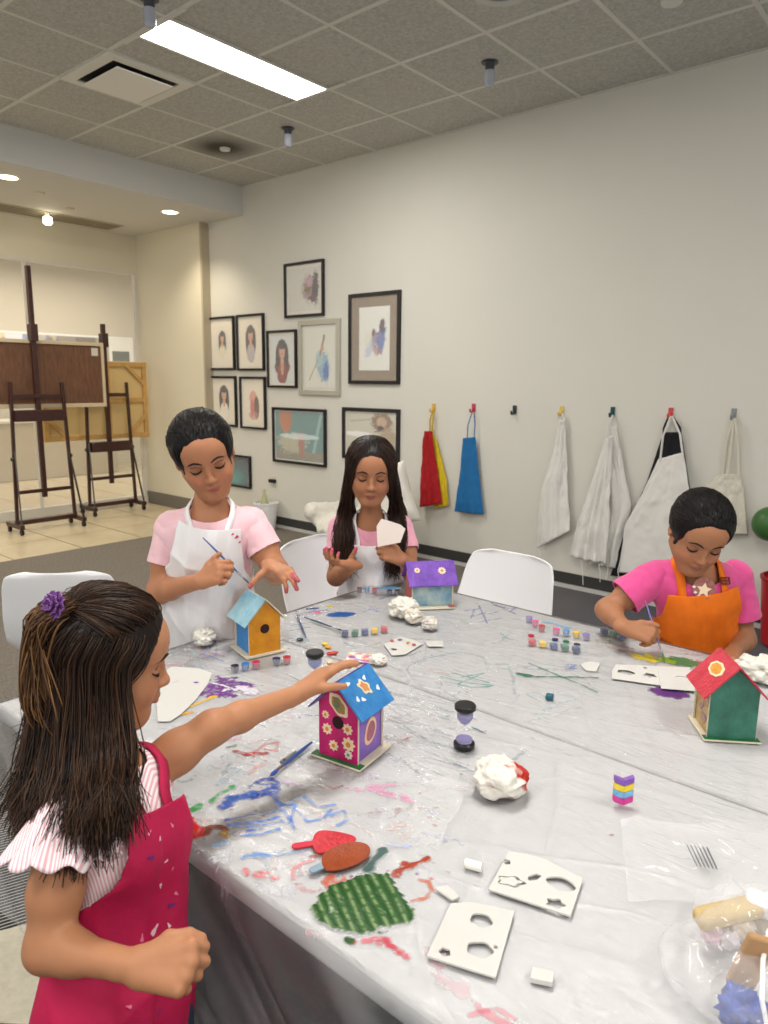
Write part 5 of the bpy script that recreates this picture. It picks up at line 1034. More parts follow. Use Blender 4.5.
slab(730, 912, .055, (.10, .028, .022), (.2, -.1, .9), mat('sponge_tan', '#c8b07c', .9, bump=.4, bscale=60, var=.15), 'sponge_strip', 'tan sponge-like strip inside the clear bag', 'sponge')
slab(751, 962, .055, (.034, .010, .085), (.15, .2, .55), mat('kraft_card', '#b08a62', .85, var=.06), 'kraft_card', 'brown kraft card standing inside the clear bag', 'card')
slab(764, 905, .06, (.05, .03, .03), (.3, 0, .3), mat('white_box', '#e4e2e4', .5), 'folded_paper_packet', 'white folded packet inside the clear bag at the right edge', 'packet')
for px, py, r, c1, nm in ((736, 940, .02, '#c8b8a4', 'beige'), (752, 930, .022, '#b0a08c', 'brownish'), (712, 945, .014, '#d8b8c4', 'pinkish'), (728, 952, .013, '#cfc8d0', 'pale grey')):
    o = crumple(px, py, r, nm+' crumpled paper inside the clear bag', lambda V, P, col, c1=c1: col*0+np.array(srgb(c1)), (1, 1, .9), int(px), name='crumpled_paper', cat='paper', sub=4); o.location.z = ST+.012
crumple(741, 1018, .024, 'crumpled bright blue paper in front of the clear bag', lambda V, P, col: col*0+np.array(srgb('#1c44a0')), (1, 1, .8), 33, name='crumpled_paper', cat='paper', sub=4, amp=.6)
q = [onz(769, 930, ST+.07), onz(763, 960, ST+.075), onz(762, 1000, ST+.06), onz(768, 1030, ST+.03)]
o = MB().tube([tuple(a) for a in q], .0028, 8).build('white_cord', white, None, smooth=True); tag(o, 'white cord curving down over the bag at the right edge', 'cord')
# ================================================================== PEOPLE
Zv = np.array([0, 0, 1.])
def nz(v): v = np.array(v, float); return v/np.linalg.norm(v)
def dirv(r, f, u): return nz(CR*r+CF*f+Zv*u)
def hframe(face, up): y = nz(face); x = nz(np.cross(y, up)); z = np.cross(x, y); return np.stack([x, y, z], 1)   # columns right, face, up
CRC, CRR = np.array([0, -.012, .030]), np.array([.072, .090, .076])      # cranium centre, radii
FCC, FCR = np.array([0, .020, -.030]), np.array([.0550, .062, .075])
def add_head(v, C, Mx, s):
    W = lambda p: C+Mx@(np.array(p, float)*s)
    e = lambda c, r, k=.02, **q: v.ell(W(c), np.array(r)*s, Mx, k=k*s, **q)
    c_ = lambda a, b, ra, rb=None, k=.01, **q: v.cap(W(a), W(b), ra*s, None if rb is None else rb*s, k=k*s, **q)
    e(CRC, CRR); e(FCC, FCR, .03); e((0, .052, .040), (.050, .034, .040), .03)
    e((0, .058, -.088), (.022, .020, .016), .028)
    for q in (-1, 1):
        e((q*.028, .049, -.036), (.026, .029, .029), .02); c_((q*.050, .0, -.045), (q*.016, .052, -.090), .017, .015, .03)
        e((q*.0305, .086, .000), (.0165, .012, .0095), .014, sub=True)
        e((q*.030, .0665, -.0015), (.0150, .0125, .0120), .004)
        c_((q*.012, .080, .020), (q*.040, .070, .021), .0045, .004, .012)
        e((q*.0735, -.006, -.004), (.0065, .017, .027), .008); e((q*.078, -.002, .000), (.004, .008, .014), .004, sub=True)
        e((q*.0095, .086, -.0335), (.0065, .0080, .0058), .006)
    c_((0, .077, .010), (0, .0935, -.026), .0055, .0072, .012); e((0, .0945, -.0300), (.0085, .0085, .0072), .008)
    c_((0, .083, -.045), (0, .085, -.052), .005, .005, .012)
    c_((-.014, .0785, -.0585), (.014, .0785, -.0585), .0045, .0045, .006); e((0, .0865, -.0555), (.013, .0055, .0042), .006); e((0, .0850, -.0645), (.0125, .0062, .0046), .006)
    c_((-.016, .0895, -.0600), (.016, .0895, -.0600), .0013, .0013, .002, sub=True)
def add_hand(v, W, d, n, right, s=1., curl=(20, 25, 15), thumb=(35, 20), spread=0., curls=None, thumbdir=None, tips=None):
    """five separate fingers, each three bones; returns fingertip positions"""
    d = nz(d); n = nz(np.array(n)-d*np.dot(n, d)); sd = np.cross(d, n)*(1 if right else -1)
    P = lambda a, b, c=0: W+(d*a+sd*b+n*c)*s
    KB = [(.076, .026), (.080, .0085), (.076, -.0085), (.068, -.0245)]; LN = [(.030, .019, .016), (.034, .021, .017), (.031, .020, .016), (.024, .015, .014)]
    v.cap(W-d*.02*s, P(.012, 0), .0175*s, .019*s, k=.01*s, n=n, sq=1.25)
    for (a, b) in KB: v.cap(P(.008, b*.45), P(a, b), .0125*s, .0105*s, k=.012*s, n=n, sq=1.05)
    v.cap(P(.015, -.012), P(.055, -.016, .003), .014*s, .012*s, k=.012*s, n=n, sq=1.1)
    out = []
    for i, ((a, b), L_) in enumerate(zip(KB, LN)):
        cu = curls[i] if curls else curl; p = P(a, b); ang = 0; sp = math.radians(spread*(1.5-i)); dd = nz(d*math.cos(sp)+sd*math.sin(sp)); r0 = (.0082, .0084, .0080, .0070)[i]
        for j in range(3):
            ang += math.radians(cu[j]); q = p+(dd*math.cos(ang)+n*math.sin(ang))*L_[j]*s
            v.cap(p, q, (r0-.0006*j)*s, (r0-.0006*(j+1))*s, k=(.004 if j else .007)*s); p = q
        out.append(p)
    td = nz(d*.62+sd*.78+n*.25) if thumbdir is None else nz(thumbdir); b0 = P(.018, .018, .004); p1 = b0+td*.030*s
    v.cap(P(.012, .006, .002), p1, .0135*s, .0100*s, k=.012*s)
    t2 = nz(td*math.cos(math.radians(thumb[0]))+nz(n*.6+d*.5-sd*.3)*math.sin(math.radians(thumb[0]))); p2 = p1+t2*.027*s; v.cap(p1, p2, .0092*s, .0085*s, k=.005*s)
    t3 = nz(t2*math.cos(math.radians(thumb[1]))+nz(n*.5-sd*.5+d*.3)*math.sin(math.radians(thumb[1]))); p3 = p2+t3*.020*s; v.cap(p2, p3, .0082*s, .0068*s, k=.004*s)
    out.append(p3); return out
skinm = mat('skin', '#ffffff', .5, attr=True, var=.04, vscale=60, sss=.12, spec=.35)
hairm = mat('hair', '#ffffff', .42, attr=True, spec=.24)
trsm = mat('leggings', '#2c3450', .85)
def radial(D, grow=0.):
    """distance from the cranium centre to the head surface along head-local directions D"""
    best = np.zeros(len(D))
    for c, r in ((CRC, CRR+grow), (FCC, FCR+grow)):
        o = (CRC-c)/r; q = D/r; A = (q*q).sum(1); B = 2*(q*o).sum(1); Cc = (o*o).sum()-1; disc = B*B-4*A*Cc; t = np.where(disc > 0, (-B+np.sqrt(np.maximum(disc, 0)))/(2*A), 0); best = np.maximum(best, t)
    return best
class Person: pass
def person(label, G):
    """G: dict of joints (world), colours and flags"""
    s = G['s']; P = Person(); P.G = G
    root = thing('person', label, 'person', (0, 0, 0)); P.root = root
    pel, wai, che, nek, H = [np.array(G[k], float) for k in ('pelvis', 'waist', 'chest', 'neck', 'head')]
    fr = nz(G['front']); up = nz(che-pel); rt = nz(np.cross(fr, up)); fr = np.cross(up, rt); P.fr, P.up, P.rt = fr, up, rt     # rt = the person's right... image side handled by caller
    Mx = hframe(G['face'], G['headup']); P.Mx = Mx; P.H = H
    arms = G['arms']; pts = [pel, wai, che, nek, H]
    for a in arms: pts += [a['sh'], a['el'], a['wr'], a['wr']+nz(a['d'])*.13*s]
    pts = np.array(pts); lo = pts.min(0)-.15*s; hi = pts.max(0)+.15*s; lo[2] = -.01; zf = max(pel[2]-.08, .3)
    v = Vol(lo, hi, G.get('h', .0027), z_fine=zf, hz=.009)
    tw = G.get('tw', 1.); tor = [(pel, wai, .108*tw, .092*tw, 1.35), (wai, che, .090*tw, .100*tw, 1.4)]
    for a, b, ra, rb, q in tor: v.cap(a, b, ra*s, rb*s, k=.05*s, n=fr, sq=q)
    v.cap(arms[0]['sh'], arms[1]['sh'], .037*s, k=.05*s); v.cap(che, nek, .06*s, .036*s, k=.04*s)
    hb = H+Mx@np.array([0, -.030, -.045])*s; v.cap(nek-up*.02, hb, .038*s, .036*s, k=.03*s)
    add_head(v, H, Mx, s*G.get('hd', 1))
    P.tips = []
    for a in arms:
        m = (a['sh']+a['el'])/2; at_ = G.get('at', 1.); s_k = s; s = s*at_
        v.cap(a['sh'], m, .040*s, .035*s, k=.02*s); v.cap(m, a['el'], .035*s, .0285*s, k=.03*s)
        q = a['el']+(a['wr']-a['el'])*.3; v.cap(a['el'], q, .0285*s, .0275*s, k=.03*s); v.cap(q, a['wr'], .0275*s, .0200*s, k=.02*s); s = s_k
        P.tips.append(add_hand(v, np.array(a['wr']), a['d'], a['n'], a['right'], a.get('hs', .92)*s, **a.get('pose', {})))
    # legs
    base = G['feet']
    for sg in (-1, 1):
        hip = pel+rt*sg*.055*s-Zv*.05*s; ft = np.array([base[0], base[1], .05])+rt*sg*.075*s; kn = (hip+ft)/2+fr*.02*s; kn[2] = hip[2]*.52
        v.cap(hip, kn, .068*s, .048*s, k=.03*s, pad=.02); v.cap(kn, ft, .047*s, .030*s, k=.02*s, pad=.02)
        h2 = nz([fr[0], fr[1], 0]); v.cap(ft-h2*.02-Zv*.02, ft+h2*.12*s-Zv*.03, .028*s, .024*s, k=.02*s, pad=.02)
    V, Q = v.mesh(1); V[:, 2] = np.maximum(V[:, 2], .002)
    s0 = s; s = s*G.get('hd', 1); P.hs = s; L = (V-H)@Mx/s; sk = np.array(srgb(G['skin'])); col = np.ones((len(V), 3))*sk
    def mixc(m, c, a=1.): nonlocal col; m = np.clip(m, 0, 1)[:, None]*a; col = col*(1-m)+np.array(srgb(c))*m
    f = (L[:, 1] > .03)&(L[:, 1] < .12)&(np.abs(L[:, 0]) < .08)&(np.abs(L[:, 2]) < .12)
    mixc(f*np.clip(1.5-np.hypot((np.abs(L[:, 0])-.034)/.02, (L[:, 2]+.030)/.018), 0, 1), G.get('blush', '#c47a60'), .35)
    mixc(f*(L[:, 1] > .07)*np.clip((1-np.hypot(L[:, 0]/.0195, (L[:, 2]+.0600)/.0100))*3, 0, 1), G.get('lip', '#a85050'), .75)
    mixc(f*np.clip((1-np.hypot((np.abs(L[:, 0])-.030)/.017, (L[:, 2]-.000)/.010))*2, 0, 1), '#7c4c38', .35)
    mixc(f*(L[:, 1] > .075)*np.clip((1-np.hypot((np.abs(L[:, 0])-.008)/.0035, (L[:, 2]+.0385)/.0028))*3, 0, 1), '#4c241c', .8)
    for T_, c in zip(P.tips, (G.get('tipc0'), G.get('tipc1'))):
        if c:
            for q in T_: mixc((np.linalg.norm(V-q, axis=1) < .013)*1., c, .75)
    P.body = npmesh('body', V, Q, skinm, root, col); P.V, P.Q, P.L = V, Q, L
    # brows, lashes and nails follow the surface
    face = np.nonzero((L[:, 1] > .04)&(L[:, 1] < .12)&(np.abs(L[:, 0]) < .08)&(np.abs(L[:, 2]) < .1))[0]; LF = L[face]
    def fp(x, z, o=.0008):
        i = np.argmin((LF[:, 0]-x)**2+(LF[:, 2]-z)**2); return H+Mx@((np.array([x, LF[i, 1]+o, z]))*s)
    for q in (-1, 1):
        MB().tube([fp(q*a, z, .0002) for a, z in ((.011, .0185), (.020, .0235), (.031, .0255), (.042, .021), (.047, .016))], [.0014*s, .0027*s, .0028*s, .0020*s, .0008*s], 8).build('eyebrow', mat('brow_hair', '#1e1412', .8), root, smooth=True)
        MB().tube([fp(q*a, z, .0010) for a, z in ((.0165, -.0020), (.022, -.0065), (.030, -.0090), (.038, -.0070), (.0455, -.0015))], [.0010*s, .0023*s, .0030*s, .0029*s, .0012*s], 8).build('eyelashes', mat('lash', '#120c0c', .7), root, smooth=True)
        MB().tube([fp(q*a, z, .0004) for a, z in ((.018, .006), (.024, .0095), (.031, .0105), (.038, .0085), (.044, .004))], .0006*s, 6).build('eyelid_crease', mat('lid_crease', '#5c3426', .8), root, smooth=True)
    # trousers
    s = s0
    v = Vol(lo, hi, .008)
    for sg in (-1, 1):
        hip = pel+rt*sg*.055*s-Zv*.05*s; ft = np.array([base[0], base[1], .05])+rt*sg*.075*s; kn = (hip+ft)/2+fr*.02*s; kn[2] = hip[2]*.52
        v.cap(hip, kn, .076*s, .058*s, k=.03*s); v.cap(kn, ft, .056*s, .040*s, k=.02*s)
    v.cap(pel, pel-Zv*.03, .115*s, k=.03*s, n=fr, sq=1.35); Vt, Qt = v.mesh(1); g = np.maximum(.09-Vt[:, 2], Vt[:, 2]-(pel[2]+.03)); Vt, Qt, _ = clip(Vt, Qt, g)
    npmesh('leggings', Vt, Qt, G.get('legmat', trsm), root)
    # torso cloth volume
    v = Vol(lo, hi, .0045)
    o = .013
    for a, b, ra, rb, q in tor: v.cap(a, b, (ra+o)*s, (rb+o)*s, k=.05*s, n=fr, sq=q)
    v.cap(arms[0]['sh'], arms[1]['sh'], (.036+o)*s, k=.05*s); v.cap(che, nek, (.062+o)*s, (.030+o)*s, k=.04*s)
    P.clothvol = v; V, Q = v.mesh(2); N = normals(V, Q)
    Pn = np.stack([V@rt, V@fr, V@up], 1); P.cl = (V, Q, N)
    wr_ = fbm(Pn*np.array([16, 16, 7]), 3, G['seed'])*.0030+((1-np.abs(noise(Pn@np.array([[9, 3, 5], [2, 11, 3], [-6, 4, 9]]), G['seed']+3)))**4)*.004
    wr_ = np.minimum(wr_*G.get('wr', 1), .0028)-((1-np.abs(noise(Pn@np.array([[15, 4, 9], [5, 18, 6], [-11, 7, 15]]), G['seed']+4)))**5)*.004; Vw = V+N*wr_[:, None]
    rn = G.get('neckr', .062)*s; nb = nek+fr*.012*s; dd = V-nb; g1 = rn-np.sqrt((dd@rt)**2+(dd@fr)**2*1.1+(dd@up*1.0)**2); g2 = (pel[2]-.02)-V[:, 2]
    Vc, Qc, us = clip(Vw, Q, np.maximum(g1, g2)); parts = [(Vc, Qc)]
    for a in arms:
        S_, E_ = np.array(a['sh']), np.array(a['el']); ad = nz(E_-S_); La = np.linalg.norm(E_-S_); fl = G.get('sleeve', .55); lo2 = np.minimum(S_, E_)-.1; hi2 = np.maximum(S_, E_)+.1
        vs = Vol(lo2, hi2, .004); vs.cap(S_-ad*.005, S_+ad*La*(fl+.25), (.040+.009)*s, (.036+G.get('flare', .014))*s, k=.01)
        Vs_, Qs_ = vs.mesh(1); Ns = normals(Vs_, Qs_); Vs_ = Vs_+Ns*(fbm(Vs_*24, 3, G['seed']+9)*.0028)[:, None]; g = (Vs_-S_)@ad-La*fl; Vs_, Qs_, _ = clip(Vs_, Qs_, g); parts.append((Vs_, Qs_))
    off = 0; VV, QQ = [], []
    for a, b in parts: VV.append(a); QQ.append(b+off); off += len(a)
    if G.get('shirt', True):
        sh = npmesh('t_shirt', np.concatenate(VV), np.concatenate(QQ), G['shirtm'], root); m = sh.modifiers.new('t', 'SOLIDIFY'); m.thickness = .0022; m.offset = -1; P.shirt = sh
    # neckband ring, following the clipped edge
    m = clip(V, Q, g1)
    # apron
    A = G.get('apron')
    if A:
        v = Vol(lo, hi, .005); o = .024
        for a, b, ra, rb, q in tor: v.cap(a, b, (ra+o)*s, (rb+o)*s, k=.05*s, n=fr, sq=q)
        v.cap(arms[0]['sh'], arms[1]['sh'], (.042+o)*s, k=.05*s); v.cap(che, nek, (.062+o)*s, (.034+o)*s, k=.04*s); v.cap(wai, pel, (.098*tw+o)*s, (.120*tw+o)*s, k=.03*s, n=fr, sq=1.3)
        dn = pel-Zv*(pel[2]-A['hem']-.02)+fr*.0; v.cap(pel, dn, (.120*tw+o)*s, (.145*tw*G.get('skf', 1)+o)*s, k=.02*s, n=fr, sq=1.35)
        V, Q = v.mesh(2); N = normals(V, Q); D = V-che; u = D@rt; w_ = D@fr; z = D@up
        Pn = np.stack([u, w_, z], 1); drape = np.clip((che[2]-V[:, 2])/.35, 0, 1)
        V = V+N*(fbm(Pn*np.array([20, 6, 4]), 3, G['seed']+5)*(.0055+.008*drape)+((1-np.abs(noise(Pn@np.array([[7, 2, 6], [1, 9, 3], [-8, 3, 5]]), G['seed']+6)))**4)*.008)[:, None]
        zt = A['top']*s; hw = np.interp(-z/s, [-A['top'], .02, A.get('wz', .13), .5], [A['bib'], A['bib']+.012, A.get('ww', .135), A.get('ww', .135)+.03])*s
        wback = np.interp(-z/s, [0, .13, .5], [-.0, A.get('wrap', -.02), A.get('wrap', -.02)])*s
        g = np.maximum.reduce([np.abs(u)-hw, z-zt, wback-w_, (A['hem'])-V[:, 2]])
        Va, Qa, us = clip(V, Q, g); ap = npmesh('apron', Va, Qa, A['mat'], root); m = ap.modifiers.new('t', 'SOLIDIFY'); m.thickness = .003; m.offset = 0; P.apron = ap; P.apV = (Va, Qa, normals(Va, Qa))
        # straps laid on the cloth
        Vc0, _, Nc0 = P.cl; tr = A.get('strapw', .018)
        for sg in (-1, 1):
            guide = [che+rt*sg*(A['bib']-.008)*s+up*(A['top']-.004)*s+fr*.14*s, che+rt*sg*(A['bib']-.01)*s*.95+up*(A['top']+.035)*s+fr*.11*s, nek+rt*sg*.062*s+fr*.04*s, nek+rt*sg*.058*s-fr*.01*s+up*.02*s, nek+rt*sg*.030*s-fr*.06*s+up*.01*s]
            pts = []
            for k, gp in enumerate(guide): i = np.argmin(((Vc0-gp)**2).sum(1)); pts.append((Vc0[i]+Nc0[i]*(.010 if k == 0 else .006), Nc0[i]))
            # resample and snap
            R_ = []
            for k in range(len(pts)-1):
                for t_ in np.linspace(0, 1, 7)[:-1]:
                    q = pts[k][0]*(1-t_)+pts[k+1][0]*t_; i = np.argmin(((Vc0-q)**2).sum(1)); n_ = Nc0[i]; h_ = (q-Vc0[i])@n_; q = q+n_*max(0, .006-h_); R_.append((q, n_))
            R_.append(pts[-1]); q = np.array([a for a, b in R_]); nn = np.array([b for a, b in R_])
            for _ in range(3): q[1:-1] = (q[:-2]+q[1:-1]*2+q[2:])/4; nn[1:-1] = (nn[:-2]+nn[1:-1]*2+nn[2:])/4
            T_ = np.gradient(q, axis=0); sd = np.cross(T_, nn); sd /= np.linalg.norm(sd, axis=1, keepdims=True); Vr = np.concatenate([q-sd*tr/2, q+sd*tr/2]); n_ = len(q); i = np.arange(n_-1)
            st_ = npmesh('apron_strap', Vr, np.stack([i, i+1, i+1+n_, i+n_], 1), A.get('strapm', A['mat']), root); m = st_.modifiers.new('t', 'SOLIDIFY'); m.thickness = .003; m.offset = 0
            if sg == A.get('bucklesg', 0): P.buckle = (q[8], nn[8], T_[8]/np.linalg.norm(T_[8]), sd[8])
    return P
def on_cloth(P, which, target, o=.004):
    V, Q, N = which; i = np.argmin(((V-target)**2).sum(1)); return V[i]+N[i]*o, N[i]
# ------------------------------------------------------------------ hair
def hdir(az, el): az, el = np.radians(az), np.radians(el); return np.stack([np.sin(az)*np.cos(el), np.cos(az)*np.cos(el), np.sin(el)], -1)   # az 0 = face, + = right ear
def hair_cap(P, g_line, col, thick=.008, nm='hair', seed=0):
    na, ne = 200, 110; az = np.linspace(-180, 180, na, endpoint=False); el = np.linspace(-75, 89.5, ne); A, E_ = np.meshgrid(az, el); D = hdir(A, E_).reshape(-1, 3)
    i = (np.arange(ne-1)[:, None]*na+np.arange(na)[None]); j = (np.arange(ne-1)[:, None]*na+(np.arange(na)[None]+1) % na); Q = np.stack([i.ravel(), j.ravel(), (j+na).ravel(), (i+na).ravel()], 1)
    r = radial(D); X = CRC+D*r[:, None]; g = g_line(X); h_ = np.clip(-g/.03, 0, 1)**.6*thick+.0015; h_ += fbm(D*np.array([26, 5, 5]), 3, seed)*.0012
    X = CRC+D*(r+h_)[:, None]; X, Q, us = clip(X, Q, g); V = P.H+X*P.hs@P.Mx.T; c = np.ones((len(V), 3))*np.array(srgb(col))
    o = npmesh(nm, V, Q, hairm, P.root, c); m = o.modifiers.new('t', 'SOLIDIFY'); m.thickness = .003; m.offset = -1; return o
def hair_arcs(P, D0, D1, k=12, lift=.009, jit=.0015, r=.0012, rng=None, loose=False):
    """strands laid on the head from directions D0 to D1; head-local paths"""
    n = len(D0); t = np.linspace(0, 1, k)[None, :, None]; D = D0[:, None]*(1-t)+D1[:, None]*t; D /= np.linalg.norm(D, axis=2, keepdims=True)
    R_ = radial(D.reshape(-1, 3)).reshape(n, k); lf = (.002+lift*np.clip(np.sin(np.linspace(0, PI/2 if loose else PI, k))*1.6, 0, 1))[None]+rng.normal(0, jit, (n, 1))
    return CRC+D*(R_+np.maximum(lf, .001))[..., None]
def hair_mesh(P, paths, r, cols, name='hair_strands', world=False, taper=(.6, 1, .25), rng=None, sides=4, parent=None):
    n, k, _ = paths.shape; tt = np.interp(np.linspace(0, 1, k), [0, .3, 1], taper); rad = (np.ones((n, 1))*tt[None])*r*rng.uniform(.6, 1.4, (n, 1))
    if not world: paths = P.H+paths*P.hs@P.Mx.T
    V, Q = strands(paths, rad, sides); ca, cb = np.array(srgb(cols[0])), np.array(srgb(cols[1])); q = rng.beta(1.1, cols[2] if len(cols) > 2 else 2.5, n); tip = np.linspace(0, cols[3] if len(cols) > 3 else 0, k)
    m = np.clip(q[:, None]+tip[None]*q[:, None]*1.5, 0, 1); c = ca+(cb-ca)*m[..., None]; c = np.repeat(c.reshape(-1, 3), sides, axis=0)
    return npmesh(name, V, Q, hairm, parent or P.root, c)
def line_updo(front=.062, side=.0):
    def g(X):
        y = X[:, 1]; zh = np.interp(y, [-.09, -.05, -.012, .018, .036, .052, .066, .09], [-.09, -.088, -.080, -.056+side, -.008, .028, front, front+.004]); zh = zh-np.abs(X[:, 0])*.06+.004*np.sin(X[:, 0]*160); return zh-X[:, 2]
    return g
def bez(C, k):
    """Catmull-Rom through control points C (n, m, 3) -> (n, k, 3)"""
    n, m, _ = C.shape; Cx = np.concatenate([2*C[:, :1]-C[:, 1:2], C, 2*C[:, -1:]-C[:, -2:-1]], 1); T_ = np.linspace(0, m-1-1e-6, k); i = T_.astype(int); f = (T_-i)[None, :, None]
    p0, p1, p2, p3 = Cx[:, i], Cx[:, i+1], Cx[:, i+2], Cx[:, i+3]
    return .5*((2*p1)+(-p0+p2)*f+(2*p0-5*p1+4*p2-p3)*f**2+(-p0+3*p1-3*p2+p3)*f**3)
# ================================================================== GIRL 1 (standing, brush, white apron)
A_ = lambda x, y, d: np.array(atd(x, y, d))
pinkp = mat('pale_pink_jersey', '#f0c4cc', .85, var=.04, vscale=30, sheen=.3, bump=.05, bscale=300)
wap = mat('white_apron_cotton', '#eceaec', .85, var=.03, vscale=10, bump=.08, bscale=120, sheen=.2)
tor = -CF*np.array([1, 1, 0]); tor = nz(tor)
G = dict(s=1.06, hd=1.0, seed=3, wr=1.7, skin='#b57d5c', lip='#a04a52', pelvis=A_(208, 655, 2.30), waist=A_(212, 612, 2.17), chest=A_(211, 545, 2.08), neck=A_(211, 505, 2.05), head=A_(204, 454, 1.98),
    front=nz(tor+CR*.12), face=dirv(.30, -.80, -.48), headup=dirv(-.24, -.12, 1), feet=A_(200, 660, 2.26), shirtm=pinkp, neckr=.068, tipc0=None, tipc1='#b0485c',
    arms=[dict(sh=A_(173, 529, 2.09), el=A_(159, 592, 2.09), wr=A_(200, 581, 1.93), d=dirv(.72, -.35, .36), n=dirv(.25, .85, -.35), right=True, hs=.9, pose=dict(curls=[(48, 62, 25), (62, 70, 35), (70, 75, 40), (75, 78, 40)], thumb=(18, 8), thumbdir=dirv(.45, -.15, .9))),
          dict(sh=A_(250, 525, 2.08), el=A_(277, 572, 2.06), wr=A_(270, 566, 1.93), d=dirv(.60, -.62, -.14), n=dirv(.05, -.15, -.98), right=False, hs=.84, pose=dict(curls=[(42, 25, 15), (22, 18, 10), (6, 8, 5), (0, 8, 5)], spread=-15, thumb=(12, 10), thumbdir=dirv(-.72, -.35, -.50)))],
    apron=dict(mat=wap, top=.092, bib=.082, ww=.150, wz=.14, hem=.42, strapw=.016))
g1 = person('girl in a pale pink t-shirt and white apron, brush over the yellow house', G); rg = np.random.default_rng(1)
hair_cap(g1, line_updo(), '#0b0809', .007, 'hair', 2)
n = 1500; az = rg.uniform(-105, 105, n); D0 = hdir(az, np.interp(np.abs(az), [0, 40, 75, 105], [33, 30, 8, -18])+rg.uniform(-4, 30, n)*np.clip(1.2-np.abs(az)/140, .2, 1)); az1 = rg.normal(180, 14, n); D1 = hdir(az1, rg.normal(-6, 7, n))
hair_mesh(g1, hair_arcs(g1, D0, D1, 12, .009, .0012, rng=rg), .0011, ('#080606', '#261c1a', 3.5), rng=rg)
v_ = Vol((-.06, -.17, -.06), (.06, -.05, .06), .004); v_.ell((0, -.118, -.008), (.036, .028, .034), k=.01); Vb, Qb = v_.mesh(1); Vb += normals(Vb, Qb)*(np.sin(Vb[:, 2:3]*500+Vb[:, :1]*300)*.0012)
npmesh('hair_bun', g1.H+Vb*g1.G['s']@g1.Mx.T, Qb, hairm, g1.root, np.ones((len(Vb), 3))*np.array(srgb('#151011')))
wh = g1.tips[0]; hc = (wh[0]+wh[4])/2
# red cord and smudges on the bib
redc = mat('red_cord', '#a81c34', .6); q, nn_ = on_cloth(g1, g1.cl, g1.G['neck']+g1.rt*-.06+g1.fr*.05, .006)
smud = mat('magenta_smudge', '#c43a68', .7)
for px, py, r in ((236, 537, .006), (232, 534, .004), (239, 541, .004)):
    tq = A_(px, py, 1.98); Va, _, Na = g1.apV; d_ = ray(px, py); t_ = (Va-CP)@d_/(d_@d_); e_ = np.linalg.norm(Va-CP-t_[:, None]*d_, axis=1)+np.where((Na@d_) > 0, 1, 0); i = np.argmin(e_); nn_ = Na[i]; x_ = nz(np.cross(nn_, Zv)); y_ = np.cross(x_, nn_)
    MB().prism(oval(0, 0, r, r*.6, 14, -.6, .25, 3), .0012, frame(Va[i]+nn_*.002, x_, y_, nn_)).build('paint_smudge', smud, g1.root)
# ================================================================== GIRL 2 (long hair, holds a card)
pink2 = mat('pink_jersey', '#e8a4b8', .85, var=.05, vscale=30, sheen=.3, bump=.05, bscale=300)
G = dict(s=1.0, hd=1.07, seed=7, wr=1.6, skin='#ad7858', lip='#94504c', pelvis=A_(371, 625, 2.91), waist=A_(371, 592, 2.80), chest=A_(370, 545, 2.74), neck=A_(371, 517, 2.70), head=A_(371, 471, 2.60),
    front=nz(tor-CR*.02), face=dirv(.04, -.90, -.36), headup=dirv(.03, -.1, 1), feet=A_(372, 630, 2.9), shirtm=pink2, neckr=.066, sleeve=.5, tipc0='#d84a78',
    arms=[dict(sh=A_(341, 529, 2.74), el=A_(336, 577, 2.66), wr=A_(354, 565, 2.50), d=dirv(-.85, -.48, .15), n=dirv(.15, .12, 1), right=True, hs=.92, pose=dict(curls=[(20, 32, 20), (25, 35, 22), (30, 38, 22), (35, 40, 25)], spread=5, thumb=(10, 10), thumbdir=dirv(.5, -.35, .75))),
          dict(sh=A_(400, 528, 2.74), el=A_(412, 574, 2.68), wr=A_(403, 560, 2.52), d=dirv(-.80, -.15, .42), n=dirv(-.30, .85, -.2), right=False, hs=.92, pose=dict(curls=[(35, 50, 25), (45, 55, 30), (50, 60, 30), (55, 60, 35)], thumb=(20, 10), thumbdir=dirv(-.45, -.35, .8)))],
    apron=dict(mat=wap, top=.045, bib=.066, ww=.12, wz=.12, hem=.40, strapw=.014))
g2 = person('girl with very long loose dark hair in a pink t-shirt and white apron', G); rg = np.random.default_rng(2)
def line_loose(X): y = X[:, 1]; zh = np.interp(y, [-.09, -.02, .03, .055, .09], [-.1, -.09, -.01, .052, .058])-np.abs(X[:, 0])*.35; return zh-X[:, 2]
hair_cap(g2, line_loose, '#15100f', .009, 'hair', 4)
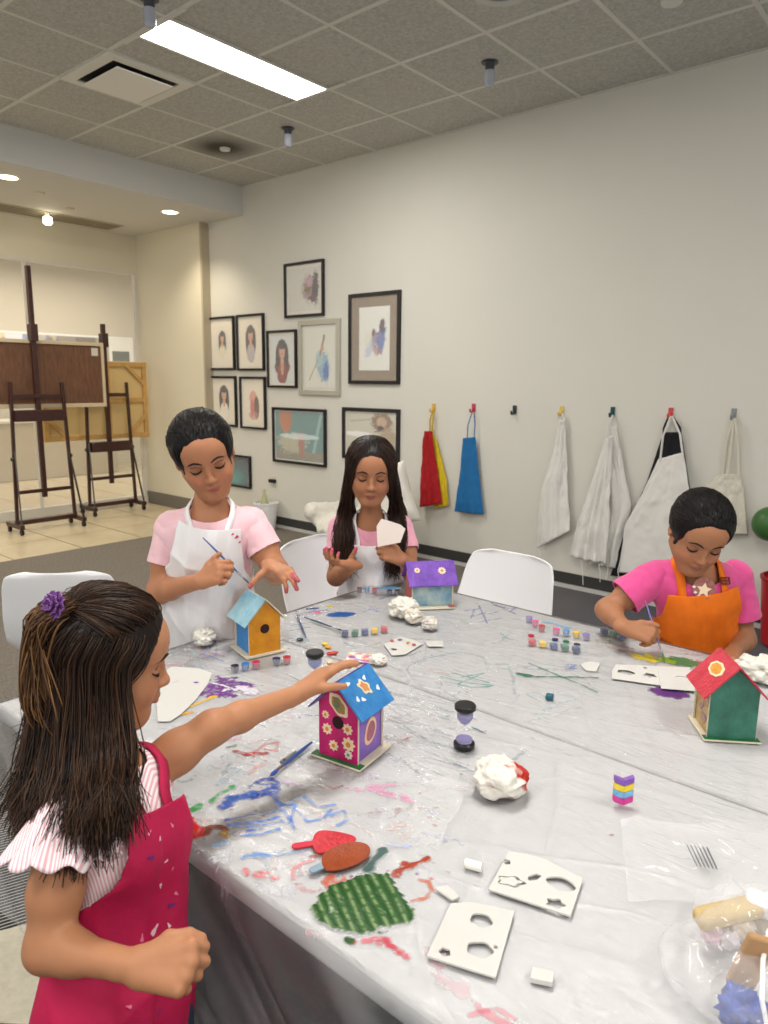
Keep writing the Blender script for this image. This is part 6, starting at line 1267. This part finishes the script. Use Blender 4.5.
def long_hair(P, n, sides, part=0., ends=None, cols=('#120d0c', '#4a3428', 3), r=.0017, wave=.008, az_rng=(15, 172), seed=0):
    rg = np.random.default_rng(seed); sd = rg.choice(sides, n); az = rg.uniform(*az_rng, n)*sd; t = rg.uniform(0, 1, n)
    D0 = hdir(np.where(np.abs(az) < 90, part+rg.normal(0, 3, n), 180), np.where(np.abs(az) < 90, 46+rg.uniform(0, 40, n), 50+rg.uniform(0, 38, n)))
    aza = np.interp(np.abs(az), [15, 172], [46, 172])*sd; D1 = hdir(aza, rg.uniform(-30, 2, n)); arc = hair_arcs(P, D0, D1, 9, .010, .002, rng=rg, loose=True)
    s = P.hs; arcw = P.H+arc*s@P.Mx.T; e = arcw[:, -1]; tg = arcw[:, -1]-arcw[:, -2]; C = [e]
    A_ends = ends(aza, sd, rg, P, e); pts = np.stack([e, *A_ends], 1); hang = bez(pts, 14)
    hang[:, 1:] += (np.sin(np.linspace(0, 9, 13)[None, :, None]+rg.uniform(0, 6, (n, 1, 1)))*wave*np.linspace(.1, 1, 13)[None, :, None]*rg.normal(0, 1, (n, 1, 3))*np.array([1, 1, .2]))
    return hair_mesh(P, np.concatenate([arcw, hang[:, 1:]], 1), r, cols, rng=rg, world=True, taper=(.7, 1, .3), name='long_hair')
def ends2(az, sd, rg, P, e):
    n = len(az); front = np.clip((120-np.abs(az))/60, 0, 1)[:, None]; rt, fr, up = P.rt, P.fr, P.up; nk = P.G['neck']; lat = ((e-P.H)@rt)[:, None]; sg = np.sign((e-P.H)@rt)[:, None]
    a = nk+Zv*.035+rt*sg*(.088+rg.uniform(-.018, .03, (n, 1)))+fr*(front*.07-.06+rg.normal(0, .01, (n, 1)))
    b = nk-Zv*.045+rt*sg*(.095+rg.uniform(-.035, .04, (n, 1)))+fr*(front*.155-.085+rg.normal(0, .010, (n, 1)))
    L_ = rg.uniform(.12, .20, (n, 1)); c = nk-Zv*L_+rt*sg*(.085+rg.uniform(-.03, .03, (n, 1)))+fr*(front*.185-.095+rg.normal(0, .008, (n, 1)))
    # image-left side falls outward
    out = (sg*((rt@CR)) < 0)*1.; c = c+rt*sg*out*rg.uniform(-.02, .05, (n, 1)); return [a, b, c]
long_hair(g2, 4200, [-1, 1], ends=ends2, seed=3, cols=('#0e0908', '#4a342a', 2.6, .5))
# card in her hand
T2 = g2.tips[1]; cc = A_(388, 533, 2.47); xx = dirv(.90, 0, .30); yy = dirv(-.32, .05, .92); nn_ = nz(np.cross(xx, yy))
o = MB().prism([(-.05, -.035), (.03, -.045), (.062, -.005), (.05, .015), (-.005, .055), (-.03, .035)], .0015, frame(cc, xx, yy, nn_)).build('paper_card', mat('held_card', '#e8dcd4', .8), None); tag(o, 'pale card held up in the hand of the long-haired girl', 'card')
# ================================================================== GIRL 3 (hot pink, orange apron)
hot = mat('hot_pink_jersey', '#dc4f90', .85, var=.05, vscale=30, sheen=.3, bump=.05, bscale=300)
orng = mat('orange_canvas', '#e8720c', .8, var=.10, vscale=22, bump=.1, bscale=160)
G = dict(s=1.02, seed=13, wr=1.4, skin='#a87454', lip='#94504c', pelvis=A_(695, 700, 2.28), waist=A_(695, 655, 2.24), chest=A_(695, 598, 2.16), neck=A_(697, 567, 2.12), head=A_(699, 532, 2.04),
    front=nz(tor-CR*.05), face=dirv(-.12, -.78, -.58), headup=dirv(.10, -.30, 1), feet=A_(695, 700, 2.34), shirtm=hot, neckr=.066, sleeve=.62, flare=.022,
    arms=[dict(sh=A_(654, 577, 2.16), el=A_(607, 610, 2.16), wr=A_(625, 628, 2.02), d=dirv(.80, -.30, -.15), n=dirv(.1, .7, -.7), right=True, hs=.9, pose=dict(curls=[(45, 55, 25), (58, 60, 30), (65, 65, 35), (68, 65, 35)], thumb=(20, 15), thumbdir=dirv(.75, -.3, .25))),
          dict(sh=A_(735, 578, 2.17), el=A_(744, 640, 2.20), wr=A_(733, 652, 2.05), d=dirv(-.55, -.65, -.12), n=dirv(.1, -.2, -.95), right=False, hs=.9, pose=dict(curl=(18, 25, 15)))],
    apron=dict(mat=orng, top=.052, bib=.098, ww=.138, wz=.09, hem=.40, strapw=.024, bucklesg=-1))
g3 = person('girl in a hot pink t-shirt and orange apron, painting with bowed head', G); rg = np.random.default_rng(5)
hair_cap(g3, line_updo(.064), '#0b0809', .008, 'hair', 6)
n = 1500; az = rg.uniform(4, 110, n)*rg.choice([-1, 1], n); D0 = hdir(np.sign(az)*rg.uniform(0, 12, n)*0+np.sign(az)*2+az*.45, np.interp(np.abs(az), [0, 50, 110], [40, 34, 8])+rg.uniform(-2, 44, n)); D1 = hdir(180+rg.normal(0, 16, n), rg.normal(-14, 8, n))
hair_mesh(g3, hair_arcs(g3, D0, D1, 12, .010, .0012, rng=rg), .0011, ('#080606', '#221a1c', 3.5), rng=rg)
v_ = Vol((-.11, -.16, -.11), (.0, -.02, .03), .004); v_.ell((-.056, -.080, -.045), (.026, .024, .024), k=.01); v_.ell((-.078, -.056, -.048), (.015, .015, .015), k=.01); Vb, Qb = v_.mesh(1); Vb += normals(Vb, Qb)*(np.sin(Vb[:, 2:3]*500+Vb[:, :1]*400)*.0015)
npmesh('hair_bun', g3.H+Vb*g3.G['s']@g3.Mx.T, Qb, hairm, g3.root, np.ones((len(Vb), 3))*np.array(srgb('#141011')))
def on_surface(P, which, px, py):
    V, Q, N = which; d_ = ray(px, py); D = V-CP; t_ = D@d_/(d_@d_); e_ = np.linalg.norm(D-t_[:, None]*d_, axis=1)+np.where((N@d_) > 0, 1, 0); i = np.argmin(e_); nn_ = N[i]; x_ = nz(np.cross(Zv, nn_)); return V[i], nn_, x_, np.cross(nn_, x_)
# star emblem on the t-shirt, above the bib
p_, n_, x_, y_ = on_surface(g3, g3.cl, 703, 589)
def star(R, r, n=5, rot=0): return [((R if k % 2 == 0 else r)*math.sin(PI*k/n+rot), (R if k % 2 == 0 else r)*math.cos(PI*k/n+rot)) for k in range(2*n)]
pt = MB().prism(oval(0, 0, .032, .032, 30), .0016, frame(p_+n_*.004, x_, y_, n_)).build('emblem_patch', mat('emblem_brown', '#8c4c54', .8, col2='#a87868', vscale=90), g3.root)
MB().prism(star(.022, .011, rot=.15), .0024, frame(p_+n_*.004+y_*-.004, x_, y_, n_)).build('emblem_star', mat('emblem_star', '#f0d8b8', .7), pt)
for a, b in ((-.024, -.012), (-.014, -.022), (-.028, .004)): MB().prism(oval(a, b, .005, .0035, 12, 0, .2, 4), .0026, frame(p_+n_*.004, x_, y_, n_)).build('emblem_fleck', mat('emblem_white', '#ece4e0', .7), pt)
if hasattr(g3, 'buckle'):
    q, nn_, tt_, ss_ = g3.buckle; m = MB(); f_ = frame(q+nn_*.004, ss_, tt_, nn_)
    for k in (-1, 0, 1): m.prism([(-.017, k*.009-.0022), (.017, k*.009-.0022), (.017, k*.009+.0022), (-.017, k*.009+.0022)], .004, f_)
    for k in (-1, 1): m.prism([(k*.0155-.002, -.011), (k*.0155+.002, -.011), (k*.0155+.002, .011), (k*.0155-.002, .011)], .004, f_)
    m.build('strap_buckle', mat('buckle_brown', '#6c2c14', .4), g3.root, bevel=.0006)
# ================================================================== GIRL 4 (near left, magenta apron)
def striped():
    m = mat('striped_blouse', '#f3e3e6', .85, bump=.05, bscale=200); N = m.node_tree.nodes; L = m.node_tree.links; b = N['Principled BSDF']; tc = N.new('ShaderNodeTexCoord')
    mp = N.new('ShaderNodeMapping'); mp.inputs['Rotation'].default_value = (0, .12, math.atan2(CR[1], CR[0])*-1); L.new(tc.outputs['Object'], mp.inputs[0])
    wv = N.new('ShaderNodeTexWave'); wv.bands_direction = 'X'; wv.inputs['Scale'].default_value = 72; wv.inputs['Distortion'].default_value = .3; L.new(mp.outputs[0], wv.inputs['Vector'])
    cr = N.new('ShaderNodeValToRGB'); e = cr.color_ramp.elements; e[0].position = .45; e[0].color = (*srgb('#f6eeee'), 1); e[1].position = .6; e[1].color = (*srgb('#e6b4c0'), 1); L.new(wv.outputs['Fac'], cr.inputs[0])
    vo = N.new('ShaderNodeTexVoronoi'); vo.inputs['Scale'].default_value = 24; L.new(tc.outputs['Object'], vo.inputs['Vector']); c2 = N.new('ShaderNodeMapRange'); c2.inputs[1].default_value = .07; c2.inputs[2].default_value = .10; c2.inputs[3].default_value = 1; c2.inputs[4].default_value = 0; L.new(vo.outputs['Distance'], c2.inputs[0])
    mx = N.new('ShaderNodeMix'); mx.data_type = 'RGBA'; L.new(c2.outputs[0], mx.inputs[0]); L.new(cr.outputs[0], mx.inputs[6]); mx.inputs[7].default_value = (*srgb('#8c5068'), 1); L.new(mx.outputs[2], b.inputs['Base Color']); return m
magm = mat('magenta_canvas', '#b80c48', .75, var=.12, vscale=14, bump=.12, bscale=130)
fr4 = nz(CR*.88-CF*.42*np.array([1, 1, 0]))
G = dict(s=.97, skf=.85, tw=.78, at=.90, wr=1.6, seed=19, skin='#b57f5c', lip='#b06a60', pelvis=A_(116, 1000, 1.035), waist=A_(121, 920, 1.06), chest=A_(119, 838, 1.05), neck=A_(112, 768, 1.07), head=A_(108, 659, 1.12),
    front=fr4, face=dirv(.90, .36, -.16), headup=dirv(0, -.02, 1), feet=A_(100, 1005, 1.0)*np.array([1, 1, 0]), shirtm=striped(), neckr=.046, sleeve=.08, flare=.02, h=.0024,
    arms=[dict(sh=A_(64, 836, .95), el=A_(48, 948, .92), wr=A_(134, 966, .875), d=dirv(.92, -.10, .03), n=dirv(.10, .75, -.55), right=True, hs=.92, pose=dict(curls=[(70, 85, 50), (76, 88, 50), (80, 88, 50), (82, 86, 50)], thumb=(40, 35), thumbdir=dirv(.80, .25, .55))),
          dict(sh=A_(142, 776, 1.13), el=A_(212, 728, 1.18), wr=A_(298, 694, 1.32), d=dirv(.62, .50, .45), n=dirv(.45, -.05, -.85), right=False, hs=.9, pose=dict(curls=[(10, 14, 10), (12, 16, 10), (14, 18, 12), (16, 20, 12)], spread=3, thumb=(15, 10), thumbdir=dirv(.85, .1, .15)))],
    apron=dict(mat=magm, top=.055, bib=.056, ww=.135, wz=.15, hem=.38, strapw=.024, wrap=-.055))
g4 = person('young girl at the near left in magenta apron, one hand on the blue roof', G); rg = np.random.default_rng(8)
# ruffle cap sleeve
for a in g4.G['arms']:
    S_, E_ = np.array(a['sh']), np.array(a['el']); ad = nz(E_-S_); out = nz(S_-g4.G['chest']-g4.up*((S_-g4.G['chest'])@g4.up)); x_ = nz(np.cross(ad, out)); o_ = np.cross(x_, ad)
    na, nr = 90, 12; U = np.linspace(0, 2*PI, na, endpoint=False); R_ = np.linspace(0, 1, nr); V = []
    for r in R_:
        kk = 1. if a['right'] else .62; rad = .046*(.7+.3*kk)+kk*.026*r+kk*.007*r*np.sin(U*11+np.sin(U*3)*1.2); ax_ = -.022+kk*.046*r*(1-.25*np.cos(U)*0)+.006*r*np.cos(U*11); V.append(S_+ad[None]*ax_[:, None]+(np.cos(U)[:, None]*o_+np.sin(U)[:, None]*x_)*rad[:, None])
    V = np.concatenate(V); i = (np.arange(nr-1)[:, None]*na+np.arange(na)[None]); j = (np.arange(nr-1)[:, None]*na+(np.arange(na)[None]+1) % na); Q = np.stack([i.ravel(), j.ravel(), (j+na).ravel(), (i+na).ravel()], 1)
    r_ = npmesh('sleeve_ruffle', V, Q, MATS['striped_blouse'], g4.root); m = r_.modifiers.new('t', 'SOLIDIFY'); m.thickness = .002
# skirt of the striped dress behind the apron
v = Vol(np.array(g4.G['pelvis'])-np.array([.3, .3, .5]), np.array(g4.G['pelvis'])+.3, .006); pe = np.array(g4.G['pelvis']); wa = np.array(g4.G['waist'])
v.cap(wa, pe, .078, .088, k=.02, n=g4.fr, sq=1.25); v.cap(pe, pe-Zv*.28, .088, .115, k=.02, n=g4.fr, sq=1.2); V, Q = v.mesh(2); N_ = normals(V, Q); th = np.arctan2((V-pe)@g4.rt, (V-pe)@g4.fr); V = V+N_*(np.sin(th*13)*.006*np.clip((wa[2]-V[:, 2])/.2, 0, 1))[:, None]
V, Q, _ = clip(V, Q, np.maximum(V[:, 2]-wa[2]+.02, pe[2]-.26-V[:, 2])); sk = npmesh('striped_skirt', V, Q, MATS['striped_blouse'], g4.root); m = sk.modifiers.new('t', 'SOLIDIFY'); m.thickness = .002
# apron ties
bk_ = np.array(g4.G['waist'])-g4.fr*.10+g4.rt*.02; side = -1 if (g4.rt@CF) > 0 else 1
b0 = A_(62, 915, .985); m = MB()
m.tube([b0, b0+CR*-.02+Zv*.015, b0+CR*-.045+Zv*-.015, b0+CR*-.03-Zv*.035, b0+CR*-.004-Zv*.006], .0035, 8)
m.tube([b0, b0-Zv*.03+CR*-.008, b0-Zv*.07+CR*-.015, b0-Zv*.105+CR*-.022], .0038, 8); m.tube([b0+Zv*.02+CR*.02, b0, b0+Zv*.006+CR*-.012], .006, 8); m.build('apron_tie', magm, g4.root, smooth=True)
m = MB(); m.tube([b0, b0+CR*.02+Zv*.03, A_(70, 893, .96)], .005, 8); m.build('apron_tie', magm, g4.root, smooth=True)
hair_cap(g4, lambda X: (np.interp(X[:, 1], [-.09, -.02, .02, .045, .062, .09], [-.1, -.09, -.03, .02, .062, .070])-np.abs(X[:, 0])*.18)-X[:, 2], '#1a110e', .010, 'hair', 9)
H4, M4, s4 = g4.H, g4.Mx, g4.G['s']; CLIPD = hdir(np.array([148.*(1 if (M4[:, 0]@CF) < 0 else -1)]), np.array([41.]))[0]
nearS = 1 if (M4[:, 0]@CF) < 0 else -1   # head-local side towards the camera
cols4 = ('#0e0806', '#4c3424', 3.2, .6)
# top layer swept back to the clip
n = 1100; az = rg.uniform(-80, 80, n); D0 = hdir(az, np.interp(np.abs(az), [0, 50, 80], [28, 23, 6])+rg.uniform(0, 38, n)); D1 = np.repeat(CLIPD[None], n, 0)+rg.normal(0, .06, (n, 3))
hair_mesh(g4, hair_arcs(g4, D0, D1, 12, .016, .0015, rng=rg), .0012, cols4, rng=rg)
# side and back curtains
n = 4200; az = rg.uniform(42, 178, n)*rg.choice([-1, 1, nearS], n); D0 = hdir(az*.94, np.interp(np.abs(az), [42, 70, 178], [20, 30, 32])+rg.uniform(-12, 14, n)); D1 = hdir(np.sign(az)*np.interp(np.abs(az), [42, 90, 178], [64, 98, 174]), rg.uniform(-34, 0, n))
arc = hair_arcs(g4, D0, D1, 9, .012, .0035, rng=rg, loose=True); aw = H4+arc*s4@M4.T; e = aw[:, -1]; F_ = nz(M4[:, 1]*np.array([1, 1, 0])); R_ = nz(M4[:, 0]*np.array([1, 1, 0])); lat = np.sign((e-H4)@R_)[:, None]
fwd = ((e-H4)@F_)[:, None]; L_ = rg.uniform(.125, .195, (n, 1))*np.where(fwd > -.01, .84, 1.); nk = np.array(g4.G['neck'])
near = (lat[:, 0]*np.sign(-(R_@CF)) > 0)[:, None]*1.; a1 = e-Zv*.045+R_*lat*.008; a2 = H4+F_*(fwd*1.05-.004+rg.normal(0, .008, (n, 1)))+R_*lat*(np.abs((e-H4)@R_)[:, None]*.95+.034+rg.uniform(0, .014, (n, 1)))-Zv*(.12+.3*(L_-.2)); a3 = H4+F_*(fwd*1.15-.01+rg.normal(0, .012, (n, 1)))+R_*lat*(np.abs((e-H4)@R_)[:, None]*.9+.068+rg.uniform(0, .024, (n, 1)))-Zv*(L_)
sh_ = near*np.clip(1.3-np.abs(fwd+.01)/.09, 0, 1); a2 = a2+R_*lat*sh_*.020; a3 = a3+R_*lat*sh_*(.085+rg.uniform(0, .02, (n, 1)))
am = (a2+a3)/2+R_*lat*sh_*.028+Zv*sh_*.012
hang = bez(np.stack([e, a1, a2, am, a3], 1), 14); hang[:, 1:] += np.sin(np.linspace(0, 8, 13)[None, :, None]+rg.uniform(0, 6, (n, 1, 1)))*.006*np.linspace(0, 1, 13)[None, :, None]*rg.normal(0, 1, (n, 1, 3))*np.array([1, 1, .1])
PT = np.concatenate([aw, hang[:, 1:]], 1)
for _ in range(4): PT[:, 1:-1] = (PT[:, :-2]+2*PT[:, 1:-1]+PT[:, 2:])/4
hair_mesh(g4, PT, .0015, cols4, rng=rg, world=True, name='long_hair', taper=(.7, 1, .3))
# tail from the clip
cp = H4+M4@((CRC+CLIPD*(radial(CLIPD[None])[0]+.012))*s4); n = 900; st0 = np.repeat(cp[None], n, 0)+rg.normal(0, .006, (n, 3)); t1 = st0-F_*(.03+rg.uniform(0, .02, (n, 1)))-Zv*.02+R_*rg.normal(0, .012, (n, 1)); t2 = st0-F_*(.035+rg.uniform(-.02, .03, (n, 1)))-Zv*.13+R_*rg.normal(0, .02, (n, 1)); t3 = st0-F_*(.01+rg.uniform(-.05, .05, (n, 1)))-Zv*rg.uniform(.18, .25, (n, 1))+R_*rg.normal(0, .025, (n, 1))
hair_mesh(g4, bez(np.stack([st0, t1, t2, t3], 1), 20), .0014, ('#2a1a12', '#84603f', 1.6, .4), rng=rg, world=True, name='hair_tail', taper=(.7, 1, .3))
# purple flower clip
fl_ = thing('hair_clip', 'purple flower hair clip on the back of the youngest girl\'s head', 'hair clip', (0, 0, 0)); fl_.parent = None
pm_ = mat('clip_purple', '#7c4c90', .5, var=.15, vscale=60); cpo = cp-F_*.012+Zv*.006-CF*.012; nrm_ = nz(-CF*.8-F_*.5+Zv*.3); x_ = nz(np.cross(Zv, nrm_)); y_ = np.cross(nrm_, x_); bm = bmesh.new()
V, Q = [], []
fc = []
for ring, (cnt, R0, tilt, sz) in enumerate(((10, .017, .25, .013), (8, .011, .6, .011), (5, .005, 1.0, .009))):
    for k in range(cnt):
        a = 2*PI*k/cnt+ring*.3; d = x_*math.cos(a)+y_*math.sin(a); sd_ = -x_*math.sin(a)+y_*math.cos(a); c_ = cpo+d*R0*.55+nrm_*(.004+ring*.003); rd = nz(d*math.cos(tilt)+nrm_*math.sin(tilt)); nn_ = nz(np.cross(rd, sd_)); nu = 7; grid = []
        for i in range(nu):
            for j in range(nu):
                u_ = i/(nu-1); w_ = (j/(nu-1)-.5)*2; wd = sz*.55*math.sin(PI*min(.98, .12+u_*.86))**.6; grid.append(c_+rd*u_*sz+sd_*w_*wd+nn_*(w_*w_*.003-.002*u_))
        b_ = len(fc); fc += grid
        for i in range(nu-1):
            for j in range(nu-1): Q.append((b_+i*nu+j, b_+(i+1)*nu+j, b_+(i+1)*nu+j+1, b_+i*nu+j+1))
o = npmesh('petals', np.array(fc), np.array(Q), pm_, fl_); m = o.modifiers.new('t', 'SOLIDIFY'); m.thickness = .0012
MB().ico(tuple(cpo+nrm_*.004), .006, 2).build('clip_centre', mat('clip_dark', '#4c2c60', .5), fl_, smooth=True)
# brushes in hands
h = (g1.tips[0][0]+g1.tips[0][4])/2; h = h-CF*.004; dr = dirv(.62, -.10, -.62)
brush(tuple(h-dr*.085), tuple(h+dr*.095), 'thin blue brush held by the standing girl above the pale blue roof', '#5a5a5c', th=.0030, hc='#3a5c98', world=True)
tip = onz(665, 662, ST+.004); h = (g3.tips[0][0]+g3.tips[0][4])/2; dr = nz(tip-h)
brush(tuple(h-dr*.10), tuple(tip), 'blue-purple brush held by the girl in the orange apron', '#3c6c4c', th=.0032, hc='#5c5c9c', world=True)

# dried paint flecks on the magenta apron
fk = [mat('apron_fleck_pink', '#e07898', .7), mat('apron_fleck_pale', '#e8c0cc', .7), mat('apron_fleck_violet', '#5c2470', .7)]
for k, (px, py, r) in enumerate(((148, 832, .004), (158, 838, .003), (171, 824, .004), (150, 856, .006), (165, 862, .003), (172, 868, .0025), (160, 884, .004), (176, 893, .004), (170, 905, .006), (152, 930, .008), (140, 938, .005), (168, 926, .004), (130, 1005, .004), (158, 1012, .003))):
    p_, n_, x_, y_ = on_surface(g4, g4.apV, px, py)
    MB().prism(oval(0, 0, r, r*.45, 14, .5+k*.7, .3, 3), .0008, frame(p_+n_*.0022, x_, y_, n_)).build('paint_fleck', fk[(0, 1, 0, 2, 1)[k % 5]], g4.root)
# ================================================================== LIGHT
w = bpy.data.worlds.new('world'); SC.world = w; w.use_nodes = True
w.node_tree.nodes['Background'].inputs[0].default_value = (1, .985, .945, 1); w.node_tree.nodes['Background'].inputs[1].default_value = .62
def area(name, loc, size, sy, energy, color, target):
    ld = bpy.data.lights.new(name, 'AREA'); ld.shape = 'RECTANGLE'; ld.size = size; ld.size_y = sy; ld.energy = energy; ld.color = color
    o = bpy.data.objects.new(name, ld); COL.objects.link(o); o.location = loc; d = Vector(target)-Vector(loc); o.rotation_euler = d.to_track_quat('-Z', 'Y').to_euler(); return o
area('lobby_beyond_light', (-10, 4.5, 3.2), 2.5, 4, 130, (1, .91, .78), (-10, 4.5, 0))
area('lobby_ceiling_light', (-7, 1.5, 3.1), .6, 2, 30, (1, .9, .76), (-7, 1.5, 0))
SC.view_settings.view_transform = 'Standard'; SC.view_settings.look = 'None'; SC.view_settings.gamma = 1; SC.view_settings.exposure = .22
SC.view_settings.use_curve_mapping = False
SC.cycles.use_denoising = True; SC.cycles.max_bounces = 8; SC.cycles.transparent_max_bounces = 16
SC.cycles.sample_clamp_indirect = 6
